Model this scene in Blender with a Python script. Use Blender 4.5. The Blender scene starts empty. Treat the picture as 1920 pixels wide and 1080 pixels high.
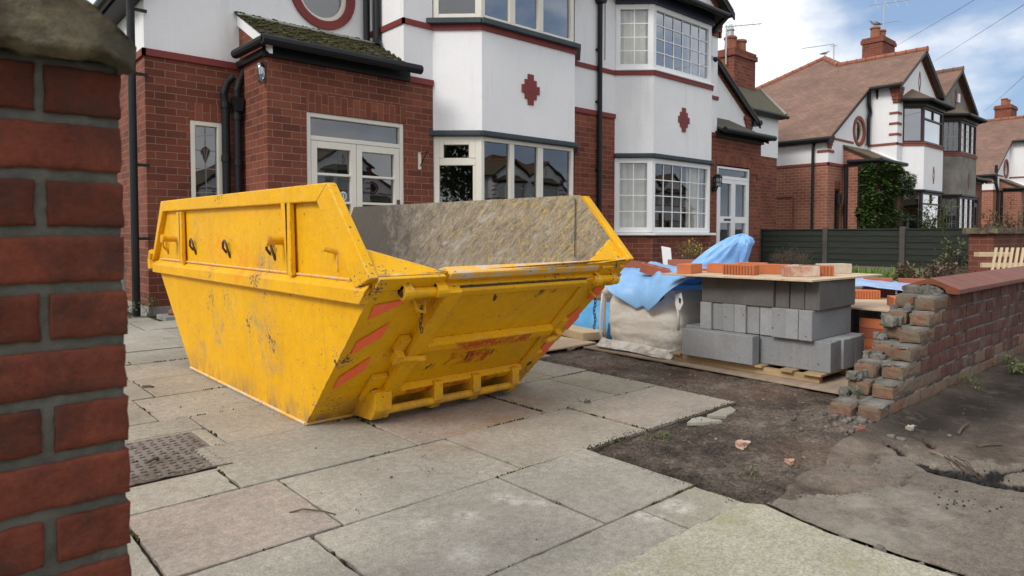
import bpy, bmesh, math, random
from mathutils import Vector, Matrix, noise as mnoise
random.seed(7)
R = math.radians
SC = bpy.context.scene
COL = SC.collection

# ------------------------------------------------------------------ camera
cam_d = bpy.data.cameras.new("camera")
cam = bpy.data.objects.new("camera", cam_d)
COL.objects.link(cam)
SC.camera = cam
YAW = R(48.4238); PIT = R(2.0618)
fwd = Vector((math.cos(YAW)*math.cos(PIT), math.sin(YAW)*math.cos(PIT), -math.sin(PIT)))
cam.location = (0, 0, 1.0)
cam.rotation_euler = fwd.to_track_quat('-Z', 'Y').to_euler()
cam_d.sensor_width = 36.0
cam_d.lens = 36.0*1250/1920
cam_d.shift_y = -55/1920
cam_d.clip_start = 0.05
cam_d.clip_end = 600
cam_d.dof.use_dof = True
cam_d.dof.focus_distance = 4.6
cam_d.dof.aperture_fstop = 6.3

# ------------------------------------------------------------------ sky, sun, exposure
SUN = Vector((-0.80, -0.05, 0.62)).normalized()      # direction the light comes from
W = bpy.data.worlds.new("World"); SC.world = W; W.use_nodes = True
wn = W.node_tree
bg = wn.nodes["Background"]
bg.inputs[1].default_value = 0.148
sky = wn.nodes.new("ShaderNodeTexSky"); sky.sky_type = 'NISHITA'; sky.sun_disc = False
sky.sun_elevation = math.asin(SUN.z); sky.sun_rotation = math.atan2(SUN.x, SUN.y) % (2*math.pi)
sky.air_density = 1.0; sky.dust_density = 1.5
wc = wn.nodes.new("ShaderNodeTexCoord")
wm = wn.nodes.new("ShaderNodeMapping"); wm.inputs['Scale'].default_value = (1.0, 1.0, 2.2)
wm.inputs['Location'].default_value = (0.35, 0.1, 0.0)
wn.links.new(wc.outputs['Generated'], wm.inputs['Vector'])
wno = wn.nodes.new("ShaderNodeTexNoise"); wno.inputs['Scale'].default_value = 3.1
wno.inputs['Detail'].default_value = 9; wno.inputs['Roughness'].default_value = 0.52
wn.links.new(wm.outputs[0], wno.inputs['Vector'])
wdot = wn.nodes.new("ShaderNodeVectorMath"); wdot.operation = 'DOT_PRODUCT'
wn.links.new(wc.outputs['Generated'], wdot.inputs[0])
wdot.inputs[1].default_value = Vector((0.94, 0.17, 0.29)).normalized()
wr0 = wn.nodes.new("ShaderNodeMapRange")
wr0.inputs[1].default_value = 0.955; wr0.inputs[2].default_value = 0.992; wr0.inputs[3].default_value = 0.34; wr0.inputs[4].default_value = -0.04
wn.links.new(wdot.outputs['Value'], wr0.inputs[0])
wd2 = wn.nodes.new("ShaderNodeVectorMath"); wd2.operation = 'DOT_PRODUCT'
wn.links.new(wc.outputs['Generated'], wd2.inputs[0]); wd2.inputs[1].default_value = Vector((0.72, -0.63, 0.30)).normalized()
wr3 = wn.nodes.new("ShaderNodeMapRange"); wr3.inputs[1].default_value = 0.86; wr3.inputs[2].default_value = 0.97; wr3.inputs[3].default_value = 0.0; wr3.inputs[4].default_value = -0.34
wn.links.new(wd2.outputs['Value'], wr3.inputs[0])
wad0 = wn.nodes.new("ShaderNodeMath"); wad0.operation = 'ADD'
wn.links.new(wr0.outputs[0], wad0.inputs[0]); wn.links.new(wr3.outputs[0], wad0.inputs[1])
wad = wn.nodes.new("ShaderNodeMath"); wad.operation = 'ADD'
wn.links.new(wno.outputs[0], wad.inputs[0]); wn.links.new(wad0.outputs[0], wad.inputs[1])
wrp = wn.nodes.new("ShaderNodeMapRange"); wrp.interpolation_type = 'SMOOTHSTEP'
wrp.inputs[1].default_value = 0.42; wrp.inputs[2].default_value = 0.66
wn.links.new(wad.outputs[0], wrp.inputs[0])
wn2 = wn.nodes.new("ShaderNodeTexNoise"); wn2.inputs['Scale'].default_value = 5.0; wn2.inputs['Detail'].default_value = 6
wn.links.new(wm.outputs[0], wn2.inputs['Vector'])
wcl = wn.nodes.new("ShaderNodeMixRGB")
wcl.inputs[1].default_value = (5.8, 5.95, 6.2, 1); wcl.inputs[2].default_value = (7.4, 7.4, 7.45, 1)
wr2 = wn.nodes.new("ShaderNodeMapRange"); wr2.inputs[1].default_value = 0.38; wr2.inputs[2].default_value = 0.6
wn.links.new(wn2.outputs[0], wr2.inputs[0]); wn.links.new(wr2.outputs[0], wcl.inputs[0])
wsb = wn.nodes.new("ShaderNodeMixRGB"); wsb.blend_type = 'MIX'; wsb.inputs[0].default_value = 0.75
wn.links.new(sky.outputs[0], wsb.inputs[1]); wsb.inputs[2].default_value = (1.75, 2.6, 4.1, 1)
wmx = wn.nodes.new("ShaderNodeMixRGB")
wn.links.new(wrp.outputs[0], wmx.inputs[0]); wn.links.new(wsb.outputs[0], wmx.inputs[1]); wn.links.new(wcl.outputs[0], wmx.inputs[2])
wn.links.new(wmx.outputs[0], bg.inputs[0])
sd = bpy.data.lights.new("sun", 'SUN'); sd.energy = 2.05; sd.angle = R(20); sd.color = (1.0, 0.94, 0.86)
so = bpy.data.objects.new("sun", sd); COL.objects.link(so)
so.rotation_euler = (-SUN).to_track_quat('-Z', 'Y').to_euler(); so.location = (-10, 5, 20)
SC.view_settings.view_transform = 'Standard'; SC.view_settings.look = 'None'
SC.view_settings.gamma = 1.0; SC.view_settings.exposure = 0.14
SC.cycles.max_bounces = 6; SC.cycles.transparent_max_bounces = 10
SC.cycles.sample_clamp_indirect = 4.0
SC.cycles.use_denoising = True

# ------------------------------------------------------------------ material helpers
class NT:
    def __init__(s, name):
        s.mat = bpy.data.materials.new(name); s.mat.use_nodes = True
        s.t = s.mat.node_tree; s.b = s.t.nodes["Principled BSDF"]
        s.out = s.t.nodes["Material Output"]
        s.tc = None; s.geo = None; s.oi = None
    def n(s, typ, ins=None, **props):
        nd = s.t.nodes.new("ShaderNode"+typ)
        for k, v in props.items(): setattr(nd, k, v)
        for k, v in (ins or {}).items(): s.put(nd.inputs[k], v)
        return nd
    def put(s, sock, v):
        if isinstance(v, bpy.types.NodeSocket): s.t.links.new(v, sock)
        elif isinstance(v, (tuple, list)) and len(v) == 3 and sock.type == 'RGBA': sock.default_value = (*v, 1)
        else: sock.default_value = v
    def co(s, which):
        if s.tc is None: s.tc = s.n("TexCoord")
        return s.tc.outputs[which]
    def island(s):
        if s.geo is None: s.geo = s.n("NewGeometry")
        return s.geo.outputs['Random Per Island']
    def pos(s):
        if s.geo is None: s.geo = s.n("NewGeometry")
        return s.geo.outputs['Position']
    def orand(s):
        if s.oi is None: s.oi = s.n("ObjectInfo")
        return s.oi.outputs['Random']
    def scale(s, vec, sc, loc=(0, 0, 0), rot=(0, 0, 0)):
        return s.n("Mapping", {'Vector': vec, 'Scale': sc, 'Location': loc, 'Rotation': rot}).outputs[0]
    def noise(s, vec, sc, det=4, ro=0.55, dist=0.0):
        return s.n("TexNoise", {'Vector': vec, 'Scale': sc, 'Detail': det, 'Roughness': ro, 'Distortion': dist}).outputs[0]
    def rng(s, v, a, b, c=0.0, d=1.0, smooth=False):
        nd = s.n("MapRange", {0: v, 1: a, 2: b, 3: c, 4: d})
        if smooth: nd.interpolation_type = 'SMOOTHSTEP'
        return nd.outputs[0]
    def math(s, op, a, b=0.0):
        return s.n("Math", {0: a, 1: b}, operation=op).outputs[0]
    def mix(s, f, a, b, mode='MIX'):
        return s.n("MixRGB", {0: f, 1: a, 2: b}, blend_type=mode).outputs[0]
    def hsv(s, col, h=0.5, sa=1.0, v=1.0):
        return s.n("HueSaturation", {'Hue': h, 'Saturation': sa, 'Value': v, 'Color': col}).outputs[0]
    def blobs(s, vec, pts):
        acc = None
        for x, y, z, r in pts:
            d = s.n("VectorMath", {0: vec, 1: (x, y, z)}, operation='DISTANCE').outputs['Value']
            v = s.rng(d, r, r*.15, 0, 1, True)
            acc = v if acc is None else s.math('MAXIMUM', acc, v)
        return acc
    def bump(s, h, strength, dist):
        s.put(s.b.inputs['Normal'], s.n("Bump", {'Strength': strength, 'Distance': dist, 'Height': h}).outputs[0])
    def set(s, **k):
        for a, v in k.items(): s.put(s.b.inputs[a.replace('_', ' ')], v)
        return s
MATS = {}
def plain(name, col, var=0.25, sc=3.0, fine=40.0, rough=0.8, bump=0.25, bd=0.004, island=0.0, orand=0.0, dirt=None, dsc=1.5, dlo=0.55, dhi=0.75, spec=0.3, metal=0.0, stretch=(1, 1, 1)):
    m = NT(name); c = m.scale(m.co('Object'), stretch)
    a = m.noise(c, sc, 5); f = m.noise(c, fine, 6, 0.65)
    v = m.math('ADD', m.rng(a, 0.25, 0.75, 1-var, 1+var), m.rng(f, 0.3, 0.7, -var*0.5, var*0.5))
    if island: v = m.math('MULTIPLY', v, m.rng(m.island(), 0, 1, 1-island, 1+island))
    if orand: v = m.math('MULTIPLY', v, m.rng(m.orand(), 0, 1, 1-orand, 1+orand))
    colr = m.hsv(col, v=v)
    if dirt is not None:
        d = m.noise(c, dsc, 8, 0.65, 0.4)
        colr = m.mix(m.rng(d, dlo, dhi, 0, 0.85), colr, dirt)
    m.set(Base_Color=colr, Roughness=rough, Metallic=metal)
    m.b.inputs['Specular IOR Level'].default_value = spec
    if bump: m.bump(f, bump, bd)
    MATS[name] = m.mat
    return m.mat
def brickmat(name, c1, c2, mortar, bw=0.246, bh=0.0925, msz=0.009, stain=(0.05, 0.03, 0.025), rot=False, bstr=0.5):
    m = NT(name); uv = m.co('UV')
    if rot: uv = m.scale(uv, (1, 1, 1), rot=(0, 0, R(90)))
    br = m.n("TexBrick", {'Vector': uv, 'Color1': (1, 1, 1), 'Color2': (0, 0, 0), 'Mortar': (0.5, 0.5, 0.5), 'Scale': 1.0,
                          'Mortar Size': msz*0.5, 'Mortar Smooth': 0.15, 'Bias': 0.0, 'Brick Width': bw, 'Row Height': bh})
    n1 = m.noise(uv, 1.1, 5); n2 = m.noise(uv, 55, 6, 0.7); n3 = m.noise(m.scale(uv, (1, 1, 1), (3.1, 7.7, 0)), 9.0, 6, 0.7)
    base = m.mix(m.rng(m.n("SeparateColor", {0: br.outputs[0]}).outputs[0], 0, 1), c1, c2)
    base = m.hsv(base, v=m.math('MULTIPLY', m.rng(n1, 0.3, 0.7, 0.75, 1.2), m.rng(n2, 0.25, 0.75, 0.75, 1.25)))
    base = m.mix(m.rng(n3, 0.55, 0.75, 0, 0.55), base, stain)
    mc = m.hsv(mortar, v=m.rng(n2, 0.3, 0.7, 0.7, 1.2))
    col = m.mix(br.outputs[1], base, mc)
    h = m.math('ADD', m.math('MULTIPLY', br.outputs[1], -1.0), m.math('MULTIPLY', n2, 0.35))
    m.bump(h, bstr, 0.008)
    m.set(Base_Color=col, Roughness=0.86)
    m.b.inputs['Specular IOR Level'].default_value = 0.25
    MATS[name] = m.mat
    return m.mat
def tilemat(name, c1, c2, moss, mossamt, tw=0.19, th=0.125):
    m = NT(name); uv = m.co('UV')
    br = m.n("TexBrick", {'Vector': uv, 'Color1': (1, 1, 1), 'Color2': (0, 0, 0), 'Mortar': (0, 0, 0), 'Scale': 1.0,
                          'Mortar Size': 0.006, 'Mortar Smooth': 0.3, 'Brick Width': tw, 'Row Height': th})
    sx = m.n("SeparateXYZ", {0: uv}).outputs[1]
    saw = m.math('FRACT', m.math('DIVIDE', sx, th))
    n1 = m.noise(uv, 0.9, 6, 0.6); n2 = m.noise(uv, 30, 6, 0.7); n3 = m.noise(uv, 4.5, 7, 0.7)
    base = m.mix(m.n("SeparateColor", {0: br.outputs[0]}).outputs[0], c1, c2)
    base = m.hsv(base, v=m.math('MULTIPLY', m.rng(n1, 0.3, 0.7, 0.7, 1.25), m.rng(n2, 0.25, 0.75, 0.7, 1.3)))
    base = m.mix(m.math('MULTIPLY', m.rng(n3, 0.62-mossamt*0.3, 0.78-mossamt*0.3, 0, 1), 0.85), base, moss)
    base = m.mix(m.math('MULTIPLY', br.outputs[1], 0.75), base, (0.03, 0.025, 0.02))
    h = m.math('ADD', m.math('MULTIPLY', saw, -1.0), m.math('MULTIPLY', n2, 0.3))
    m.bump(h, 0.7, 0.02)
    m.set(Base_Color=base, Roughness=0.9)
    MATS[name] = m.mat
    return m.mat

brickmat('red_brick', (0.225, 0.070, 0.042), (0.135, 0.043, 0.030), (0.30, 0.205, 0.155), msz=0.007)
brickmat('red_brick_soldier', (0.25, 0.078, 0.043), (0.17, 0.05, 0.032), (0.28, 0.19, 0.145), msz=0.007, rot=True, bw=0.246, bh=0.0925)
brickmat('pale_brick', (0.34, 0.135, 0.088), (0.27, 0.10, 0.068), (0.44, 0.33, 0.26), msz=0.013, stain=(0.2, 0.08, 0.06))
brickmat('dark_brick', (0.17, 0.055, 0.036), (0.11, 0.036, 0.026), (0.22, 0.15, 0.11))
tilemat('orange_tiles', (0.235, 0.132, 0.098), (0.170, 0.096, 0.073), (0.15, 0.105, 0.065), 0.42)
tilemat('brown_tiles', (0.20, 0.10, 0.062), (0.12, 0.066, 0.045), (0.10, 0.088, 0.045), 0.85)
tilemat('dark_tiles', (0.10, 0.072, 0.055), (0.06, 0.045, 0.036), (0.075, 0.07, 0.04), 1.0)
plain('pantile', (0.085, 0.066, 0.050), 0.5, 5, 50, 0.95, 0.6, 0.01, dirt=(0.055, 0.058, 0.016), dsc=6, dlo=0.43, dhi=0.6)
def rendermat(name, bstr, bsc):
    m = NT(name); p = m.pos()
    big = m.noise(p, .8, 6, .6); st = m.noise(m.scale(p, (5, 5, .45)), 1.0, 7, .7); f = m.noise(p, bsc, 7, .7); md = m.noise(p, 9, 6, .6)
    c = m.hsv((0.825, 0.83, 0.855), v=m.math('MULTIPLY', m.rng(big, .3, .7, .95, 1.03), m.rng(f, .25, .75, .95, 1.04)))
    c = m.mix(m.rng(st, .54, .80, 0, .38), c, (.53, .525, .50))
    c = m.mix(m.rng(m.noise(m.scale(p, (1, 1, 1), (4, 9, 2)), 2.1, 8, .7), .62, .72, 0, .22), c, (.62, .62, .60))
    m.set(Base_Color=c, Roughness=.92); m.bump(m.math('ADD', f, m.math('MULTIPLY', md, .8)), bstr, .009); MATS[name] = m.mat
rendermat('white_render', .6, 60); rendermat('rough_render', .95, 42)
plain('pebble_dash', (0.22, 0.205, 0.18), 0.35, 2, 60, 0.95, 0.9, 0.012)
plain('red_paint', (0.20, 0.038, 0.036), 0.12, 3, 50, 0.6, 0.2, 0.003)
plain('faded_red', (0.24, 0.075, 0.055), 0.15, 3, 50, 0.7, 0.2, 0.003)
plain('black_paint', (0.010, 0.011, 0.014), 0.2, 5, 40, 0.5, 0.15, 0.002, spec=0.3)
plain('lead_grey', (0.045, 0.06, 0.07), 0.2, 5, 40, 0.55, 0.15, 0.003)
plain('cement_grey', (0.28, 0.27, 0.25), 0.25, 5, 40, 0.9, 0.4, 0.005)
plain('cream_paint', (0.72, 0.69, 0.62), 0.06, 2, 30, 0.45, 0.1, 0.002, spec=0.4)
plain('white_plastic', (0.82, 0.83, 0.84), 0.03, 2, 30, 0.3, 0.03, 0.001, spec=0.5)
plain('brown_frame', (0.045, 0.028, 0.025), 0.2, 3, 30, 0.45, 0.1, 0.002)
plain('navy_fascia', (0.02, 0.025, 0.05), 0.1, 3, 30, 0.4, 0.05, 0.002)
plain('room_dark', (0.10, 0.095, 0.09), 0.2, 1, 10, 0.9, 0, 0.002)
plain('curtain', (0.62, 0.60, 0.53), 0.1, 3, 30, 0.9, 0.1, 0.002)
plain('net_curtain', (0.80, 0.80, 0.79), 0.06, 3, 30, 0.9, 0.1, 0.002)
plain('terracotta', (0.29, 0.115, 0.072), 0.2, 4, 40, 0.85, 0.2, 0.003, dirt=(0.10, 0.05, 0.04), dsc=3, dlo=0.55, dhi=0.8)
plain('mortar', (0.165, 0.155, 0.14), 0.3, 8, 60, 0.95, 0.7, 0.008, dirt=(0.10, 0.10, 0.085), dsc=7, dlo=.45, dhi=.65)
plain('pier_mortar', (0.100, 0.096, 0.082), 0.3, 8, 60, 0.95, 0.7, 0.008, dirt=(0.07, 0.07, 0.062), dsc=7)
plain('old_stone', (0.155, 0.130, 0.088), 0.55, 9, 60, 0.95, 1.0, 0.012, dirt=(0.055, 0.05, 0.036), dsc=10, dlo=0.42, dhi=0.62)
plain('stone_fragment', (0.30, 0.29, 0.24), 0.25, 5, 60, 0.95, 0.5, 0.006, orand=0.2)
plain('rubble', (0.14, 0.13, 0.115), 0.3, 9, 60, 0.95, 0.6, 0.006, island=0.35)
plain('pebbles', (0.17, 0.145, 0.12), 0.3, 9, 60, 0.95, 0.4, 0.004, island=0.75)
m = NT('concrete_block'); c_ = m.co('Object'); rd = m.orand(); sh = m.n("CombineXYZ", {0: m.math('MULTIPLY', rd, 37.0), 1: m.math('MULTIPLY', rd, 71.0), 2: 0.0}).outputs[0]
p = m.n("VectorMath", {0: c_, 1: sh}, operation='ADD').outputs[0]
a = m.noise(p, 3, 6, .6); f = m.noise(p, 90, 7, .75); pit = m.math('MULTIPLY', m.rng(m.noise(p, 42, 2, .4), .735, .765), 1.0); lines = m.noise(m.scale(p, (30, 30, 1.2)), 1.0, 4, .6)
c = m.hsv((0.27, 0.28, 0.295), v=m.math('MULTIPLY', m.math('MULTIPLY', m.rng(a, .3, .7, .84, 1.12), m.rng(f, .3, .7, .82, 1.16)), m.rng(rd, 0, 1, .84, 1.14)))
c = m.mix(m.rng(lines, .5, .75, 0, .25), c, (.36, .36, .365)); c = m.mix(m.rng(m.noise(p, 5, 8, .72), .56, .74, 0, .5), c, (.17, .165, .16)); c = m.mix(pit, c, (.06, .06, .062))
m.set(Base_Color=c, Roughness=.93); m.b.inputs['Specular IOR Level'].default_value = .2; m.bump(m.math('SUBTRACT', f, m.math('MULTIPLY', pit, 3.0)), .7, .004); MATS['concrete_block'] = m.mat
plain('dark_block', (0.105, 0.10, 0.095), 0.25, 3, 70, 0.92, 0.6, 0.004, orand=0.12, dirt=(0.16, 0.155, 0.15), dsc=4, dlo=.5, dhi=.75)  # darker grey block colour, used for the top row
plain('plywood', (0.52, 0.40, 0.28), 0.12, 2, 60, 0.75, 0.2, 0.002, dirt=(0.30, 0.22, 0.15), dsc=2.2, dlo=0.52, dhi=0.8, stretch=(1, 6, 1))
plain('plywood_dusty', (0.36, 0.28, 0.21), 0.2, 2, 60, 0.85, 0.2, 0.002, dirt=(0.19, 0.145, 0.11), dsc=2.2, dlo=0.42, dhi=0.75, stretch=(1, 3, 1))
plain('pallet_wood', (0.40, 0.29, 0.165), 0.25, 3, 40, 0.85, 0.35, 0.003, island=0.18, dirt=(0.20, 0.15, 0.10), dsc=4, dlo=0.5, dhi=0.8, stretch=(6, 1, 6))
plain('pale_timber', (0.55, 0.43, 0.28), 0.15, 3, 40, 0.8, 0.25, 0.003, island=0.12)
plain('dark_timber', (0.024, 0.029, 0.024), 0.3, 3, 40, 0.85, 0.4, 0.004, stretch=(2, 1, 12), island=0.12)
plain('post_concrete', (0.075, 0.07, 0.06), 0.25, 3, 40, 0.9, 0.4, 0.004)
plain('board_concrete', (0.17, 0.155, 0.125), 0.25, 3, 40, 0.9, 0.4, 0.004)
plain('orange_brick', (0.46, 0.150, 0.062), 0.10, 8, 120, 0.85, 0.35, 0.002, orand=0.14, dirt=(0.42, 0.20, 0.12), dsc=9, dlo=0.55, dhi=0.8)
plain('new_red_brick', (0.33, 0.105, 0.065), 0.12, 8, 120, 0.85, 0.35, 0.002, orand=0.12, dirt=(0.24, 0.11, 0.09), dsc=9)
plain('dusty_brick', (0.40, 0.20, 0.14), 0.2, 8, 90, 0.9, 0.4, 0.003, dirt=(0.52, 0.46, 0.38), dsc=10, dlo=0.42, dhi=0.62)
plain('cream_brick', (0.50, 0.43, 0.34), 0.15, 8, 90, 0.9, 0.4, 0.003, dirt=(0.35, 0.27, 0.19), dsc=10)
plain('pier_brick', (0.115, 0.029, 0.016), 0.38, 10, 90, 0.9, 0.8, 0.004, island=0.30, dirt=(0.040, 0.022, 0.018), dsc=11, dlo=0.47, dhi=0.70)
plain('wall_brick', (0.105, 0.042, 0.032), 0.3, 9, 70, 0.9, 0.5, 0.004, island=0.14, dirt=(0.15, 0.135, 0.115), dsc=8, dlo=0.50, dhi=0.72)
plain('weathered_brick', (0.205, 0.105, 0.072), 0.35, 12, 60, 0.92, 0.7, 0.006, island=0.2, dirt=(0.125, 0.118, 0.085), dsc=12, dlo=0.40, dhi=0.58)
plain('coping_tile', (0.215, 0.090, 0.072), 0.18, 3, 70, 0.85, 0.4, 0.002, island=0.14, dirt=(0.15, 0.085, 0.07), dsc=4, dlo=.48, dhi=.7)
plain('raw_clay', (0.20, 0.068, 0.034), 0.3, 9, 60, 0.9, 0.5, 0.006)
plain('steel_dark', (0.10, 0.08, 0.065), 0.3, 9, 60, 0.55, 0.3, 0.003, metal=0.5)
plain('galvanised', (0.40, 0.42, 0.44), 0.15, 4, 50, 0.5, 0.1, 0.002, metal=0.3)
plain('manhole_iron', (0.185, 0.165, 0.15), 0.2, 5, 60, 0.7, 0.4, 0.003, dirt=(0.10, 0.078, 0.058), dsc=4, dlo=0.5, dhi=0.65)
plain('asphalt_edge', (0.022, 0.021, 0.02), 0.4, 8, 70, 0.95, 0.8, 0.008)
plain('moss', (0.045, 0.052, 0.012), 0.4, 20, 60, 0.97, 0.6, 0.01)
plain('twig', (0.10, 0.075, 0.055), 0.3, 9, 60, 0.9, 0.3, 0.003)
plain('dry_stem', (0.27, 0.21, 0.14), 0.2, 9, 60, 0.9, 0.3, 0.003)
plain('bird_grey', (0.30, 0.31, 0.33), 0.1, 5, 30, 0.8, 0.1, 0.002)
plain('bird_dark', (0.04, 0.042, 0.045), 0.1, 5, 30, 0.8, 0.1, 0.002)
plain('wire_black', (0.09, 0.09, 0.095), 0.1, 5, 30, 0.6, 0, 0.002)
plain('sticker', (0.70, 0.72, 0.74), 0.05, 5, 30, 0.5, 0, 0.002)

def glass(name, tint=(0.72, 0.76, 0.78), refl=1.0):
    m = NT(name)
    tr = m.n("BsdfTransparent", {'Color': tint}); gl = m.n("BsdfGlossy", {'Color': (0.95, 0.97, 1.0), 'Roughness': 0.012})
    wv = m.noise(m.co('Object'), 1.6, 2)
    bp = m.n("Bump", {'Strength': 0.05, 'Distance': 0.02, 'Height': wv})
    m.put(gl.inputs['Normal'], bp.outputs[0])
    ge = m.n("NewGeometry")
    dt = m.math('ABSOLUTE', m.n("VectorMath", {0: ge.outputs['Normal'], 1: ge.outputs['Incoming']}, operation='DOT_PRODUCT').outputs['Value'])
    sch = m.math('ADD', 0.04, m.math('MULTIPLY', 0.96, m.math('POWER', m.math('SUBTRACT', 1.0, dt), 5.0)))
    fac = m.math('MINIMUM', m.math('ADD', m.math('MULTIPLY', sch, 2.2*refl), 0.07*refl), 1.0)
    mx = m.n("MixShader", {0: fac, 1: tr.outputs[0], 2: gl.outputs[0]})
    m.t.links.new(mx.outputs[0], m.out.inputs['Surface'])
    MATS[name] = m.mat
glass('window_glass', (0.60, 0.64, 0.66)); glass('bright_glass', (0.45, 0.55, 0.66), 2.0); glass('clear_glass', (0.86, 0.88, 0.88), 0.9); glass('frosted_glass', (0.55, 0.58, 0.60), 0.8)

# flagstones: tint per slab, lichen, rain marks, rust, lime smears
m = NT('flagstone'); p = m.pos()
a = m.noise(p, 1.6, 8, 0.66); f = m.noise(p, 150, 6, 0.8); b = m.noise(p, 30, 8, 0.78); h_ = m.noise(p, 6, 8, .7)
ramp = m.n("ValToRGB", {0: m.n('Attribute', attribute_name='tint').outputs['Fac']}); el = ramp.color_ramp.elements
el[0].position = 0; el[0].color = (0.355, 0.325, 0.272, 1); el[1].position = 1; el[1].color = (0.345, 0.292, 0.252, 1)
for ps, c in ((0.2, (0.335, 0.315, 0.268)), (0.42, (0.37, 0.343, 0.292)), (0.62, (0.315, 0.295, 0.238)), (0.8, (0.352, 0.318, 0.268))):
    e = ramp.color_ramp.elements.new(ps); e.color = (*c, 1)
c = m.hsv(ramp.outputs[0], v=m.math('MULTIPLY', m.rng(a, 0.3, 0.7, 0.74, 1.12), m.math('MULTIPLY', m.rng(f, 0.36, 0.64, 0.68, 1.30), m.rng(b, 0.36, 0.64, 0.80, 1.20))))
c = m.mix(m.rng(h_, 0.50, 0.72, 0, 0.34), c, (0.40, 0.375, 0.325))
c = m.mix(m.rng(m.noise(m.scale(p, (1, 1, 1), (5, 2, 0)), 3.2, 8, 0.72), 0.52, 0.70, 0, 0.42), c, (0.225, 0.208, 0.165))
c = m.mix(m.rng(m.noise(m.scale(p, (1, 1, 1), (9, 4, 0)), 1.6, 7, 0.7), 0.57, 0.72, 0, 0.42), c, (0.255, 0.185, 0.145))
c = m.mix(m.rng(m.noise(m.scale(p, (1, 1, 1), (1, 8, 0)), 55, 3, 0.5), 0.70, 0.74, 0, 0.75), c, (0.10, 0.088, 0.072))
sm_ = m.math('MULTIPLY', m.blobs(m.scale(p, (1, 1, 1)), [(1.63, 1.90, 0, .07), (1.66, 1.83, 0, .07), (1.70, 1.76, 0, .05), (1.43, 1.85, 0, .08), (1.28, 1.90, 0, .06), (1.89, 1.44, 0, .07), (1.92, 1.38, 0, .06), (2.06, 1.40, 0, .10), (1.25, 1.62, 0, .10)]), m.rng(m.noise(p, 26, 7, .75), .42, .58))
c = m.mix(m.math('MULTIPLY', sm_, .75), c, (0.60, 0.575, 0.53))
ru = m.math('MULTIPLY', m.blobs(p, [(1.80, 2.53, 0, .16), (1.92, 2.48, 0, .12), (2.30, 2.72, 0, .14), (2.72, 2.90, 0, .22), (2.1, 2.95, 0, .20), (1.5, 3.5, 0, .12)]), m.rng(m.noise(p, 11, 7, .7), .40, .62))
c = m.mix(m.math('MULTIPLY', ru, .6), c, (0.27, 0.165, 0.105))
ol = m.math('MULTIPLY', m.blobs(m.scale(p, (.45, 1.6, 1)), [(.95, 4.30, 0, .14), (1.05, 4.36, 0, .12)]), m.rng(m.noise(p, 14, 6, .7), .38, .6)); c = m.mix(m.math('MULTIPLY', ol, .6), c, (0.36, 0.22, 0.075))
m.set(Base_Color=c, Roughness=0.9); m.b.inputs['Specular IOR Level'].default_value = 0.22
m.bump(m.math('ADD', m.math('MULTIPLY', b, 0.9), m.math('ADD', m.math('MULTIPLY', f, 0.5), m.math('MULTIPLY', h_, 1.6))), 0.6, 0.006); MATS['flagstone'] = m.mat
# soil
m = NT('soil'); p = m.pos()
a = m.noise(p, 1.8, 7, 0.65); f = m.noise(p, 60, 7, 0.75); g = m.noise(p, 9, 7, 0.7)
c = m.mix(m.rng(a, 0.38, 0.62), (0.088, 0.070, 0.057), (0.195, 0.158, 0.130))
dk = m.math('MULTIPLY', m.blobs(p, [(2.45, 1.95, 0, .35), (2.7, 1.75, 0, .42), (2.35, 1.6, 0, .25), (3.3, 2.5, 0, .2), (2.6, 1.45, 0, .2)]), m.rng(m.noise(p, 8, 7, .7), .36, .58)); c = m.mix(m.math('MULTIPLY', dk, .8), c, (0.040, 0.032, 0.026))
c = m.hsv(c, v=m.math('MULTIPLY', m.rng(f, 0.36, 0.64, 0.40, 1.60), m.rng(g, 0.36, 0.64, 0.68, 1.32)))
rd_ = m.math('MULTIPLY', m.blobs(p, [(3.55, 1.35, 0, .16), (4.0, 2.1, 0, .4), (4.1, 2.7, 0, .35), (3.1, 1.35, 0, .3), (3.9, 3.3, 0, .3)]), m.rng(m.noise(p, 13, 8, .75), .42, .6)); c = m.mix(m.math('MULTIPLY', rd_, .6), c, (0.20, 0.105, 0.07))
c = m.mix(m.rng(m.noise(m.scale(p, (1, 1, 1), (7, 3, 0)), 95, 2, 0.5), 0.70, 0.74, 0, 0.8), c, (0.27, 0.24, 0.205))
m.set(Base_Color=c, Roughness=0.97); m.b.inputs['Specular IOR Level'].default_value = 0.15
m.bump(m.math('ADD', f, m.math('MULTIPLY', g, 1.8)), 1.0, 0.016); MATS['soil'] = m.mat
# joints between flags
plain('joint_soil', (0.045, 0.040, 0.026), 0.4, 6, 60, 0.97, 0.6, 0.01, dirt=(0.055, 0.065, 0.02), dsc=5, dlo=0.58, dhi=0.72)
# mossy concrete pavement
m = NT('mossy_concrete'); p = m.pos()
a = m.noise(p, 2.0, 7, 0.65); f = m.noise(p, 120, 7, 0.8); g = m.noise(p, 30, 7, 0.75)
c = m.mix(m.rng(a, 0.35, 0.65), (0.42, 0.395, 0.31), (0.34, 0.325, 0.245))
c = m.hsv(c, v=m.math('MULTIPLY', m.rng(f, 0.34, 0.66, 0.6, 1.4), m.rng(g, 0.34, 0.66, 0.86, 1.14)))
c = m.mix(m.rng(m.noise(m.scale(p, (1, 1, 1), (2, 6, 0)), 3.0, 8, 0.75), 0.50, 0.66, 0, 0.55), c, (0.27, 0.262, 0.125))
c = m.mix(m.rng(m.noise(m.scale(p, (1, 1, 1), (2, 1, 0)), 4.0, 8, 0.75), 0.58, 0.70, 0, 0.6), c, (0.50, 0.48, 0.43))
m.set(Base_Color=c, Roughness=0.92); m.bump(m.math('ADD', f, g), 0.7, 0.006); MATS['mossy_concrete'] = m.mat
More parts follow.
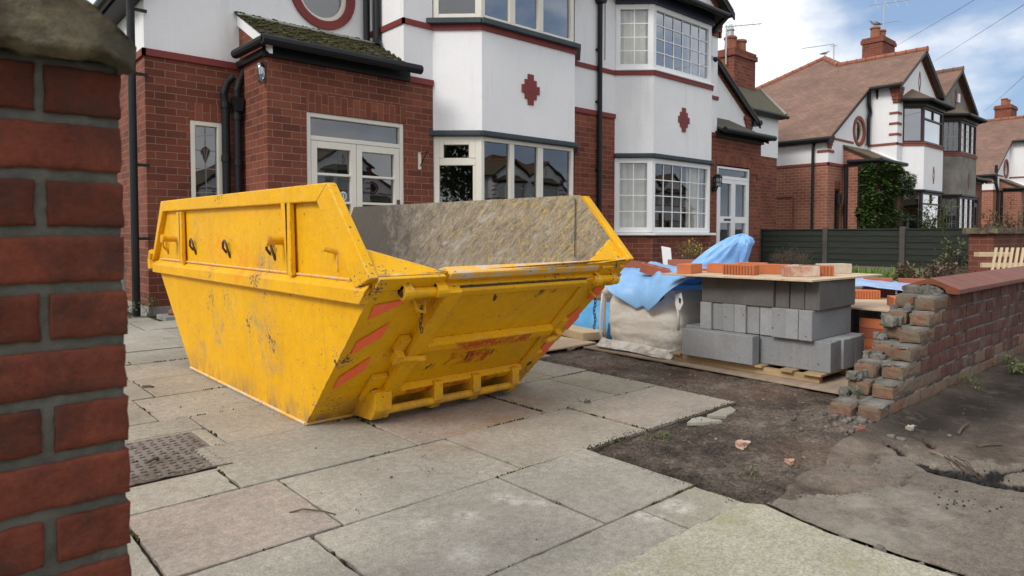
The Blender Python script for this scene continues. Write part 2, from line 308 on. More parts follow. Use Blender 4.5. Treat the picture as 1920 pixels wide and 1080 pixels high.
# tarmac: attribute 'crack' = broken black asphalt, 'dirt' = soil cover
m = NT('worn_tarmac'); p = m.pos()
a = m.noise(p, 1.6, 7, 0.65); f = m.noise(p, 140, 7, 0.8); g = m.noise(p, 22, 7, 0.75)
c = m.mix(m.rng(a, 0.35, 0.65), (0.150, 0.128, 0.106), (0.200, 0.172, 0.145))
c = m.hsv(c, v=m.math('MULTIPLY', m.rng(f, 0.36, 0.64, 0.58, 1.42), m.rng(g, 0.36, 0.64, 0.78, 1.22)))
pl_ = m.math('MULTIPLY', m.blobs(p, [(2.55, 1.05, 0, .32), (2.45, .85, 0, .30), (2.75, .80, 0, .25)]), m.rng(m.noise(p, 5, 7, .7), .38, .60)); c = m.mix(m.math('MULTIPLY', pl_, .65), c, (0.36, 0.335, 0.285))
c = m.mix(m.rng(m.noise(m.scale(p, (1, 1, 1), (2, 1, 0)), 3.4, 8, 0.74), 0.54, 0.70, 0, 0.5), c, (0.135, 0.115, 0.095))
da = m.n("Attribute", attribute_name='dirt').outputs['Fac']
dm = m.rng(m.math('ADD', da, m.rng(m.noise(p, 12, 7, 0.7), 0.3, 0.7, -0.28, 0.28)), 0.42, 0.60)
dc = m.hsv(m.mix(m.rng(m.noise(p, 3, 6), 0.4, 0.6), (0.088, 0.070, 0.057), (0.185, 0.150, 0.123)), v=m.math('MULTIPLY', m.rng(f, 0.3, 0.7, 0.5, 1.5), m.rng(g, .3, .7, .72, 1.28)))
damp_shade = m.math('MULTIPLY', m.blobs(m.scale(p, (.62, 1.25, 1)), [(2.42, 1.45, 0, .42), (2.75, 1.35, 0, .55), (3.2, 1.25, 0, .7), (3.8, 1.2, 0, .9)]), m.rng(m.noise(p, 6, 7, .7), .26, .48)); dc = m.mix(m.math('MULTIPLY', damp_shade, .97), dc, m.hsv((0.026, 0.023, 0.020), v=m.rng(f, .36, .64, .6, 1.5)))  # damp dirt, with the wall's shade also darkened into the colour
c = m.mix(dm, c, dc)
ca = m.n("Attribute", attribute_name='crack').outputs['Fac']
cm = m.rng(m.math('ADD', ca, m.rng(m.noise(p, 35, 6, 0.7), 0.3, 0.7, -0.15, 0.15)), 0.30, 0.55)
c = m.mix(cm, c, m.hsv((0.020, 0.019, 0.018), v=m.rng(g, 0.3, 0.7, 0.4, 2.2)))
m.set(Base_Color=c, Roughness=0.93); m.bump(m.math('ADD', f, g), 0.7, 0.006); m.b.inputs['Specular IOR Level'].default_value = 0.08; MATS['worn_tarmac'] = m.mat
plain('road_tarmac', (0.06, 0.06, 0.06), 0.2, 1, 60, 0.9, 0.4, 0.006)
plain('far_ground', (0.075, 0.085, 0.04), 0.3, 0.5, 20, 0.95, 0.4, 0.02)

# skip paint
def skip_paint(name):
    m = NT(name); p = m.pos()
    col = m.mix(m.rng(m.noise(p, 1.3, 6), 0.3, 0.7), (0.80, 0.425, 0.003), (0.71, 0.355, 0.003))
    col = m.hsv(col, v=m.math('MULTIPLY', m.rng(m.noise(p, 22, 7, 0.7), 0.3, 0.7, 0.92, 1.07), m.rng(m.noise(p, 4, 6, .7), .3, .7, .93, 1.05)))
    run = m.noise(m.scale(p, (8, 8, .8)), 1.0, 7, 0.7)
    col = m.mix(m.rng(run, 0.54, 0.74, 0, 0.38), col, (0.46, 0.24, 0.035))
    fade = m.noise(m.scale(p, (1, 1, 1), (4, 1, 2)), 2.3, 8, 0.72, 0.6)
    col = m.mix(m.rng(fade, 0.55, 0.74, 0, 0.40), col, (0.68, 0.38, 0.035))
    # scrapes: long shallow scratches
    scr = m.math('MULTIPLY', m.rng(m.noise(m.scale(p, (3, 3.5, 40), (0, 0, 0), (R(12), 0, 0)), 1.6, 5, .6), .64, .68), m.rng(m.noise(p, 3.5, 4), .52, .60))
    col = m.mix(m.math('MULTIPLY', scr, .5), col, (0.66, 0.47, 0.18))
    # grey-brown smudges where loads have rubbed
    sb = m.math('MULTIPLY', m.blobs(p, [(1.48, 3.88, .40, .30), (1.48, 3.72, .28, .22), (1.48, 4.6, .35, .20), (1.48, 4.35, .55, .2), (1.44, 3.75, .78, .25), (1.42, 5.0, 1.02, .15), (1.48, 5.0, .2, .2)]), m.rng(m.noise(p, 10, 8, .75), .44, .66))
    col = m.mix(m.math('MULTIPLY', sb, .8), col, (0.27, 0.22, 0.15))
    zz = m.n("SeparateXYZ", {0: p}).outputs[2]
    lowz = m.math('MULTIPLY', m.rng(zz, 0.0, 0.17, 1, 0), m.rng(m.noise(m.scale(p, (7, 7, 3)), 1.2, 8, 0.75), 0.40, 0.62))
    col = m.mix(m.math('MULTIPLY', lowz, 0.85), col, (0.16, 0.13, 0.105))
    # paint chipped off in clusters
    cb = m.blobs(p, [(1.48, 4.73, .53, .20), (1.48, 4.42, .58, .14), (1.48, 4.05, .47, .14), (1.48, 3.70, .43, .20), (1.42, 3.80, .74, .22), (1.42, 4.6, .75, .16), (1.45, 3.63, .90, .12), (1.42, 4.4, 1.24, .16), (1.48, 3.25, .08, .25),
                     (1.45, 2.55, .78, .16), (1.5, 2.9, .4, .12), (2.6, 2.52, .80, .16), (3.0, 2.5, .8, .14), (2.9, 3.2, .1, .3), (1.6, 2.55, .77, .10)])
    fine = m.noise(p, 58, 6, 0.7)
    ch = m.rng(m.math('ADD', fine, m.math('MULTIPLY', m.math('MULTIPLY', cb, m.rng(m.noise(p, 11, 5, .65), .40, .62)), .15)), 0.632, 0.655)
    ch2 = m.rng(m.noise(p, 21, 4, 0.6), 0.705, 0.715)
    ch = m.math('MAXIMUM', ch, m.math('MULTIPLY', ch2, .85))
    halo = m.rng(m.math('ADD', fine, m.math('MULTIPLY', m.math('MULTIPLY', cb, m.rng(m.noise(p, 11, 5, .65), .40, .62)), .15)), 0.60, 0.632)
    col = m.mix(m.math('MULTIPLY', halo, .5), col, (0.70, 0.52, 0.20))
    col = m.mix(ch, col, m.mix(m.rng(m.noise(p, 30, 4), .4, .6), (0.075, 0.055, 0.045), (0.16, 0.075, 0.035)))
    bv = m.n("Bevel", {'Radius': 0.014}, samples=4).outputs[0]
    ed = m.n("VectorMath", {0: bv, 1: m.n("NewGeometry").outputs['Normal']}, operation='DOT_PRODUCT').outputs['Value']
    ew = m.math('MULTIPLY', m.rng(ed, .985, .90), m.rng(m.noise(p, 17, 7, .75), .47, .56))
    col = m.mix(m.math('MULTIPLY', ew, .85), col, m.mix(m.rng(m.noise(p, 8, 4), .42, .58), (0.66, 0.50, 0.27), (0.10, 0.07, 0.05)))
    rb = m.math('MULTIPLY', m.blobs(p, [(1.44, 4.55, .88, .22), (1.44, 4.1, .83, .22), (1.44, 3.9, .80, .12)]), m.rng(m.noise(p, 9, 6, .7), .42, .62)); col = m.mix(m.math('MULTIPLY', rb, .5), col, (0.72, 0.16, 0.02))
    m.set(Base_Color=col, Roughness=m.rng(m.noise(p, 9, 6), 0.3, 0.7, 0.42, 0.66))
    m.b.inputs['Specular IOR Level'].default_value = 0.16
    m.bump(m.math('ADD', m.math('MULTIPLY', ch, -.6), m.math('ADD', m.math('MULTIPLY', m.noise(p, 2.6, 4), 5.0), m.math('MULTIPLY', m.noise(p, 40, 4), .25))), 0.32, 0.007)
    MATS[name] = m.mat
skip_paint('skip_yellow')
m = NT('skip_inside'); p = m.pos()
st = m.scale(p, (1, 1.0, 1), (0, 0, 0), (R(38), 0, 0))
s1 = m.noise(m.scale(st, (6, 4, 15)), 2.0, 9, 0.78, 0.7); s2 = m.noise(m.scale(st, (4, 3.4, 10)), 5.6, 9, 0.82, 1.0); s3 = m.noise(m.scale(st, (2, 1.6, 5), (3, 1, 7)), 1.5, 8, 0.72, 1.0)
fn_ = m.noise(p, 55, 7, 0.75)
c = m.mix(m.rng(s1, 0.36, 0.64), (0.14, 0.112, 0.082), (0.36, 0.305, 0.23))
c = m.hsv(c, v=m.rng(fn_, 0.3, 0.7, 0.7, 1.3))
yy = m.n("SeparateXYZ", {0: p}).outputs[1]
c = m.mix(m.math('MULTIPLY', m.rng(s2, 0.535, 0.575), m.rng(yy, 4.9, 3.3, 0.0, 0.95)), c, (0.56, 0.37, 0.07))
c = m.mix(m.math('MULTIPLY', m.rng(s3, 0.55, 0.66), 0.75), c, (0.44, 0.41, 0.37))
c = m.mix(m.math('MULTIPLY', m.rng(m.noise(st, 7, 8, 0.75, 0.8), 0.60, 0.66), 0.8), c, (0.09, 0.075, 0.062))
c = m.mix(m.rng(m.math('ADD', m.rng(yy, 3.9, 5.5, 0, 0.5), m.noise(p, 6, 8, 0.8)), 0.66, 0.90, 0, 0.92), c, (0.075, 0.063, 0.052))  # darker towards the far end: the left side's shadow put into the colour
m.set(Base_Color=c, Roughness=0.75); m.bump(m.math('ADD', s1, m.math('MULTIPLY', fn_, .4)), 0.35, 0.008); MATS['skip_inside'] = m.mat
m = NT('orange_reflector'); p = m.pos()
c = m.mix(m.rng(m.noise(p, 18, 7, 0.7), 0.54, 0.66, 0, 0.5), (1.0, 0.155, 0.045), (0.85, 0.26, 0.17))
c = m.mix(m.rng(m.noise(p, 60, 5, 0.7), 0.62, 0.68), c, (0.22, 0.12, 0.07))
m.set(Base_Color=c, Roughness=0.4); MATS['orange_reflector'] = m.mat
m = NT('red_spray'); p = m.pos()
fa = m.math('MULTIPLY', m.rng(m.noise(p, 9, 6, 0.7), 0.42, 0.60), m.rng(m.noise(p, 60, 4), 0.35, 0.5))
fa = m.math('MULTIPLY', fa, 0.85)
tr = m.n("BsdfTransparent"); m.set(Base_Color=(0.55, 0.06, 0.02), Roughness=0.6)
mx = m.n("MixShader", {0: fa, 1: tr.outputs[0], 2: m.b.outputs[0]}); m.t.links.new(mx.outputs[0], m.out.inputs['Surface']); MATS['red_spray'] = m.mat
m = NT('scraped_steel'); p = m.pos()
c = m.mix(m.rng(m.noise(p, 14, 7, 0.7), 0.46, 0.58), (0.74, 0.40, 0.05), (0.52, 0.47, 0.40))
c = m.mix(m.rng(m.noise(p, 30, 6, 0.7), 0.60, 0.66), c, (0.08, 0.06, 0.05)); m.set(Base_Color=c, Roughness=0.5); m.bump(m.noise(p, 30, 6), 0.3, 0.005); MATS['scraped_steel'] = m.mat
# woven bag
m = NT('woven_bag'); uv = m.co('UV'); p = m.pos()
wv = m.n("TexWave", {'Vector': uv, 'Scale': 60.0, 'Distortion': 1.5}, bands_direction='Y').outputs[1]
wv2 = m.n("TexWave", {'Vector': uv, 'Scale': 40.0, 'Distortion': 2.0}, bands_direction='X').outputs[1]
c = m.mix(m.rng(m.noise(p, 4, 6), 0.35, 0.7), (0.78, 0.755, 0.71), (0.64, 0.60, 0.535))
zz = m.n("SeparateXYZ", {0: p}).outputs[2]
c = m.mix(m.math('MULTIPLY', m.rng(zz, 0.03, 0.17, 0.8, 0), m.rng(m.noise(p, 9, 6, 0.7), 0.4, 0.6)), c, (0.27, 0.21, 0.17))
cr_ = m.noise(m.scale(p, (3, 3, 16)), 1.6, 7, .7, .6); cr2 = m.noise(m.scale(p, (14, 14, 3)), 1.2, 6, .65, .4)
m.set(Base_Color=c, Roughness=0.75); m.bump(m.math('ADD', m.math('ADD', wv, wv2), m.math('ADD', m.math('MULTIPLY', cr_, 4.0), m.math('MULTIPLY', cr2, 4.0))), 0.4, 0.005); MATS['woven_bag'] = m.mat
# blue polythene
def sheet(name, col, alpha=0.0):
    m = NT(name); p = m.pos()
    cc = m.hsv(col, v=m.rng(m.noise(p, 5, 5), 0.3, 0.7, 0.88, 1.12))
    m.set(Base_Color=cc, Roughness=0.38); m.b.inputs['Specular IOR Level'].default_value = 0.45
    m.bump(m.noise(p, 16, 5, 0.6, 0.5), 0.35, 0.012)
    tl = m.n("BsdfTranslucent", {'Color': cc})
    mx = m.n("MixShader", {0: 0.3, 1: m.b.outputs[0], 2: tl.outputs[0]}); m.t.links.new(mx.outputs[0], m.out.inputs['Surface'])
    MATS[name] = m.mat
sheet('blue_polythene', (0.30, 0.57, 0.90)); sheet('pale_blue_sheet', (0.45, 0.62, 0.88)); sheet('bright_blue_sheet', (0.13, 0.45, 0.82))
def leafmat(name, c1, c2, c3, trans=0.25):
    m = NT(name)
    r = m.n("ValToRGB", {0: m.island()}); e = r.color_ramp.elements
    e[0].color = (*c1, 1); e[1].color = (*c2, 1); x = r.color_ramp.elements.new(0.85); x.color = (*c3, 1); e[1].position = 0.7
    m.set(Base_Color=r.outputs[0], Roughness=0.55); m.b.inputs['Specular IOR Level'].default_value = 0.35
    tl = m.n("BsdfTranslucent", {'Color': r.outputs[0]})
    mx = m.n("MixShader", {0: trans, 1: m.b.outputs[0], 2: tl.outputs[0]}); m.t.links.new(mx.outputs[0], m.out.inputs['Surface'])
    MATS[name] = m.mat
leafmat('ivy_leaf', (0.018, 0.045, 0.012), (0.045, 0.095, 0.022), (0.10, 0.16, 0.04))
leafmat('yellow_leaf', (0.16, 0.15, 0.03), (0.36, 0.32, 0.06), (0.55, 0.48, 0.14))
leafmat('brown_leaf', (0.085, 0.06, 0.035), (0.15, 0.11, 0.065), (0.21, 0.16, 0.10))
leafmat('green_blade', (0.07, 0.16, 0.025), (0.13, 0.27, 0.045), (0.24, 0.36, 0.09))
leafmat('bronze_leaf', (0.06, 0.035, 0.025), (0.12, 0.075, 0.045), (0.25, 0.17, 0.12))
leafmat('weed_leaf', (0.06, 0.10, 0.03), (0.12, 0.17, 0.06), (0.20, 0.24, 0.10))
leafmat('rose_leaf', (0.03, 0.06, 0.018), (0.07, 0.11, 0.03), (0.22, 0.24, 0.12))
leafmat('red_leaf', (0.07, 0.035, 0.02), (0.13, 0.06, 0.035), (0.09, 0.10, 0.03))
leafmat('flower_cream', (0.70, 0.62, 0.40), (0.75, 0.70, 0.55), (0.7, 0.66, 0.3))

# ------------------------------------------------------------------ mesh helpers
def uvbox(me):
    lay = me.uv_layers.new(name="UVMap")
    data = lay.data
    V = me.vertices
    for p in me.polygons:
        n = p.normal
        if abs(n.z) > 0.97: u = Vector((1, 0, 0)); v = Vector((0, 1, 0))
        else:
            u = Vector((-n.y, n.x, 0)).normalized(); v = n.cross(u)
            if v.z < 0: v = -v
            if abs(u.x) > abs(u.y):
                if u.x < 0: u = -u
            elif u.y < 0: u = -u
        for li in p.loop_indices:
            c = V[me.loops[li].vertex_index].co
            data[li].uv = (c.dot(u), c.dot(v))
class G:
    def __init__(s): s.v = []; s.f = []; s.m = []; s.t = []
    def add(s, pts, faces, m=0):
        o = len(s.v); s.v += [tuple(p) for p in pts]
        for f in faces: s.f.append([i+o for i in f]); s.m.append(m)
    def poly(s, pts, m=0): s.add(pts, [list(range(len(pts)))], m)
    def hexa(s, p, m=0):
        s.add(p, [(0, 3, 2, 1), (4, 5, 6, 7), (0, 1, 5, 4), (1, 2, 6, 5), (2, 3, 7, 6), (3, 0, 4, 7)], m)
    def box(s, x0, x1, y0, y1, z0, z1, m=0):
        s.hexa([(x0, y0, z0), (x1, y0, z0), (x1, y1, z0), (x0, y1, z0), (x0, y0, z1), (x1, y0, z1), (x1, y1, z1), (x0, y1, z1)], m)
    def fbox(s, F, a0, a1, b0, b1, c0, c1, m=0):
        s.hexa([F(a0, b0, c0), F(a1, b0, c0), F(a1, b1, c0), F(a0, b1, c0), F(a0, b0, c1), F(a1, b0, c1), F(a1, b1, c1), F(a0, b1, c1)], m)
    def prism(s, pts, off, m=0):
        n = len(pts); off = Vector(off); a = [Vector(p) for p in pts]; b = [p+off for p in a]
        s.add(a+b, [list(range(n))[::-1], [n+i for i in range(n)]]+[(i, (i+1) % n, n+(i+1) % n, n+i) for i in range(n)], m)
    def tube(s, path, r, n=10, m=0, cap=True):
        P = [Vector(p) for p in path]; k = len(P); rr = r if isinstance(r, (list, tuple)) else [r]*k
        rings = []; prev = None
        for i, p in enumerate(P):
            d = (P[min(i+1, k-1)]-P[max(i-1, 0)]).normalized()
            if prev is None: ux = d.orthogonal().normalized()
            else:
                ux = prev-d*prev.dot(d); ux.normalize()
            prev = ux; uy = d.cross(ux)
            rings.append([p+(ux*math.cos(2*math.pi*j/n)+uy*math.sin(2*math.pi*j/n))*rr[i] for j in range(n)])
        pts = [q for r_ in rings for q in r_]
        F = [(i*n+j, i*n+(j+1) % n, (i+1)*n+(j+1) % n, (i+1)*n+j) for i in range(k-1) for j in range(n)]
        if cap: F += [list(range(n))[::-1], [(k-1)*n+j for j in range(n)]]
        s.add(pts, F, m)
    def lathe(s, prof, c, n=20, m=0):
        cx, cy, cz = c; k = len(prof)
        pts = [(cx+r*math.cos(2*math.pi*j/n), cy+r*math.sin(2*math.pi*j/n), cz+z) for r, z in prof for j in range(n)]
        F = [(i*n+j, i*n+(j+1) % n, (i+1)*n+(j+1) % n, (i+1)*n+j) for i in range(k-1) for j in range(n)]
        F += [list(range(n))[::-1], [(k-1)*n+j for j in range(n)]]
        s.add(pts, F, m)
    def grid(s, fn, nu, nv, m=0):
        pts = [fn(i/nu, j/nv) for i in range(nu+1) for j in range(nv+1)]
        F = [(i*(nv+1)+j, (i+1)*(nv+1)+j, (i+1)*(nv+1)+j+1, i*(nv+1)+j+1) for i in range(nu) for j in range(nv)]
        s.add(pts, F, m)
    def build(s, name, mats, parent=None, smooth=False, bevel=0, fix=True, loc=None, uv=True, seg=2):
        me = bpy.data.meshes.new(name)
        if loc is not None:
            L = Vector(loc); vs = [Vector(v)-L for v in s.v]
        else: vs = s.v
        me.from_pydata([tuple(v) for v in vs], [], s.f)
        mats = mats if isinstance(mats, (list, tuple)) else [mats]
        for q in mats: me.materials.append(MATS[q])
        me.polygons.foreach_set('material_index', s.m)
        if fix:
            bm = bmesh.new(); bm.from_mesh(me); bmesh.ops.recalc_face_normals(bm, faces=bm.faces); bm.to_mesh(me); bm.free()
        if smooth: me.polygons.foreach_set('use_smooth', [True]*len(me.polygons))
        me.update()
        if uv: uvbox(me)
        o = bpy.data.objects.new(name, me); COL.objects.link(o)
        if loc is not None: o.location = loc
        if parent is not None:
            o.parent = parent; o.matrix_parent_inverse = Matrix.Translation(parent.location).inverted() if not parent.parent else Matrix.Identity(4)
        if bevel:
            b = o.modifiers.new("bevel", 'BEVEL'); b.width = bevel; b.segments = seg; b.limit_method = 'ANGLE'; b.angle_limit = R(40)
        return o
def tag(o, label=None, cat=None, group=None, kind=None):
    if label: o['label'] = label
    if cat: o['category'] = cat
    if group: o['group'] = group
    if kind: o['kind'] = kind
    return o
def thing(name, loc, label, cat, group=None):
    o = bpy.data.objects.new(name, None); COL.objects.link(o); o.location = loc
    o.empty_display_size = 0.1
    bpy.context.view_layer.update()
    return tag(o, label, cat, group)
def part(o, label): o['label'] = label; return o
def rnd(a, b): return random.uniform(a, b)
def nz(x, y, z=0.0, s=1.0): return mnoise.noise(Vector((x*s, y*s, z*s)))
def fbm(x, y, z=0.0, s=1.0, o=4): return mnoise.fractal(Vector((x*s, y*s, z*s)), 0.9, 2.1, o)

# ------------------------------------------------------------------ ground
g = G(); g.poly([(-150, -150, -0.09), (250, -150, -0.09), (250, 250, -0.09), (-150, 250, -0.09)])
tag(g.build('ground', 'far_ground'), kind='structure')
g = G(); g.poly([(-60, -9.5, -0.06), (120, -9.5, -0.06), (120, -3.2, -0.06), (-60, -3.2, -0.06)])
tag(g.build('road', 'road_tarmac'), kind='structure')

# flagstone drive: rows along X, joints measured row by row
ROWS = [(1.262, 1.478), (1.485, 2.072), (2.078, 2.648), (2.655, 3.272), (3.280, 3.893), (3.902, 4.518), (4.526, 5.118), (5.128, 5.765), (5.775, 6.392), (6.402, 7.028), (7.036, 7.725), (7.733, 8.42), (8.43, 9.16)]
JOINTS = {0: [-1.4, -.6, .3, 1.16, 1.935, 2.285], 1: [-1.3, -.5, .2, .945, 1.755, 2.30], 2: [-1.2, -.4, .51, 1.07, 1.912, 2.775, 3.645],
          3: [-1.2, -.35, .50, .925, 1.76, 2.62, 3.228, 3.655], 4: [-1.3, -.4, .35, 1.082, 1.85, 2.65, 3.30, 3.66], 5: [-1.2, -.5, .2, .935, 1.62, 2.5, 3.3, 3.9],
          6: [-1.4, -.6, .25, 1.066, 1.75, 2.4, 3.2, 3.95], 7: [-1.2, -.3, .5, 1.05, 1.65, 2.4, 3.1, 3.8], 8: [-1.3, -.4, .4, 1.20, 1.9, 2.6, 3.3, 3.9],
          9: [-1.2, -.3, .5, 1.06, 1.737, 2.4, 3.2, 3.9], 10: [-1.4, -.5, .4, 1.2, 1.904, 2.7, 3.4, 4.0], 11: [-1.2, -.2, .7, 1.746, 2.5, 3.25, 4.1, 4.9, 5.6], 12: [-1.3, -.3, .6, 1.4, 2.05]}
MH = (0.30, 1.015, 2.952, 3.605)     # manhole opening
def slab(g, x0, x1, y0, y1, tint=None):
    tint = random.choice((0.03, 0.2, 0.2, 0.42, 0.42, 0.62, 0.8)) if tint is None else tint
    # slightly uneven outline, worn arrises, tiny tilt
    gap = 0.006; x0 += gap*rnd(.4, 1.3); x1 -= gap*rnd(.4, 1.3); y0 += 0.004*rnd(0, 1); y1 -= 0.004*rnd(0, 1)
    zt = rnd(-0.005, 0.004); tx = rnd(-.006, .006); ty = rnd(-.006, .006)
    n = 18; cx = (x0+x1)/2; cy = (y0+y1)/2
    def edge(k, inset, z):
        P = []
        for (ax, ay), (bx, by) in (((x0, y0), (x1, y0)), ((x1, y0), (x1, y1)), ((x1, y1), (x0, y1)), ((x0, y1), (x0, y0))):
            for i in range(n):
                t = i/n; x = ax+(bx-ax)*t; y = ay+(by-ay)*t
                w = fbm(x*1.0, y*1.0, 3.3, 7.0, 3)*0.007 + (0.022*max(0, nz(x, y, 9, 13)-0.28))
                dx = cx-x; dy = cy-y; l = math.hypot(dx, dy)
                ins = inset+abs(w)
                P.append((x+dx/l*ins, y+dy/l*ins, z+zt+tx*(x-cx)+ty*(y-cy)))
        return P
    A = edge(0, 0.0, -0.05); B = edge(0, 0.0, -0.003); C_ = edge(0, 0.003, 0.0); N = len(A)
    g.add(A+B+C_, [(i, (i+1) % N, N+(i+1) % N, N+i) for i in range(N)]+[(N+i, N+(i+1) % N, 2*N+(i+1) % N, 2*N+i) for i in range(N)]+[[2*N+i for i in range(N)]])
    g.t += [tint]*(3*N)
TINT = {(2, .51): 1.0, (3, 1.76): .97, (2, 1.07): .42, (2, 1.912): .8, (2, 2.775): .9, (3, 2.62): .03, (3, 3.228): .62, (1, .945): .42, (1, 1.755): .2, (3, .925): .2, (5, .935): .42, (5, .2): .62, (7, .5): .62}
g = G()
for r, (y0, y1) in enumerate(ROWS):
    J = JOINTS[r]
    for x0, x1 in zip(J[:-1], J[1:]):
        if r in (3, 4) and x0 < 1.0 and x1 > 0.3 and x1 < 1.2:
            continue
        slab(g, x0, x1, y0, y1, TINT.get((r, x0)))
slab(g, .35, .925, 2.655, 2.94); slab(g, 1.03, 1.082, 3.28, 3.615); slab(g, .25, 1.082, 3.615, 3.893)
slab(g, .925, 1.08, 2.655, 2.94) if False else None
slab(g, 1.025, 1.76, 2.95, 3.272) if False else None
o = g.build('flagstone_paving', 'flagstone', fix=True); at_ = o.data.attributes.new('tint', 'FLOAT', 'POINT'); at_.data.foreach_set('value', g.t); tag(o, kind='structure')
g = G(); g.poly([(-1.6, 1.24, -0.014), (2.30, 1.24, -0.014), (2.30, 2.07, -0.014), (3.64, 2.07, -0.014), (3.66, 8.43, -0.014), (5.6, 8.43, -0.014), (5.6, 9.2, -0.014), (-1.6, 9.2, -0.014)])
g.poly([(2.18, -3.2, -.030), (2.42, -3.2, -.030), (2.42, 1.20, -.030), (2.18, 1.20, -.030)])
tag(g.build('paving_bed', 'joint_soil'), kind='structure')

# garden soil with real unevenness
def soil_z(x, y):
    z = -0.012+0.016*fbm(x, y, 0, 2.3, 4)+0.010*fbm(x, y, 5, 12, 5)+0.006*max(0, nz(x, y, 9, 26))
    ex = 0.0
    # lip against the flags: dips a little right at their edge
    d = min(abs(x-2.31)+max(0, y-2.08)*9 if y < 2.1 else 9, abs(y-2.07) if 2.3 < x < 3.65 else 9, abs(x-3.66) if y > 2.05 else 9)
    if d < 0.10: z -= 0.012*(1-d/0.10)
    hx, hy = x-3.80, y-1.46            # debris heap at the broken wall end
    z += 0.055*math.exp(-(hx*hx/0.05+hy*hy/0.03))
    if y < 1.32 and x > 2.36: z = max(z, -0.004+0.004*nz(x, y, 3, 20))
    if x > 6: z += min(0.12, (x-6)*0.03)+0.03*fbm(x, y, 2, 1.2, 3)
    return z
def in_paving(x, y):
    if y < 1.24: return False
    if y < 2.06: return x < 2.27
    if y < 8.4: return x < 3.62
    return x < 5.5
g = G()
xs = []; x = 2.2
while x < 16.0:
    xs.append(x); x += 0.015 if x < 3.9 else 0.03 if x < 5.2 else (0.06 if x < 7 else 0.22)
ys = []; y = 0.95
while y < 8.3:
    ys.append(y); y += 0.015 if y < 2.3 else 0.025 if y < 3.2 else (0.06 if y < 4.4 else 0.22)
nx, ny = len(xs), len(ys)
pts = [(x, y, soil_z(x, y)) for x in xs for y in ys]
F = []
for i in range(nx-1):
    for j in range(ny-1):
        if in_paving(xs[i+1], ys[j+1]) and in_paving(xs[i], ys[j]): continue
        if xs[i] > 3.0 and ys[j] < 1.15: continue
        F.append((i*ny+j, (i+1)*ny+j, (i+1)*ny+j+1, i*ny+j+1))
g.add(pts, F)
tag(g.build('garden_soil', 'soil', smooth=True, fix=False), kind='structure')

# mossy concrete strip of the footway
g = G()
def cz(x, y): return 0.001+0.004*fbm(x, y, 1, 3, 3)
edge = [(x_, 1.262+.010*nz(x_, 2, 5, 7)+.006*nz(x_, 4, 1, 25)) for x_ in [1.45+.03*i_ for i_ in range(28)]]+[(2.300, 1.20), (2.275, 1.09), (2.245, .95), (2.232, .80), (2.236, .66), (2.24, .50), (2.245, .2), (2.25, -3.2)]
top = [(-6, 1.262)]+[(a+rnd(-.006, .006), b+rnd(-.004, .004)) for a, b in edge]+[(-6, -3.2)]
g.prism([(a, b, -0.06) for a, b in top], (0, 0, 0.0655))
tag(g.build('pavement', 'mossy_concrete'), kind='structure')

# worn tarmac footway with a broken trench
CR1 = [(3.255, 1.00, .014), (3.22, .93, .040), (3.20, .85, .075), (3.22, .78, .085), (3.20, .71, .070), (3.22, .64, .050), (3.26, .57, .034), (3.36, .42, .030), (3.6, .1, .028)]
CR2 = [(3.27, .74, .05), (3.40, .72, .03), (3.55, .62, .022), (3.85, .42, .018), (4.2, .2, .015)]
CR3 = [(3.42, 1.17, .014), (3.36, 1.10, .022), (3.30, 1.06, .012)]
CR4 = [(3.62, 1.10, .018), (3.55, 1.02, .016), (3.48, .99, .008)]
CR5 = [(3.10, .93, .004), (2.99, .95, .006), (2.93, .93, .004), (2.86, .95, .003)]
def seg_d(px_, py_, pl):
    best = 9
    for (ax, ay, aw), (bx, by, bw) in zip(pl[:-1], pl[1:]):
        dx, dy = bx-ax, by-ay; t = max(0, min(1, ((px_-ax)*dx+(py_-ay)*dy)/(dx*dx+dy*dy)))
        w = aw+(bw-aw)*t; d = math.hypot(px_-ax-dx*t, py_-ay-dy*t)/w
        best = min(best, d)
    return best
TONGUE = [(2.46, 1.23), (2.74, 1.20), (2.86, 1.13), (2.93, 1.02), (2.86, .955), (2.72, .99), (2.60, 1.05), (2.52, 1.12)]
def in_poly(x, y, P):
    c = False; j = len(P)-1
    for i in range(len(P)):
        if (P[i][1] > y) != (P[j][1] > y) and x < (P[j][0]-P[i][0])*(y-P[i][1])/(P[j][1]-P[i][1])+P[i][0]: c = not c
        j = i
    return c
g = G(); pts = []; crk = []; drt = []
xs = []; x = 2.255
while x < 9: xs.append(x); x += 0.013 if x < 4.1 else (0.05 if x < 5 else 0.4)
ys = []; y = -3.2
while y < 1.30: ys.append(y); y += 0.4 if y < -.4 else (0.05 if y < 0.05 else 0.013)
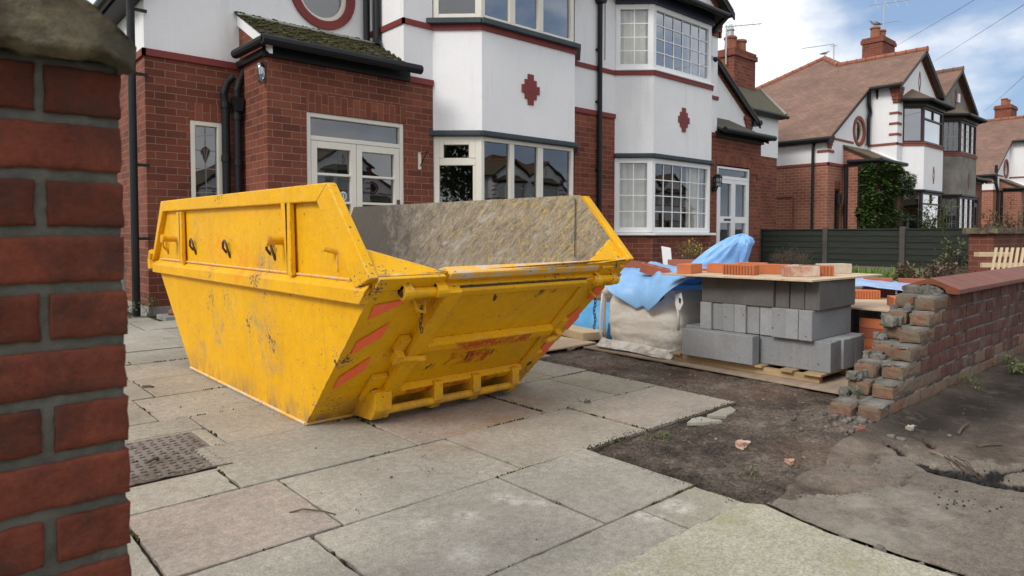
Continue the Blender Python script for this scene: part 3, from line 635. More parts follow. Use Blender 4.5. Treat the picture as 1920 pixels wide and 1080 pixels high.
for x in xs:
    for y in ys:
        wob = fbm(x, y, 0, 11, 4)
        dd = min(seg_d(x+0.012*wob, y+0.012*nz(x, y, 4, 12), c_) for c_ in (CR1, CR2, CR3, CR4, CR5)) if x < 4.4 else 9
        k = max(0.0, min(1.0, 1.35-dd))
        dirt = 0.0
        d2 = x-3.33+0.55*(y-0.95)+0.10*fbm(x, y, 3, 3, 3)
        dirt = max(dirt, min(1, max(0, d2*4.0+0.3)))
        if y > 1.10+0.05*nz(x, y, 7, 4) and x > 2.95: dirt = max(dirt, 0.9)
        if in_poly(x, y, TONGUE): dirt = 1.0
        z = 0.004+0.003*fbm(x, y, 6, 4, 3)-0.060*k*(0.75+0.5*nz(x, y, 2, 30))
        if k > 0 and dd < 0.8: z += 0.012*fbm(x, y, 8, 45, 3)
        lift = math.exp(-((x-3.10)**2/0.02+(y-.80)**2/0.03)); z += 0.012*lift*(1-k)
        if dirt > 0.5: z += 0.006+0.005*fbm(x, y, 8, 12, 3)
        if x > 4.2: z = 0.004+0.008*fbm(x, y, 6, 2, 3)
        ye = 1.195+0.03*nz(x, 0, 3, 6) if x < 2.5 else (1.225+.03*min(1, max(0, (x-2.5)/.4))+.025*nz(x, 0, 3, 5)) if x < 2.9 else min(1.305, 1.25+.025*nz(x, 0, 3, 5)+max(0, (x-2.9)*.15))
        xe = 2.282+0.010*fbm(y, 1, 2, 9, 4)+.010*nz(y, 3, 3, 2.2)+max(0, y-.93)*0.24
        if x < 3.4: dirt = max(dirt, min(1, max(0, 1-(ye-y)/.10)))*1.0 if x > 2.42 else dirt
        if y > 1.16 and x > 3.0: z += .028*min(1, max(0, (y-1.16)/.12))*min(1, (x-3.0)/.3)
        fx = min(1, max(0, (x-xe)/.03)); z -= .010*(1-fx)**2
        pts.append((max(x, xe), min(y, ye), z)); crk.append(k); drt.append(dirt)
ny = len(ys); F = []
for i in range(len(xs)-1):
    for j in range(ny-1):
        x, y = xs[i], ys[j]
        q4 = [pts[k_] for k_ in (i*ny+j, (i+1)*ny+j, (i+1)*ny+j+1, i*ny+j+1)]
        if max(q[0] for q in q4)-min(q[0] for q in q4) < 1e-5 or max(q[1] for q in q4)-min(q[1] for q in q4) < 1e-5: continue
        F.append((i*ny+j, (i+1)*ny+j, (i+1)*ny+j+1, i*ny+j+1))
g.add(pts, F)
tm = g.build('tarmac_footway', 'worn_tarmac', smooth=True, fix=False)
for nm, arr in (('crack', crk), ('dirt', drt)):
    at_ = tm.data.attributes.new(nm, 'FLOAT', 'POINT'); at_.data.foreach_set('value', arr)
tag(tm, kind='structure')

# ------------------------------------------------------------------ houses
class WF:
    """wall frame: s along the wall, z up, w inwards"""
    def __init__(s, T, p0, p1, ref=(7.3, 11.0)):
        a = Vector(T(*p0)); b = Vector(T(*p1)); s.o = a; s.L = (b-a).length; s.d = (b-a)/s.L
        n = Vector((-s.d.y, s.d.x)); r = Vector(T(*ref))
        if (r-a).dot(n) < 0: n = -n
        s.n = n
    def __call__(s, a, z, w):
        q = s.o+s.d*a+s.n*w
        return (q.x, q.y, z)
def wall(g, F, s0, s1, z0, z1, holes=(), m=0, rev=0.10, mr=None):
    S = sorted({s0, s1, *[h[0] for h in holes], *[h[1] for h in holes]}); Z = sorted({z0, z1, *[h[2] for h in holes], *[h[3] for h in holes]})
    for a, b in zip(S[:-1], S[1:]):
        for c, d in zip(Z[:-1], Z[1:]):
            if any(h[0] < (a+b)/2 < h[1] and h[2] < (c+d)/2 < h[3] for h in holes): continue
            g.poly([F(a, c, 0), F(b, c, 0), F(b, d, 0), F(a, d, 0)], m)
    mr = m if mr is None else mr
    for a, b, c, d in holes:
        for q in ([F(a, c, 0), F(a, c, rev), F(a, d, rev), F(a, d, 0)], [F(b, c, 0), F(b, c, rev), F(b, d, rev), F(b, d, 0)],
                  [F(a, d, 0), F(a, d, rev), F(b, d, rev), F(b, d, 0)], [F(a, c, 0), F(a, c, rev), F(b, c, rev), F(b, c, 0)]):
            g.poly(q, mr)
def window(parent, F, s0, s1, z0, z1, mull=(), trans=(), t=0.06, d0=0.02, d1=0.09, mat='cream_paint', gmat='window_glass', grids=(), lead='white_plastic', name='window', tb=None, extra=()):
    g = G(); tb = t if tb is None else tb
    g.fbox(F, s0, s0+t, z0, z1, d0, d1); g.fbox(F, s1-t, s1, z0, z1, d0, d1)
    g.fbox(F, s0+t, s1-t, z0, z0+tb, d0, d1-.004); g.fbox(F, s0+t, s1-t, z1-tb, z1, d0, d1-.004)
    for c, w in mull: g.fbox(F, c-w/2, c+w/2, z0+tb, z1-tb, d0+.004, d1-.008)
    for e in trans:
        z, w = e[0], e[1]; a, b = (e[2], e[3]) if len(e) > 2 else (s0+t, s1-t)
        g.fbox(F, a, b, z-w/2, z+w/2, d0+.008, d1-.012)
    for e in extra: g.fbox(F, *e)
    fr = g.build(name, mat, parent, bevel=0.006, seg=1)
    g = G(); dd = (d0+d1)/2+.012
    g.poly([F(s0+t*.5, z0+tb*.5, dd), F(s1-t*.5, z0+tb*.5, dd), F(s1-t*.5, z1-tb*.5, dd), F(s0+t*.5, z1-tb*.5, dd)])
    g.build('pane', gmat, fr, fix=False)
    if grids:
        g = G()
        for a, b, c, d, nc, nr, w in grids:
            for i in range(1, nc): x = a+(b-a)*i/nc; g.fbox(F, x-w/2, x+w/2, c, d, dd-.016, dd-.006)
            for i in range(1, nr): z = c+(d-c)*i/nr; g.fbox(F, a, b, z-w/2, z+w/2, dd-.014, dd-.005)
        g.build('glazing_bars', lead, fr)
    return fr
def curtain(parent, F, s0, s1, z0, z1, w, mat='curtain', wav=0.035, k=34):
    g = G(); n = max(12, int((s1-s0)*110))
    g.grid(lambda u, v: F(s0+(s1-s0)*u, z0+(z1-z0)*v, w+wav*math.sin(u*(s1-s0)*k+1.3*math.sin(u*9))*(0.6+0.4*v)), n, 3)
    g.build('curtain', mat, parent, smooth=True)
def circ_fill(g, F, cx, cz, half, r, n=32, m=0):
    per = []
    for i in range(n):
        a = 2*math.pi*(i+.5)/n; c, s_ = math.cos(a), math.sin(a); k = half/max(abs(c), abs(s_)); per.append((cx+c*k, cz+s_*k))
    cir = [(cx+r*math.cos(2*math.pi*(i+.5)/n), cz+r*math.sin(2*math.pi*(i+.5)/n)) for i in range(n)]
    for i in range(n):
        j = (i+1) % n
        q = [F(*per[i], 0), F(*per[j], 0), F(*cir[j], 0), F(*cir[i], 0)]
        a, b = per[i], per[j]
        if abs(a[0]-b[0]) > 1e-6 and abs(a[1]-b[1]) > 1e-6:
            co = (a[0] if abs(abs(a[0]-cx)-half) < 1e-6 else b[0], a[1] if abs(abs(a[1]-cz)-half) < 1e-6 else b[1])
            q = [q[0], F(*co, 0), *q[1:]]
        g.poly(q, m)
def ring(g, F, cx, cz, r0, r1, w0, w1, n=36, m=0):
    A = []
    for r, w in ((r0, w1), (r0, w0), (r1, w0), (r1, w1)):
        A += [F(cx+r*math.cos(2*math.pi*i/n), cz+r*math.sin(2*math.pi*i/n), w) for i in range(n)]
    g.add(A, [(k*n+i, k*n+(i+1) % n, ((k+1) % 4)*n+(i+1) % n, ((k+1) % 4)*n+i) for k in range(4) for i in range(n)], m)
def pipe(parent, P, r=0.042, brackets=(), mat='black_paint', name='downpipe', collars=()):
    g = G(); g.tube(P, r, 12)
    for z in collars: 
        x, y = P[-1][0], P[-1][1]; g.lathe([(r*1.25, -.04), (r*1.25, .04)], (x, y, z), 12)
    for x, y, z, bx, by in brackets: g.box(min(x, bx)-.012, max(x, bx)+.012, min(y, by)-.012, max(y, by)+.012, z-.018, z+.018)
    return g.build(name, mat, parent, smooth=False)

def house(T, base, label, cat='house', sp=None, group=None):
    D = dict(brick='red_brick', render='white_render', red='red_paint', roof='brown_tiles', porch='pantile', frame='cream_paint', leaded=False, style=1, far=False, glass='window_glass', gut='black_paint', verge='red_brick')
    D.update(sp or {}); st = D['style']; far = D['far']
    h = thing('house', (*T(*base), 0), label, cat, group)
    P = lambda x, y, z: (*T(x, y), z)
    zl = lambda x: 4.05+0.64*(x-1.87)
    zr = lambda x: 7.51-0.64*(x-7.275)
    hall = WF(T, (2.11, 9.17), (5.245, 9.17)); side = WF(T, (2.11, 9.17), (2.11, 18.2), (7, 12)); pl = WF(T, (3.255, 8.247), (3.255, 9.17))
    pf = WF(T, (3.255, 8.247), (5.745, 8.247)); wf = WF(T, (5.245, 8.25), (9.37, 8.25)); ws = WF(T, (5.245, 8.25), (5.245, 9.17))
    bay = [WF(T, (5.745, 8.25), (6.275, 7.745)), WF(T, (6.275, 7.745), (8.28, 7.745)), WF(T, (8.28, 7.745), (8.81, 8.25))]
    # --- brick storey
    g = G()
    wz0 = 1.02
    wall(g, hall, 0, 1.145, -.05, 3.2, [(0.51, 0.905, wz0, 2.47)])
    sideholes = [(2.10, 2.62, 1.18, 2.9)] if st in (3,) else []
    wall(g, side, 0, 9.0, -.05, 3.2, sideholes)
    wall(g, pl, 0, 0.923, -.05, 3.2)
    wall(g, pf, 0, 2.49, -.05, 3.2, [(0.515, 1.985, -.05, 2.593)], rev=.12)
    wall(g, WF(T, (8.81, 8.25), (9.37, 8.25)), 0, .56, -.05, 3.2)
    for b in bay: wall(g, b, 0, b.L, -.05, 0.985)
    # gable cheek of the lean-to porch
    g.poly([P(3.255, 8.25, 3.2), P(3.255, 9.168, 3.2), P(3.255, 9.168, 3.86), P(3.255, 8.25, 3.32)])
    w = g.build('brickwork', D['brick'], h, fix=False)
    g = G(); g.fbox(hall, .50, .915, 2.471, 2.70, -.005, .02); g.build('brick_lintel', 'red_brick_soldier' if not far else D['brick'], w)
    g = G(); g.fbox(pf, .505, 1.995, 2.594, 2.835, -.005, .02)
    g.build('brick_lintel', 'red_brick_soldier' if not far else D['brick'], w, fix=True)
    g = G(); g.fbox(hall, -.01, 1.14, -.05, .10, -.012, .02); g.fbox(side, -.01, 9.0, -.05, .10, -.012, .02)
    g.build('plinth', 'cement_grey', w)
    # --- rendered storey
    g = G(); rw = D['render']
    g.poly([hall(0, 3.2, 0), hall(1.79, 3.2, 0), hall(1.79, zl(3.9)-.06, 0), hall(0, zl(2.11)-.06, 0)])
    g.poly([hall(1.79, 3.2, 0), hall(2.91, 3.2, 0), hall(2.91, 3.93, 0), hall(1.79, 3.93, 0)])
    g.poly([hall(1.79, 5.05, 0), hall(2.91, 5.05, 0), hall(2.91, zl(5.02)-.06, 0), hall(1.79, zl(3.9)-.06, 0)])
    g.poly([hall(2.91, 3.2, 0), hall(3.135, 3.2, 0), hall(3.135, zl(5.245)-.06, 0), hall(2.91, zl(5.02)-.06, 0)])
    circ_fill(g, hall, 2.35, 4.49, .56, .40)
    wall(g, side, 0, 9.0, 3.2, 4.14)
    wall(g, ws, 0, .92, 3.2, 6.15)
    g.poly([wf(0, 3.2, 0), wf(.5, 3.2, 0), wf(.5, zl(5.745)-.06, 0), wf(0, zl(5.245)-.06, 0)])
    g.poly([wf(.5, 5.5, 0), wf(3.565, 5.5, 0), wf(3.565, zr(8.81)-.06, 0), wf(2.03, 7.45, 0), wf(.5, zl(5.745)-.06, 0)])
    g.poly([wf(3.565, 3.2, 0), wf(4.125, 3.2, 0), wf(4.125, zr(9.37)-.06, 0), wf(3.565, zr(8.81)-.06, 0)])
    for b in bay: wall(g, b, 0, b.L, 2.54, 4.03)
    rn = g.build('rendered_wall', rw, h, fix=False)
    # --- red bands
    g = G(); rp = D['red']
    for F, a, b, z0, z1, pr in ((hall, -.03, 1.145, 3.2, 3.285, .03), (side, -.03, 9.0, 3.2, 3.285, .03), (wf, .015, .5, 3.2, 3.285, .03), (wf, 3.565, 4.125, 3.2, 3.285, .03),
                                (wf, -.025, .5, 4.02, 4.1, .025), (ws, -.025, .92, 4.02, 4.1, .025), (wf, 3.565, 4.125, 4.02, 4.1, .025)):
        g.fbox(F, a, b, z0, z1, -pr, .01)
    for i, b in enumerate(bay): g.fbox(b, -.012 if i == 1 else 0, b.L+(.012 if i == 1 else 0), 4.02, 4.10, -.03, .01)
    g.build('red_band', rp, rn); g = G()
    if st in (1, 2):
        c = bay[1].L/2-.02 if st == 1 else bay[1].L/2+.02
        y0 = 3.285
        for hw, hz in ((.062, .2375), (.125, .150), (.188, .062)): g.fbox(bay[1], c-hw, c+hw, y0-hz, y0+hz, -.018-.002*(hz < .1)-.001*(hz < .2), .01)
    else:
        for F, c, cz_, hw, hz in ((bay[1], bay[1].L/2, 3.08, .075, .29), (wf, 2.05, 6.42, .10, .34)):
            for k in range(7):
                t0 = k/7; t1 = (k+1)/7
                for sx in (-1, 1):
                    for sz in (-1, 1):
                        a = c+sx*hw*t0; b = c+sx*(hw*t1+.012)
                        g.fbox(F, min(a, b), max(a, b), min(cz_+sz*hz*(1-t1), cz_+sz*(hz*(1-t0)+.01)), max(cz_+sz*hz*(1-t1), cz_+sz*(hz*(1-t0)+.01)), -.016, .01)
        for z in (4.34, 4.70, 5.05): g.fbox(wf, -.03, .36, z, z+.075, -.022, .01); g.fbox(ws, -.022, .25, z, z+.075, -.022, .01)
        g.fbox(hall, -.025, .40, 3.60, 3.68, -.022, .01); g.fbox(side, -.022, .35, 3.60, 3.68, -.022, .01)
        g.fbox(hall, .25, 1.9, 4.02, 4.09, -.02, .01)
    g.build('brick_motif', rp, rn)
    # brick verges and kneelers under the sloping roof edges
    g = G()
    def strip(F, s0, z0, s1, z1, wd, pr): g.prism([F(s0, z0, -pr), F(s1, z1, -pr), F(s1, z1-wd, -pr), F(s0, z0-wd, -pr)], Vector(F(0, 0, .01+pr))-Vector(F(0, 0, 0)))
    strip(hall, 0, zl(2.11)-.07, 3.1, zl(5.21)-.07, .17, .02)
    strip(wf, 0, zl(5.245)-.07, 2.03, 7.43, .17, .02); strip(wf, 2.03, 7.43, 4.125, zr(9.37)-.07, .17, .02)
    for k in range(5):
        g.fbox(wf, -.10+.02*k*(k > 0)*0-.02*0, .36-.03*(4-k), 5.42+.11*k, 5.42+.11*k+.108, -.035-.012*k, .01); g.fbox(ws, -.035, .22-.02*(4-k), 5.42+.11*k, 5.42+.11*k+.108, -.05-.03*k, .01)
    for k in range(4 if st > 1 else 0): g.fbox(hall, -.05-.02*k, .20+.05*k, 3.72+.10*k, 3.72+.10*k+.098, -.025-.01*k, .01)
    g.build('brick_verge', D['verge'], rn)
    # --- main roof
    g = G()
    def slope(pts, zf): g.prism([P(x, y, zf(x, y)) for x, y in pts], (0, 0, -.055))
    slope([(1.87, 9.02), (4.98, 9.02), (4.98, 8.02), (7.275, 8.02), (7.275, 11.05), (8.23, 12), (1.87, 18.36)], lambda x, y: zl(x))
    slope([(7.275, 8.02), (9.37, 8.02), (9.37, 8.955), (7.275, 11.05)], lambda x, y: zr(x))
    fz = lambda x, y: 8.12-.64*(12-y)
    slope([(7.275, 11.05), (9.37, 8.955), (9.37, 12), (8.23, 12)], fz)
    slope([(8.23, 12), (9.37, 12), (9.37, 18.36), (1.87, 18.36)], lambda x, y: 8.12-.64*(y-12))
    rf = g.build('roof', D['roof'], h)
    g = G(); rr = random.Random(3)
    for a, b in (((7.275, 8.0, 7.515), (7.275, 11.05, 7.515)), ((7.275, 11.05, 7.515), (8.23, 12, 8.125)), ((8.23, 12, 8.125), (9.37, 12, 8.125)), ((1.87, 18.36, 4.055), (8.23, 12, 8.125))):
        A = Vector(P(*a)); B = Vector(P(*b)); L = (B-A).length; n = max(2, int(L/.33))
        for i in range(n):
            p = A.lerp(B, i/n); q = A.lerp(B, (i+.97)/n); g.tube([p, p.lerp(q, .12), q], [.115, .10, .10], 10)
    g.build('ridge_tiles', 'terracotta' if st == 3 else D['roof'], rf)
    g = G()
    def barge(a, b, hgt=.16):
        A = Vector(P(*a)); B = Vector(P(*b)); n = Vector(P(a[0], a[1]+.035, a[2]))-A
        g.prism([A+Vector((0, 0, -.01)), B+Vector((0, 0, -.01)), B+Vector((0, 0, -hgt)), A+Vector((0, 0, -hgt))], n)
    barge((1.80, 9.03, zl(1.80)), (4.98, 9.03, zl(4.98))); barge((4.9, 8.03, zl(4.9)), (7.275, 8.03, 7.51)); barge((7.275, 8.03, 7.51), (9.37, 8.03, zr(9.37)))
    g.build('bargeboard', 'black_paint', rf)
    g = G()
    g.tube([P(1.83, 9.0, 3.99), P(1.83, 18.3, 3.99)], .07, 10); g.box(*sorted((P(1.88, 0, 0)[0], P(2.12, 0, 0)[0])), *sorted((P(0, 9.05, 0)[1], P(0, 18.3, 0)[1])), 3.90, 4.02)
    g.build('gutter', D['gut'], rf)
    for q_ in ([P(4.94, 8.05, 5.95), P(4.94, 9.1, 5.95)], [P(9.37, 8.05, 6.05), P(9.37, 8.7, 6.05)]): g = G(); g.tube(q_, .06, 10); g.build('gutter', D['gut'], rf)
    # --- bay dressings
    g = G()
    for i, b in enumerate(bay):
        e = .03 if i == 1 else 0
        g.fbox(b, -e-(.06 if i == 0 else 0), b.L+e, 2.465, 2.545, -.06, .03)
    g.build('flashing', 'lead_grey' if st < 3 else 'black_paint', h, bevel=.015)
    sl = 'lead_grey' if st == 1 else ('white_plastic' if st == 2 else D['red'])
    g = G()
    for i, b in enumerate(bay):
        e = .05 if i == 1 else 0
        if st == 1: g.fbox(b, -e-(.08 if i == 0 else 0), b.L+e, 4.10, 4.18, -.10, .06)
        else: g.fbox(b, -e*.6, b.L+e*.6, 4.10, 4.135, -.05, .06)
    g.build('window_sill', [sl], h, bevel=.008, seg=1)
    g = G()
    for i, b in enumerate(bay):
        e = .05 if i == 1 else 0
        g.fbox(b, -e-.03, b.L+e, 0.985, 1.035, -.09, .06)
    g.build('window_sill', [sl], h, bevel=.008, seg=1)
    zt = 5.36; zb = 4.18 if st == 1 else 4.135
    g = G()
    for i, b in enumerate(bay): e = .02 if i == 1 else 0; g.fbox(b, -e, b.L+e, zt, zt+.2, -.04, .05)
    g.build('fascia', 'navy_fascia' if st < 3 else 'brown_frame', h)
    g = G()
    e = [(5.44, 8.25), (6.15, 7.52), (8.405, 7.52), (9.115, 8.25)]; tp = [(6.55, 8.249), (8.0, 8.249)]
    E3 = [P(x, y, zt+.24) for x, y in e]; T3 = [P(x, y, 6.06) for x, y in tp]
    for q in ([E3[0], E3[1], T3[0]], [E3[1], E3[2], T3[1], T3[0]], [E3[2], E3[3], T3[1]]): g.prism(q, (0, 0, -.05))
    br = g.build('bay_roof', 'dark_tiles' if st < 3 else 'brown_tiles', h)
    g = G(); g.tube([P(5.42, 8.24, zt+.17), P(6.13, 7.48, zt+.17), P(8.425, 7.48, zt+.17), P(9.13, 8.24, zt+.17)], .06, 10); g.build('gutter', 'black_paint', br)
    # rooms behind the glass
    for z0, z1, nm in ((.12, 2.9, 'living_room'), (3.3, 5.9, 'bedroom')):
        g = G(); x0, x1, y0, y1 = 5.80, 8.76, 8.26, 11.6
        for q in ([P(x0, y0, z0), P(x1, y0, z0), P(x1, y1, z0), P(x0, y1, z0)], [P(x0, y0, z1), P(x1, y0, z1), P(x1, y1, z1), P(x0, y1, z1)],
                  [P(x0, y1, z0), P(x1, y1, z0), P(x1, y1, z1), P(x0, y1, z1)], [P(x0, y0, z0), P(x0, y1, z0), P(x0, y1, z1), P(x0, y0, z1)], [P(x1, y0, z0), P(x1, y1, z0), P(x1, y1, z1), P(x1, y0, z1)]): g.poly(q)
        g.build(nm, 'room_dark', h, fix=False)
    # --- bay windows
    fm, gm = D['frame'], D['glass']
    for lvl, (z0, z1) in enumerate(((1.04, 2.465), (zb, zt))):
        L0, L1 = bay[0].L, bay[1].L
        if st == 1:
            if lvl == 0:
                f0 = window(h, bay[0], .0, L0-.01, z0, z1, trans=[(2.09, .11)], t=.09, mat=fm, gmat=gm,
                            extra=[(.09, .155, 2.14, 2.38, .02, .07), (L0-.20, L0-.10, 2.14, 2.38, .02, .07), (.155, L0-.20, 2.34, 2.38, .02, .068), (L0-.14, L0-.10, 1.10, 2.03, .02, .07)])
                window(h, bay[1], .0, L1, z0, z1, mull=[(.62, .10), (1.235, .12)], t=.065, mat=fm, gmat=gm)
            else:
                window(h, bay[0], .0, L0-.01, z0, z1, t=.09, mat=fm, gmat=gm); window(h, bay[1], .0, L1, z0, z1, mull=[(.63, .12), (1.235, .12)], t=.08, mat=fm, gmat='bright_glass')
            window(h, bay[2], .0, L0, z0, z1, t=.09, mat=fm, gmat=gm)
        elif st == 2:
            # mirrored house: the visible cheek is bay[2]
            window(h, bay[2], .01, L0, z0, z1, t=.10, mat=fm, gmat=gm, grids=[(.10, L0-.10, z0+.1, z1-.1, 2, 4, .018)])
            window(h, bay[1], .0, L1, z0, z1, t=.10, mat=fm, gmat='bright_glass' if lvl else gm, grids=[(.10, L1-.10, z0+.1, z1-.1, 6, 4, .018)])
            window(h, bay[0], .0, L0, z0, z1, t=.10, mat=fm, gmat=gm)
            curtain(h, bay[2], .05, L0-.05, z0+.03, z1-.02, .17); curtain(h, bay[1], .08, .62, z0+.03, z1-.02, .20); curtain(h, bay[1], L1-.30, L1-.1, z0+.03, z1-.02, .22)
        elif st == 3:
            window(h, bay[0], .0, L0-.01, z0, z1, t=.07, mat=fm, gmat='bright_glass' if lvl else gm)
            window(h, bay[1], .0, L1, z0, z1, mull=[(L1/2, .07)] if False else (), trans=[(z1-.40, .06)], t=.07, mat=fm, gmat=gm, extra=[(L1/2-.035, L1/2+.035, z1-.38, z1-.07, .03, .08)])
            window(h, bay[2], .0, L0, z0, z1, t=.07, mat=fm, gmat=gm)
            curtain(h, bay[1], .1, L1-.1, z0+.03, z1-.05, .17, 'net_curtain', .02)
        else:
            window(h, bay[2], .01, L0, z0, z1, t=.07, mat=fm, gmat=gm, grids=[(.07, L0-.07, z0+.07, z1-.07, 3, 4, .014)], lead='cement_grey')
            window(h, bay[1], .0, L1, z0, z1, mull=[(L1/3, .06), (2*L1/3, .06)], t=.07, mat=fm, gmat=gm, grids=[(.07, L1-.07, z0+.07, z1-.07, 6, 4, .012)], lead='cement_grey')
            window(h, bay[0], .0, L0, z0, z1, t=.07, mat=fm, gmat=gm)
            curtain(h, bay[1], .1, L1-.1, z0+.03, z1-.05, .17, 'net_curtain', .02)
    # --- hall window, round window
    lw = window(h, hall, .51, .905, wz0, 2.47, t=.06, mat=fm, gmat='window_glass', d0=.0, d1=.08)
    g = G()
    if st < 3:
        a, b, zc = .585, .83, 2.06; c = (a+b)/2; dd = .052
        L = lambda s, z: hall(s, z, dd-.008)
        for q in ([L(c, 2.40), L(c, 2.16)], [L(a, 2.10), L(c-.05, 2.10)], [L(c+.05, 2.10), L(b, 2.10)], [L(c, 2.16), L(c-.065, 2.10), L(c, 1.93), L(c+.065, 2.10), L(c, 2.16)], [L(c-.02, 2.12), L(c, 1.96), L(c+.02, 2.12)], [L(a, 1.86), L(b, 1.86)], [L(a, 1.55), L(b, 1.55)], [L(c, 1.93), L(c, 1.08)]): g.tube(q, .005, 5)
        g.build('glazing_bars', 'cement_grey', lw)
        g = G(); g.poly([L(c, 2.155), L(c-.055, 2.10), L(c, 1.95), L(c+.055, 2.10)]); g.build('coloured_glass', 'brown_frame', lw, fix=False)
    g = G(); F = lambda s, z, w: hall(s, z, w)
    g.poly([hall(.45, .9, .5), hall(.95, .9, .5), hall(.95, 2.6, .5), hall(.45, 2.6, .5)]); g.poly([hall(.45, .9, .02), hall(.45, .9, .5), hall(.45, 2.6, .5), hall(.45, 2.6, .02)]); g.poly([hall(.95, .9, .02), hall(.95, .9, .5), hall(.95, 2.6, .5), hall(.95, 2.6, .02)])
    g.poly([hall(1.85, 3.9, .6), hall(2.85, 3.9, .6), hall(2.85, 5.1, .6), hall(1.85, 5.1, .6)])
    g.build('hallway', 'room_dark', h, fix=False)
    g = G(); ring(g, hall, 2.35, 4.49, .385, .505, -.035, .10); rw_ = g.build('round_window', rp, h)
    g = G(); ring(g, hall, 2.35, 4.49, .325, .386, .03, .09); g.build('frame', 'cream_paint' if st != 4 else fm, rw_)
    g = G(); n = 32; g.poly([hall(2.35+.345*math.cos(2*math.pi*i/n), 4.49+.345*math.sin(2*math.pi*i/n), .065) for i in range(n)]); g.build('pane', 'window_glass', rw_, fix=False)
    # --- porch door
    if st == 1:
        s0, s1 = .515, 1.985; mid = 1.235
        ex = [(s0+.06, s1-.06, 2.235, 2.295, .02, .12)]
        d = window(h, pf, s0, s1, .02, 2.593, trans=[], t=.06, mat=fm, gmat='window_glass', d0=.015, d1=.10, extra=ex, name='porch_door')
        g = G()
        for a, b in ((s0+.065, mid-.003), (mid+.003, s1-.065)):
            L = [(a, a+.085, .05, 2.23), (b-.085, b, .05, 2.23), (a+.085, b-.085, 2.14, 2.23), (a+.085, b-.085, .05, .25)]
            for z in (.62, 1.03, 1.43, 1.80): L.append((a+.085, b-.085, z-.016, z+.016))
            for x0, x1, z0, z1 in L: g.fbox(pf, x0, x1, z0, z1, .02, .075)
        g.build('door_leaf', fm, d, bevel=.004, seg=1)
        g = G(); g.fbox(pf, s1-.115, s1-.085, 1.36, 1.50, -.02, .03); g.build('handle', 'steel_dark', d, bevel=.006)
        g = G(); c = pf(mid-.19, 1.52, .045); n = 24; g.poly([pf(mid-.19+.055*math.cos(2*math.pi*i/n), 1.52+.065*math.sin(2*math.pi*i/n), .046) for i in range(n)]); stk = g.build('sticker', 'sticker', d, fix=False)
        g = G(); ring(g, pf, mid-.19, 1.52, .036, .043, .042, .045, 24)
        for dx in (-.016, .016): g.fbox(pf, mid-.19+dx-.006, mid-.19+dx+.006, 1.50, 1.545, .042, .045)
        g.build('emblem', 'steel_dark', stk)
    else:
        s0, s1 = .515, 1.93
        d = window(h, pf, s0, s1, .02, 2.56, t=.05, mat='white_plastic' if st == 2 else fm, gmat='frosted_glass', d0=.015, d1=.10, name='porch_door', trans=[(2.31, .08)], mull=[])
        g = G(); c = (s0+s1)/2
        for a, b in ((s0+.055, c-.003), (c+.003, s1-.055)):
            for x0, x1, z0, z1 in ((a, a+.09, .05, 2.265), (b-.09, b, .05, 2.265), (a+.09, b-.09, 2.18, 2.265), (a+.09, b-.09, 1.27, 1.42), (a+.09, b-.09, .05, .25)): g.fbox(pf, x0, x1, z0, z1, .02, .075)
        g.build('door_leaf', 'white_plastic' if st == 2 else fm, d, bevel=.004, seg=1)
        g = G(); g.fbox(pf, c+.12, c+.40, 1.32, 1.37, .008, .03); g.build('letterbox', 'steel_dark', d, bevel=.005)
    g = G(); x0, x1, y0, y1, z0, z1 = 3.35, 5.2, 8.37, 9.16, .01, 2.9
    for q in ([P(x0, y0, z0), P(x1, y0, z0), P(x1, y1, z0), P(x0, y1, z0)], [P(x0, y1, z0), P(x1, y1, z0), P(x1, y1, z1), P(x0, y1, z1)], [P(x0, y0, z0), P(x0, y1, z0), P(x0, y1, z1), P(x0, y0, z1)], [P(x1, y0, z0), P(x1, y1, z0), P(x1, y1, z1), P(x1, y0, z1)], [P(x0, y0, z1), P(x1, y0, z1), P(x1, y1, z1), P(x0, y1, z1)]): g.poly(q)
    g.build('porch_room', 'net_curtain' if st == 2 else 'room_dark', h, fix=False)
    if st == 1:
        g = G(); g.box(4.05, 4.6, 9.05, 9.155, .02, 2.2); g.build('inner_door', 'cement_grey', h)
    # --- porch roof
    g = G(); y0, z0, y1, z1 = 8.02, 3.335, 9.168, 3.93; xa, xb = 3.19, 5.243
    if D['porch'] == 'pantile':
        n = 8; NX = 150
        for k in range(n):
            t0 = k/n; t1 = (k+1.25)/n if k < n-1 else 1.0
            ya, za, yb, zb_ = y0+(y1-y0)*t0, z0+(z1-z0)*t0, y0+(y1-y0)*min(1, t1), z0+(z1-z0)*min(1, t1)
            def fn(u, v, ya=ya, za=za, yb=yb, zb_=zb_, k=k):
                x = xa+(xb-xa)*u; wv = .019*abs(math.sin((x*math.pi)/.21))**.8+.005*nz(x, k*3.1, 0, 6)
                moss = .012*max(0, nz(x, k*1.7+v, 4, 9))*(1-v)
                yy = ya+(yb-ya)*v
                return P(x, yy-(.012*nz(x, k, 1, 5) if v < .01 else 0), za+(zb_-za)*v+.035*(1-v)+wv+moss)
            g.grid(fn, NX, 2)
            g.grid(lambda u, v, ya=ya, za=za, fn=fn: (fn(u, 0)[0], fn(u, 0)[1], fn(u, 0)[2]-.032*v), NX, 1)
        pr = g.build('porch_roof', 'pantile', h, fix=True)
        g = G(); rr = random.Random(5)
        for _ in range(420):
            u = rr.random(); k = rr.randrange(n); x = xa+(xb-xa)*u
            if x > 5.24: continue
            t = (k+rr.random()*.3)/n; y = y0+(y1-y0)*t; z = z0+(z1-z0)*t+.04+.019*abs(math.sin(x*math.pi/.21)); s = rr.uniform(.008, .024)*(1.5-u*.5)
            g.lathe([(s, -.006), (s*.85, s*.3), (s*.35, s*.55)], P(x, y, z), 6)
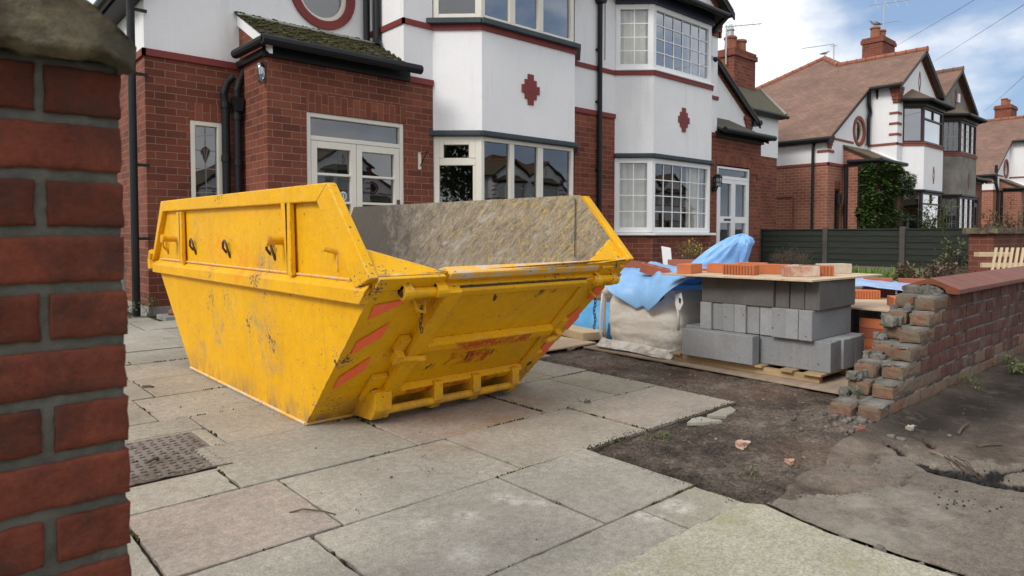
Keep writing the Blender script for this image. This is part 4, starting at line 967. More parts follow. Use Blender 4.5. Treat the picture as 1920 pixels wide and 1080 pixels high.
        tag(g.build('moss', 'moss', pr), kind='stuff')
        g = G(); g.prism([P(xa, 8.93, 3.88), P(5.245, 8.93, 3.88), P(5.245, 9.169, 3.97), P(xa, 9.169, 3.97)], (0, 0, -.02)); g.build('flashing', 'cement_grey', pr)
    else:
        g.prism([P(xa, y0, z0), P(5.245, y0, z0), P(5.245, y1, z1), P(xa, y1, z1)], (0, 0, -.05))
        pr = g.build('porch_roof', D['porch'], h)
        if st == 3:
            g = G(); g.tube([P(5.22, y0, z0+.02), P(5.22, y1, z1+.02)], .035, 6); g.build('flashing', 'white_render', pr)
    g = G(); A = Vector(P(3.225, 8.06, 3.33)); B = Vector(P(3.225, 9.165, 3.92)); n = Vector(P(3.26, 8.06, 3.33))-A
    g.prism([A, B, B+Vector((0, 0, -.13)), A+Vector((0, 0, -.13))], n); g.build('bargeboard', 'white_plastic' if st == 1 else 'brown_frame', pr)
    g = G(); g.fbox(pf, -.04, 2.06, 3.2, 3.33, -.06, .03); g.fbox(pl, -.03, .92, 3.22, 3.30, -.05, .03); g.tube([P(3.14, 9.0, 3.36), P(3.14, 7.98, 3.34)], .06, 10); g.build('gutter', 'black_paint', pr); g = G(); g.tube([P(3.10, 7.98, 3.34), P(5.36, 7.98, 3.33)], .065, 10)
    g.build('gutter', 'black_paint', pr)
    h['T'] = 0
    return h, P, dict(hall=hall, side=side, pf=pf, wf=wf, ws=ws, bay=bay, pl=pl)

S1 = 18.74
TA = lambda x, y: (x, y)
TB = lambda x, y: (S1-x, y)
hA, PA, FA = house(TA, (7.3, 9.5), "white rendered brick house with cream windows and mossy porch roof, right behind the skip", sp=dict(glass='window_glass'))
hB, PB, FB = house(TB, (7.3, 9.5), "attached white house with leaded white plastic windows, curtains and white double front door", sp=dict(style=2, glass='clear_glass', render='rough_render', frame='white_plastic', roof='dark_tiles', porch='dark_tiles'))
OFF = 19.33
TC = lambda x, y: (x+OFF, y); TD = lambda x, y: (S1-x+OFF, y)
hC, PC, FC = house(TC, (7.3, 9.5), "neighbouring white house with brown tiled roof and ivy covered porch, behind the fence", sp=dict(style=3, roof='orange_tiles', porch='brown_tiles', frame='brown_frame', brick='pale_brick', red='faded_red'))
hD, PD, FD = house(TD, (7.3, 9.5), "grey pebble dashed house joined to the right of the brown framed white house", sp=dict(style=4, roof='orange_tiles', porch='brown_tiles', frame='brown_frame', brick='dark_brick', red='faded_red', render='pebble_dash'))
TE = lambda x, y: (x+2*OFF, y)
hE, PE, FE = house(TE, (7.3, 9.5), "farthest house at the right edge, white with brown roof and orange brick porch", sp=dict(style=3, roof='orange_tiles', porch='brown_tiles', frame='brown_frame', brick='pale_brick', red='faded_red'))
for k_, (ox, lbs) in enumerate(((11.4, ("white gabled house across the road, mirrored in the porch door glass", "second white house across the road, mirrored beside the porch door reflection")), (30.7, ("white house with pointed gable across the road, mirrored in the lower bay window", "white house across the road right of the mirrored gable in the bay window")), (50.0, ("tiled house across the road, mirrored in the leaded window", "farthest tiled house across the road, mirrored at the right of the leaded window")))):
    for T_, lb in ((lambda x, y, o=ox: (x+o, -y-19.0), lbs[0]), (lambda x, y, o=ox: (S1-x+o, -y-19.0), lbs[1])):
        house(T_, (7.3, 9.5), lb, sp=dict(style=3, roof='brown_tiles', porch='brown_tiles', frame='cream_paint'))

# chimneys on the party lines
def chimney(parent, x0, x1, y0, y1, z0, z1, pots, mat='red_brick', ph=.42):
    g = G(); g.box(x0, x1, y0, y1, z0, z1-.22); g.box(x0-.05, x1+.05, y0-.05, y1+.05, z1-.22, z1-.08); g.box(x0-.02, x1+.02, y0-.02, y1+.02, z1-.08, z1)
    c = g.build('chimney', mat, parent)
    for px_, py_, r in pots:
        g = G(); g.lathe([(r*1.05, 0), (r, .06), (r*.92, ph*.8), (r*1.12, ph*.82), (r*1.12, ph*.93), (r*.95, ph)], (px_, py_, z1), 16); g.build('chimney_pot', 'terracotta', c, smooth=False)
    return c
chimney(hC, 28.05, 29.35, 10.0, 10.75, 6.8, 8.72, [(28.25, 10.35, .17), (28.85, 10.35, .17), (29.15, 10.45, .15)])
chimney(hE, 47.4, 48.7, 9.9, 10.7, 6.5, 8.55, [(47.7, 10.3, .17), (48.3, 10.3, .17)], 'red_brick')
# rear wing of the attached house with its own chimney
g = G(); g.box(16.7, 19.0, 9.62, 13.0, 0, 3.25); rwg = g.build('rear_wing', 'red_brick', hB)
g = G(); g.box(16.68, 19.02, 9.60, 13.0, 3.25, 4.46); g.build('upper_wall', 'white_render', rwg)
g = G(); g.prism([(16.2, 9.42, 4.47), (19.10, 9.42, 4.50), (19.35, 10.35, 5.42), (16.2, 10.9, 6.0)], (0, 0, -.06)); g.prism([(19.10, 9.42, 4.50), (19.35, 10.35, 5.42), (19.6, 13, 4.5)], (0, 0, -.06)); rr_ = g.build('rear_roof', 'dark_tiles', rwg)
g = G(); g.tube([(16.9, 9.38, 4.42), (19.15, 9.38, 4.44)], .06, 8); g.box(16.9, 19.1, 9.44, 9.60, 4.38, 4.46); g.build('gutter', 'black_paint', rwg)
g = G(); g.tube([(19.12, 9.42, 4.52), (19.37, 10.35, 5.44)], .05, 6); g.build('flashing', 'cement_grey', rwg)
chimney(hB, 17.55, 18.75, 10.2, 10.8, 4.6, 6.36, [(17.85, 10.5, .17), (18.40, 10.5, .17)])

# pipes, lamps and fittings of the two near houses
pipe(hA, [(1.955, 9.12, 4.3), (1.955, 9.12, 0.0)], .045, [(1.955, 9.12, z, 2.12, 9.12) for z in (.95, 1.85, 2.95, 3.72)])
pipe(hA, [(3.30, 9.06, 3.2), (3.20, 9.03, 3.02), (3.17, 9.03, 2.9), (3.17, 9.03, 0)], .045, collars=(2.55, 1.95, 1.5))
pipe(hA, [(3.06, 9.10, 2.60), (3.02, 9.10, 2.85), (3.07, 9.10, 3.0), (3.14, 9.08, 3.08)], .045); pipe(hA, [(3.04, 9.10, 2.75), (3.04, 9.10, 0)], .05, collars=(2.7, 2.0, 1.4))
g = G(); g.prism([(3.10, 8.95, 2.80), (3.24, 8.95, 2.80), (3.21, 8.95, 2.62), (3.13, 8.95, 2.62)], (0, .15, 0)); g.build('rainwater_head', 'black_paint', hA)
pipe(hA, [(5.12, 9.08, 6.0), (5.12, 9.08, 3.92)], .05)
pipe(hA, [(5.185, 8.88, 6.0), (5.185, 8.88, 3.92), (5.14, 8.80, 3.80)], .048)
pipe(hA, [(5.205, 9.0, 6.0), (5.205, 9.0, 3.9)], .025)
pipe(hB, [(9.43, 8.19, 5.30), (9.43, 8.19, 0)], .045, [(9.43, 8.19, z, 9.38, 8.25) for z in (1.2, 2.2, 3.45, 4.4)])
g = G(); g.prism([(9.30, 8.10, 5.40), (9.56, 8.10, 5.40), (9.50, 8.10, 5.24), (9.36, 8.10, 5.24)], (0, .14, 0)); g.tube([(9.37, 8.12, 6.0), (9.40, 8.12, 5.7), (9.43, 8.15, 5.3)], .045, 8); g.build('rainwater_head', 'black_paint', hB)
g = G(); g.tube([(9.62, 8.235, 5.9), (9.62, 8.235, 4.25)], .008, 5); g.tube([(9.50, 8.235, 4.0), (9.47, 8.235, 3.3)], .006, 5); g.build('cable', 'cement_grey', hB)
g = G(); g.lathe([(.02, .14), (.045, .13), (.05, .06), (.045, -.02), (.03, -.08), (.01, -.10)], (3.20, 8.28, 2.98), 14); lb = g.build('porch_lamp', 'bright_glass', hA, smooth=True)
g = G(); g.box(3.18, 3.25, 8.25, 8.31, 3.08, 3.14); g.tube([(3.25, 8.28, 3.12), (3.20, 8.28, 3.13)], .03, 8); g.tube([(3.155, 8.26, 3.08), (3.15, 8.26, 2.9), (3.20, 8.28, 2.86)], .006, 5); g.tube([(3.245, 8.26, 3.08), (3.25, 8.26, 2.9), (3.20, 8.28, 2.86)], .006, 5); g.build('lamp_bracket', 'steel_dark', lb)
g = G(); g.box(5.475, 5.52, 8.225, 8.25, 1.955, 2.20); bk = g.build('bracket_board', 'cream_paint', hA, bevel=.004)
g = G(); g.tube([(5.495, 8.215, 2.0), (5.50, 8.12, 2.12), (5.50, 8.04, 2.20), (5.50, 8.0, 2.17)], .008, 6); g.tube([(5.495, 8.215, 2.18), (5.50, 8.03, 2.19)], .006, 6); g.build('hanging_bracket', 'black_paint', bk)
# lantern beside the white front door
g = G()
for i in range(6):
    a = math.pi*2*i/6; g.tube([(13.34+.075*math.cos(a), 8.12+.075*math.sin(a), 2.08), (13.34+.09*math.cos(a), 8.12+.09*math.sin(a), 2.27)], .008, 5)
for z, r in ((2.08, .08), (2.17, .087), (2.27, .098)): g.lathe([(r, -.008), (r, .008)], (13.34, 8.12, z), 6)
g.lathe([(.11, 0), (.06, .05), (.015, .07)], (13.34, 8.12, 2.28), 6); g.tube([(13.34, 8.25, 2.02), (13.34, 8.16, 1.98), (13.34, 8.12, 2.07)], .016, 6); g.lathe([(.05, -.05), (.05, .05)], (13.34, 8.22, 2.02), 8)
ln = g.build('lantern', 'black_paint', hB)
g = G(); g.lathe([(.065, -.08), (.075, .09)], (13.34, 8.12, 2.175), 6); g.build('lantern_glass', 'bright_glass', ln)
g = G(); g.box(13.10, 13.30, 8.16, 8.249, 4.92, 5.30); ab = g.build('alarm_box', 'white_plastic', hB, bevel=.015)
g = G(); g.lathe([(.05, 0), (.06, -.05), (.02, -.10)], (13.20, 8.12, 4.90), 10); g.build('security_sensor', 'navy_fascia', ab)
g = G(); g.tube([(15.05, 8.24, 2.42), (15.05, 8.12, 2.40), (15.05, 8.10, 2.28)], .010, 6); g.build('hanging_bracket', 'black_paint', hB)
# neighbours' pipes and windows
pipe(hC, [(21.40, 9.60, 3.9), (21.32, 9.60, 3.75), (21.32, 9.60, 0)], .045)
pipe(hC, [(24.36, 9.08, 5.9), (24.36, 9.08, 5.45), (24.50, 9.08, 5.2), (24.36, 9.08, 4.95), (24.36, 9.08, 4.05)], .06, collars=())
pipe(hC, [(24.55, 8.9, 5.95), (24.62, 8.9, 5.6), (24.62, 8.9, 3.9)], .045)
pipe(hC, [(22.50, 9.05, 3.2), (22.50, 9.05, 0)], .06); pipe(hC, [(22.42, 8.6, 3.2), (22.42, 8.6, 0)], .05); pipe(hC, [(22.1, 9.09, 2.3), (22.1, 9.09, 2.0)], .08)
pipe(hE, [(40.68, 9.05, 4.5), (40.68, 9.05, 3.6), (40.9, 9.0, 3.1), (40.9, 9.0, 0)], .07); pipe(hE, [(41.9, 9.05, 3.2), (41.9, 9.05, 0)], .06)
window(hC, FC['side'], 2.10, 2.62, 1.18, 2.9, t=.05, mat='cement_grey', gmat='frosted_glass')
g = G(); g.poly([FC['side'](2.05, 1.1, .4), FC['side'](2.7, 1.1, .4), FC['side'](2.7, 3.0, .4), FC['side'](2.05, 3.0, .4)]); g.fbox(FC['side'], 2.0, 2.75, 1.10, 1.17, -.08, .03); g.build('window_sill', 'black_paint', hC)
g = G(); g.tube([FC['side'](2.2, 2.235, -.02), FC['side'](1.12, 2.235, -.02), FC['side'](1.10, 2.2, -.02), FC['side'](1.10, .2, -.02)], .022, 6); g.build('gas_pipe', 'faded_red', hC)
g = G(); g.box(*sorted((PD(6.9, 0, 0)[0], PD(7.15, 0, 0)[0])), 8.18, 8.249, 6.25, 6.60); g.build('alarm_box', 'white_plastic', hD, bevel=.02)

# ------------------------------------------------------------------ skip
sk = thing('skip', (2.27, 4.2, 0), "big yellow builders' skip with scratched paint and open top, standing empty on the flagstones", 'skip')
def fp(X, v, w): return (X, 3.31-.70711*v-.70711*w, .70711*v-.70711*w)
VL = 1.1455
g = G()
B = [(1.49, 3.31, .004), (3.0, 3.31, .004), (3.0, 5.29, .004), (1.49, 5.29, .004)]
L_ = [(1.455, 2.5, .81), (3.085, 2.462, .848), (3.085, 6.05, .78), (1.455, 6.05, .78)]
T_ = [(1.45, 2.90, 1.235), (3.09, 2.82, 1.235), (3.09, 5.74, 1.25), (1.45, 5.74, 1.25)]
def shell(dx, dy, dz):
    q = lambda p, sx, sy: (p[0]+dx*sx, p[1]+dy*sy, p[2]+dz)
    b = [q(B[0], 1, 1), q(B[1], -1, 1), q(B[2], -1, -1), q(B[3], 1, -1)]
    l = [q(L_[0], 1, 1), q(L_[1], -1, 1), q(L_[2], -1, -1), q(L_[3], 1, -1)]
    t = [q(T_[0], 1, 1), q(T_[1], -1, 1), q(T_[2], -1, -1), q(T_[3], 1, -1)]
    return [[b[0], b[3], b[2], b[1]], [b[0], b[1], l[1], l[0]], [b[2], b[3], l[3], l[2]], [b[3], b[0], l[0], l[3]], [l[3], l[0], t[0], t[3]], [b[1], b[2], l[2], l[1]], [l[1], l[2], t[2], t[1]]]
for q in shell(0, 0, 0): g.poly(q, 0)
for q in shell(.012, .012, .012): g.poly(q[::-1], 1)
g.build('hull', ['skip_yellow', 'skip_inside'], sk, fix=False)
g = G(); g.tube([(1.487, 3.305, .010), (1.487, 5.29, .010)], .010, 6); g.tube([(1.487, 3.305, .010), (3.0, 3.305, .010)], .010, 6); g.build('base_edge', 'scraped_steel', sk)
# side frames (left and right) with rails, stiffeners
def side_frame(xo, xi):
    g = G(); d = (xi-xo, 0, 0); X = lambda y, z: (xo, y, z)
    Tf, Tb, Fl, Kb = ((2.885, 1.242), (5.745, 1.262), (2.495, .815), (6.05, .78)) if xo < 2 else ((2.795, 1.240), (5.745, 1.262), (2.44, .858), (6.05, .78))
    iTf, iTb, iFl, iKb = (3.00, 1.158), (5.70, 1.180), (2.63, .762), (5.97, .83)
    g.prism([X(*Tf), X(*Tb), X(*iTb), X(*iTf)], d)
    g.prism([X(*Fl), X(*Tf), X(*iTf), X(*iFl)], d)
    g.prism([X(*Tb), X(*Kb), X(*iKb), X(*iTb)], d)
    # lower ledge: sloped on top
    s = 1 if xi > xo else -1
    P0 = lambda y: [(xi, y, .802), (xo, y, .762), (xo, y, .695), (xi, y, .695)]
    a = P0(2.60); b = P0(6.03); a[0] = (xi, 2.56, .802); a[1] = (xo, 2.53, .762)
    g.add(a+b, [(0, 1, 2, 3), (7, 6, 5, 4), (0, 4, 5, 1), (1, 5, 6, 2), (2, 6, 7, 3), (3, 7, 4, 0)])
    f = g.build('side_frame', 'skip_yellow', sk, bevel=.006)
    for y0, y1 in ((3.34, 3.445), (5.24, 5.36)):
        g = G(); g.prism([X(y0, .79), X(y0+.012, .79), X(y0+.085, 1.165), X(y0+.0, 1.165)], d); g.prism([X(y0-.045, .79), X(y0+.012, .79), X(y0+.03, 1.165), X(y0-.03, 1.165)], (d[0]*.55, 0, 0)); g.build('stiffener', 'skip_yellow', f, bevel=.004)
    return f
side_frame(1.415, 1.462); side_frame(3.125, 3.078)
# scraped weld line along the ledge
g = G(); g.tube([(1.447, 2.72, .797), (1.447, 5.9, .806)], .007, 6); g.build('weld_bead', 'scraped_steel', sk)
# lifting pins with collars
for y in (3.455, 5.45):
    g = G(); g.tube([(1.46, y, .968), (1.355, y, .970)], .023, 14); g.lathe([(.044, 0), (.044, .02)], (0, 0, 0), 4) if False else None
    g.tube([(1.357, y, .970), (1.343, y, .970)], .033, 14); g.tube([(1.460, y, .968), (1.448, y, .968)], .045, 14); g.build('lifting_pin', 'skip_yellow', sk)
for y, z, m_ in ((5.72, .925, 'skip_yellow'), (5.02, .935, 'steel_dark'), (4.33, .93, 'steel_dark'), (3.62, .935, 'steel_dark')):
    g = G(); Pp = [(1.452, y+.040, z-.045), (1.432, y+.042, z-.015), (1.428, y+.030, z+.018), (1.428, y+.008, z+.034), (1.428, y-.014, z+.022), (1.434, y-.026, z-.01), (1.452, y-.030, z-.075)]
    g.tube(Pp, .0075, 7); g.build('rope_hook', m_, sk, smooth=True)
g = G(); g.tube([(1.46, 2.865, .915), (1.40, 2.89, .935)], .012, 8); g.tube([(1.455, 2.865, .915), (1.452, 2.862, .83)], .007, 6); g.build('peg', 'skip_yellow', sk)
g = G(); g.tube([(1.43, 6.06, .86), (1.43, 6.10, .80), (1.43, 6.08, .72)], .035, 8); g.build('rear_lug', 'skip_yellow', sk)
# corner gussets
g = G()
g.prism([(1.455, 2.50, .822), (1.82, 2.50, .822), (1.465, 2.64, .935)], (0, .012, .006)); g.build('corner_gusset', 'skip_yellow', sk)
g = G(); g.prism([(3.085, 2.465, .858), (2.76, 2.48, .834), (3.075, 2.58, .968)], (0, .012, .006)); g.build('corner_gusset', 'skip_yellow', sk)
# lip, hinge tubes
g = G(); g.fbox(fp, 1.455, 1.80, VL-.065, VL+.012, -.004, .014); g.build('lip_plate', 'skip_yellow', sk, bevel=.004); g = G(); g.fbox(fp, 2.89, 3.085, VL-.065, VL+.02, -.004, .014); g.build('lip_plate', 'skip_yellow', sk, bevel=.004)
tg = None
g = G(); x0, x1 = 1.815, 2.875
g.fbox(fp, x0, x1, .20, 1.10, -.003, .022); tg = g.build('tailgate', 'skip_yellow', sk, bevel=.003)
g = G(); g.fbox(fp, x0-.005, x0+.085, .15, 1.10, .022, .066); g.build('gate_stile', 'skip_yellow', tg, bevel=.006)
g = G(); g.fbox(fp, x1-.085, x1-.015, .15, 1.10, .022, .038); g.build('gate_stile', 'skip_yellow', tg, bevel=.006)
def rail(v0, v1, w): 
    g = G(); A = [fp(x0+.085, v0, .022), fp(x0+.085, v1, .022), fp(x0+.085, v1-.01, w), fp(x0+.085, v0+.025, w)]
    g.prism(A, (x1-x0-.16, 0, 0)); return g.build('gate_rail', 'skip_yellow', tg, bevel=.005)
rail(.605, .695, .066); rail(.215, .30, .062); rail(1.02, 1.09, .045)
g = G(); g.prism([(x0+.01, 2.50, .790), (x0+.01, 2.475, .822), (x0+.01, 2.53, .852), (x0+.01, 2.60, .835), (x0+.01, 2.57, .79)], (x1-x0-.02, 0, .004)); g.build('gate_lip', 'scraped_steel', tg, bevel=.010)
g = G(); n = 14
g.add([fp(x0+.02+(x1-x0-.04)*i/40, 1.085+j*(.018+.012*nz(i*.7, 0, 0, 1)), .03+.0) for i in range(41) for j in (0, 1)], [(2*i, 2*i+2, 2*i+3, 2*i+1) for i in range(40)]); g.build('worn_edge', 'steel_dark', tg, fix=True)
def htube(a, b, v, w, r, m_='skip_yellow', nm='hinge_bar', par=None): g = G(); g.tube([fp(a, v, w), fp(b, v, w)], r, 14); return g.build(nm, m_, par or sk)
htube(1.585, 1.86, 1.08, .035, .024); htube(2.84, 3.05, 1.09, .035, .024)
for a, b in ((1.583, 1.63), (1.76, 1.815), (2.86, 2.90), (2.995, 3.045)): g = G(); g.tube([fp(a, 1.085, .035), fp(b, 1.085, .035)], .034, 14); g.fbox(fp, a, b, 1.06, 1.115, 0, .03); g.build('hinge_knuckle', 'skip_yellow', sk)
g = G(); g.tube([fp(1.584, 1.08, .036), fp(1.582, 1.08, .036)], .017, 12); g.build('hinge_bore', 'steel_dark', sk)
# latches, chains
def latch(x, s):
    g = G(); g.fbox(fp, x-.03, x+.03, .62, .72, .0, .035); g.tube([fp(x-.01*s, .60, .06), fp(x+.13*s, .615, .09)], .016, 10); g.fbox(fp, x-.035, x+.01, .57, .64, .03, .075); g.build('latch', 'skip_yellow', sk, bevel=.004)
    g = G(); g.fbox(fp, x-.055, x+.035, .19, .40, .0, .03); g.build('lock_plate', 'skip_yellow', sk, bevel=.004)
    g = G(); c = fp(x-.01, .285, .032); g.tube([c, fp(x-.01, .285, .026)], .022, 10); g.build('lock_hole', 'steel_dark', sk)
latch(1.775, 1); latch(2.895, -1)
def chain(x, v0, l):
    g = G(); p = Vector(fp(x, v0, .02)); n = int(l/.022)
    for i in range(n):
        c = p+Vector((.006*math.sin(i*1.3), -.004, -.022*i)); a = i % 2
        K = [c+Vector(((.007*math.cos(t) if a else 0), (0 if a else .007*math.cos(t)), .015*math.sin(t))) for t in [2*math.pi*k/8 for k in range(9)]]
        g.tube(K, .0028, 5, cap=False)
    g.build('chain', 'steel_dark', sk, smooth=True)
chain(1.752, .955, .15); chain(3.02, .90, .20)
g = G(); g.tube([fp(1.70, 1.0, 0), fp(1.71, .97, .05), fp(1.76, .95, .05), fp(1.77, .98, .0)], .009, 8); g.fbox(fp, 1.70, 1.78, .955, .975, .0, .02); g.build('chain_eye', 'skip_yellow', sk); g = G(); g.tube([fp(2.95, .95, 0), fp(2.97, .94, .04), fp(3.02, .92, .03)], .009, 8); g.build('chain_eye', 'skip_yellow', sk)
# feet and bottom roller bar
for i, x in enumerate((1.80, 2.155, 2.43, 2.735)):
    w_ = .052 if i == 0 else .030
    g = G(); g.prism([(x-w_, 3.31, .012), (x-w_, 3.09, .022), (x-w_, 3.045, .075), (x-w_, 3.045, .175), (x-w_, 3.12, .20)], (2*w_, 0, 0)); g.build('foot', 'skip_yellow', sk, bevel=.006)
g = G(); g.tube([(1.80, 3.075, .068), (2.735, 3.075, .068)], .022, 14); g.build('roller_bar', 'skip_yellow', sk)
g = G(); g.tube([(3.068, 2.862, 1.222), (3.060, 2.86, .86)], .0035, 6); g.build('weld_seam', 'steel_dark', sk)
# reflective chevrons
for Q in ([(1.502, .973), (1.655, .998), (1.645, .965), (1.516, .868)], [(1.645, .835), (1.519, .707), (1.522, .604), (1.645, .722)], [(1.650, .568), (1.529, .425), (1.534, .312), (1.660, .460)],
          [(2.982, .980), (3.072, .975), (3.076, .861), (2.985, .87)], [(2.944, .700), (2.985, .803), (3.060, .690), (3.046, .565), (2.95, .64)], [(2.927, .417), (2.95, .529), (3.014, .44), (3.022, .298), (2.94, .36)]):
    g = G(); g.poly([fp(x, v, .004) for x, v in Q]); g.build('reflective_stripe', 'orange_reflector', sk, fix=False)
for a, b, v0, v1, w in ((2.08, 2.62, .61, .68, .0700), (1.95, 2.62, .245, .29, .0660), (2.15, 2.45, .40, .52, .0235)):
    g = G(); g.poly([fp(a, v0, w), fp(b, v0, w), fp(b, v1, w), fp(a, v1, w)]); g.build('spray_mark', 'red_spray', tg, fix=False)
rr = random.Random(11)
g = G()
for x, v, n_ in ((2.50, .99, 7), (2.60, 1.0, 4), (2.20, .98, 3), (1.87, .86, 4), (2.05, .42, 4), (2.30, .45, 5), (2.47, .46, 5)):
    for i in range(n_):
        a = x+rr.uniform(-.02, .02); b = v+rr.uniform(-.03, .03); dx = rr.uniform(.004, .012); dv = rr.uniform(.01, .05); s = rr.uniform(-.02, .03)
        g.poly([fp(a, b, .0238), fp(a+dx, b+.004, .0238), fp(a+dx+s, b+dv, .0238), fp(a+s, b+dv, .0238)])
g.build('scuff_marks', 'steel_dark', tg, fix=False)

# ------------------------------------------------------------------ rough solids
def rough_box(g, x0, x1, y0, y1, z0, z1, amp, fs=18.0, n=(5, 5, 4), m=0, rnd_=0.0, seed=0.0):
    idx = {}; 
    def vid(i, j, k):
        key = (i, j, k)
        if key in idx: return idx[key]
        u, v, w = i/n[0], j/n[1], k/n[2]
        x, y, z = x0+(x1-x0)*u, y0+(y1-y0)*v, z0+(z1-z0)*w
        if rnd_:
            on = sum((u in (0, 1), v in (0, 1), w in (0, 1)))
            if on >= 2:
                x += rnd_*(1 if u == 0 else -1 if u == 1 else 0); y += rnd_*(1 if v == 0 else -1 if v == 1 else 0); z += rnd_*(1 if w == 0 else -1 if w == 1 else 0)
        p = Vector((x, y, z+seed)); d = Vector((mnoise.fractal(p*fs, .8, 2.1, 4), mnoise.fractal(p*fs+Vector((31, 7, 3)), .8, 2.1, 4), mnoise.fractal(p*fs+Vector((5, 71, 13)), .8, 2.1, 4)))*amp
        idx[key] = len(P_); P_.append((x+d.x, y+d.y, z+d.z)); return idx[key]
    P_ = []; F = []
    a, b, c = n
    for i in range(a):
        for j in range(b): F += [(vid(i, j, 0), vid(i, j+1, 0), vid(i+1, j+1, 0), vid(i+1, j, 0)), (vid(i, j, c), vid(i+1, j, c), vid(i+1, j+1, c), vid(i, j+1, c))]
        for k in range(c): F += [(vid(i, 0, k), vid(i+1, 0, k), vid(i+1, 0, k+1), vid(i, 0, k+1)), (vid(i, b, k), vid(i, b, k+1), vid(i+1, b, k+1), vid(i+1, b, k))]
    for j in range(b):
        for k in range(c): F += [(vid(0, j, k), vid(0, j, k+1), vid(0, j+1, k+1), vid(0, j+1, k)), (vid(a, j, k), vid(a, j+1, k), vid(a, j+1, k+1), vid(a, j, k+1))]
    g.add(P_, F, m)

# gate pier close to the camera
pier = thing('gate_pier', (0.04, 1.54, 0), "old dark brick gate pier with rough stone cap, large at the left edge", 'gate pier')
g = G(); ZT = 1.276
for k in range(14):
    z1 = ZT-.0925*k; z0 = z1-.080
    X = [(-.215, .019), (.030, .266)] if k % 2 else [(-.215, -.103), (-.093, .143), (.153, .266)]
    for a, b in X:
        rough_box(g, a+rnd(-.002, .002), b+rnd(-.003, .003), 1.300+rnd(-.002, .002), 1.52, z0+rnd(-.001, .001), z1+rnd(-.001, .001), .0026, 34, (26, 6, 10), rnd_=.003, seed=k*.13)
    for a, b in ((1.53, 1.64), (1.65, 1.765)) : rough_box(g, -.215, .264, a, b, z0, z1, .004, 24, (6, 4, 4), rnd_=.002, seed=k*.2)
g.build('brickwork', 'pier_brick', pier, smooth=True)
g = G(); rough_box(g, -.213, .259, 1.3095, 1.76, -.05, ZT+.012, .0035, 40, (40, 10, 110)); g.build('mortar', 'pier_mortar', pier, smooth=True)
g = G()
def capz(u): return 1.405 if u < .75 else 1.405-(u-.75)*.35
n = (30, 12, 8)
rough_box(g, -.30, .279, 1.255, 1.80, 1.286, 1.385, .013, 16, (60, 24, 14), rnd_=.006)
for i, p in enumerate(g.v):
    x, y, z = p
    if x > .20: z = min(z, 1.378-(x-.20)*.75+.008*fbm(x, y, 0, 30, 3))
    g.v[i] = (x, y, z-(.006 if x > .24 and z < 1.30 else 0))
g.build('capstone', 'old_stone', pier, smooth=True)

# broken garden wall
gw = thing('garden_wall', (7, 1.42, 0), "low red brick garden wall with sloping tile coping and a broken stepped end", 'garden wall')
STX = [3.70, 3.895, 4.035, 4.155, 4.30, 4.46, 4.54]
BKX = [3.665, 3.90, 3.98, 4.24, 4.40, 4.47, 4.60]
g = G(); gm = G(); rr = random.Random(4)
for k in range(7):
    z0 = .020+.0865*k; z1 = z0+.075
    for leaf, (ya, yb) in enumerate(((1.300, 1.412), (1.428, 1.54))):
        xs0 = (STX if leaf == 0 else BKX)[k]; x = xs0; first = True
        phase = (k+leaf) % 2
        while x < 10.6:
            if first:
                nb = math.ceil((x-3.6-.123*phase+.07)/.246)*.246+3.6+.123*phase; L = nb-x-.011
                if L < .09: L += .246
            else: L = .235
            wth = 1 if (k < 2 and x < 4.9-.5*k+rr.random()*.5) or first else 0
            if k < 2 and x < 8 and leaf == 0 and rr.random() < (.9 if k == 0 else .45): wth = 1
            if x < 7: rough_box(g, x, x+L, ya+rr.uniform(-.002, .003), yb, z0+rr.uniform(-.001, .001), z1, .0045 if first else .0025, 25, (8, 4, 4), m=wth, rnd_=.004 if first else .002, seed=k*.7+leaf)
            else: g.box(x, x+L, ya+rr.uniform(-.002, .002), yb, z0, z1, 0)
            x += L+.011; first = False
        rough_box(gm, xs0+.03, 10.6, ya+.006, yb-.006, z0-.013, z1+.010, .002, 20, (60, 2, 3))
    gm.box(min(STX[k], BKX[k])+.12, 10.6, 1.40, 1.44, z0-.012, z1+.01)
    # mortar left on each step
    for xa, ya in ((STX[k], 1.356), (BKX[k], 1.485)):
        for q in range(5):
            cx, cy = xa+rr.uniform(.02, .13), ya+rr.uniform(-.04, .04); s = rr.uniform(.010, .028)
            rough_box(gm, cx-s, cx+s, cy-s*.8, cy+s*.8, z1-.004, z1+rr.uniform(.002, .008), .006, 45, (4, 4, 2), seed=q)
g.build('brickwork', ['wall_brick', 'weathered_brick'], gw)
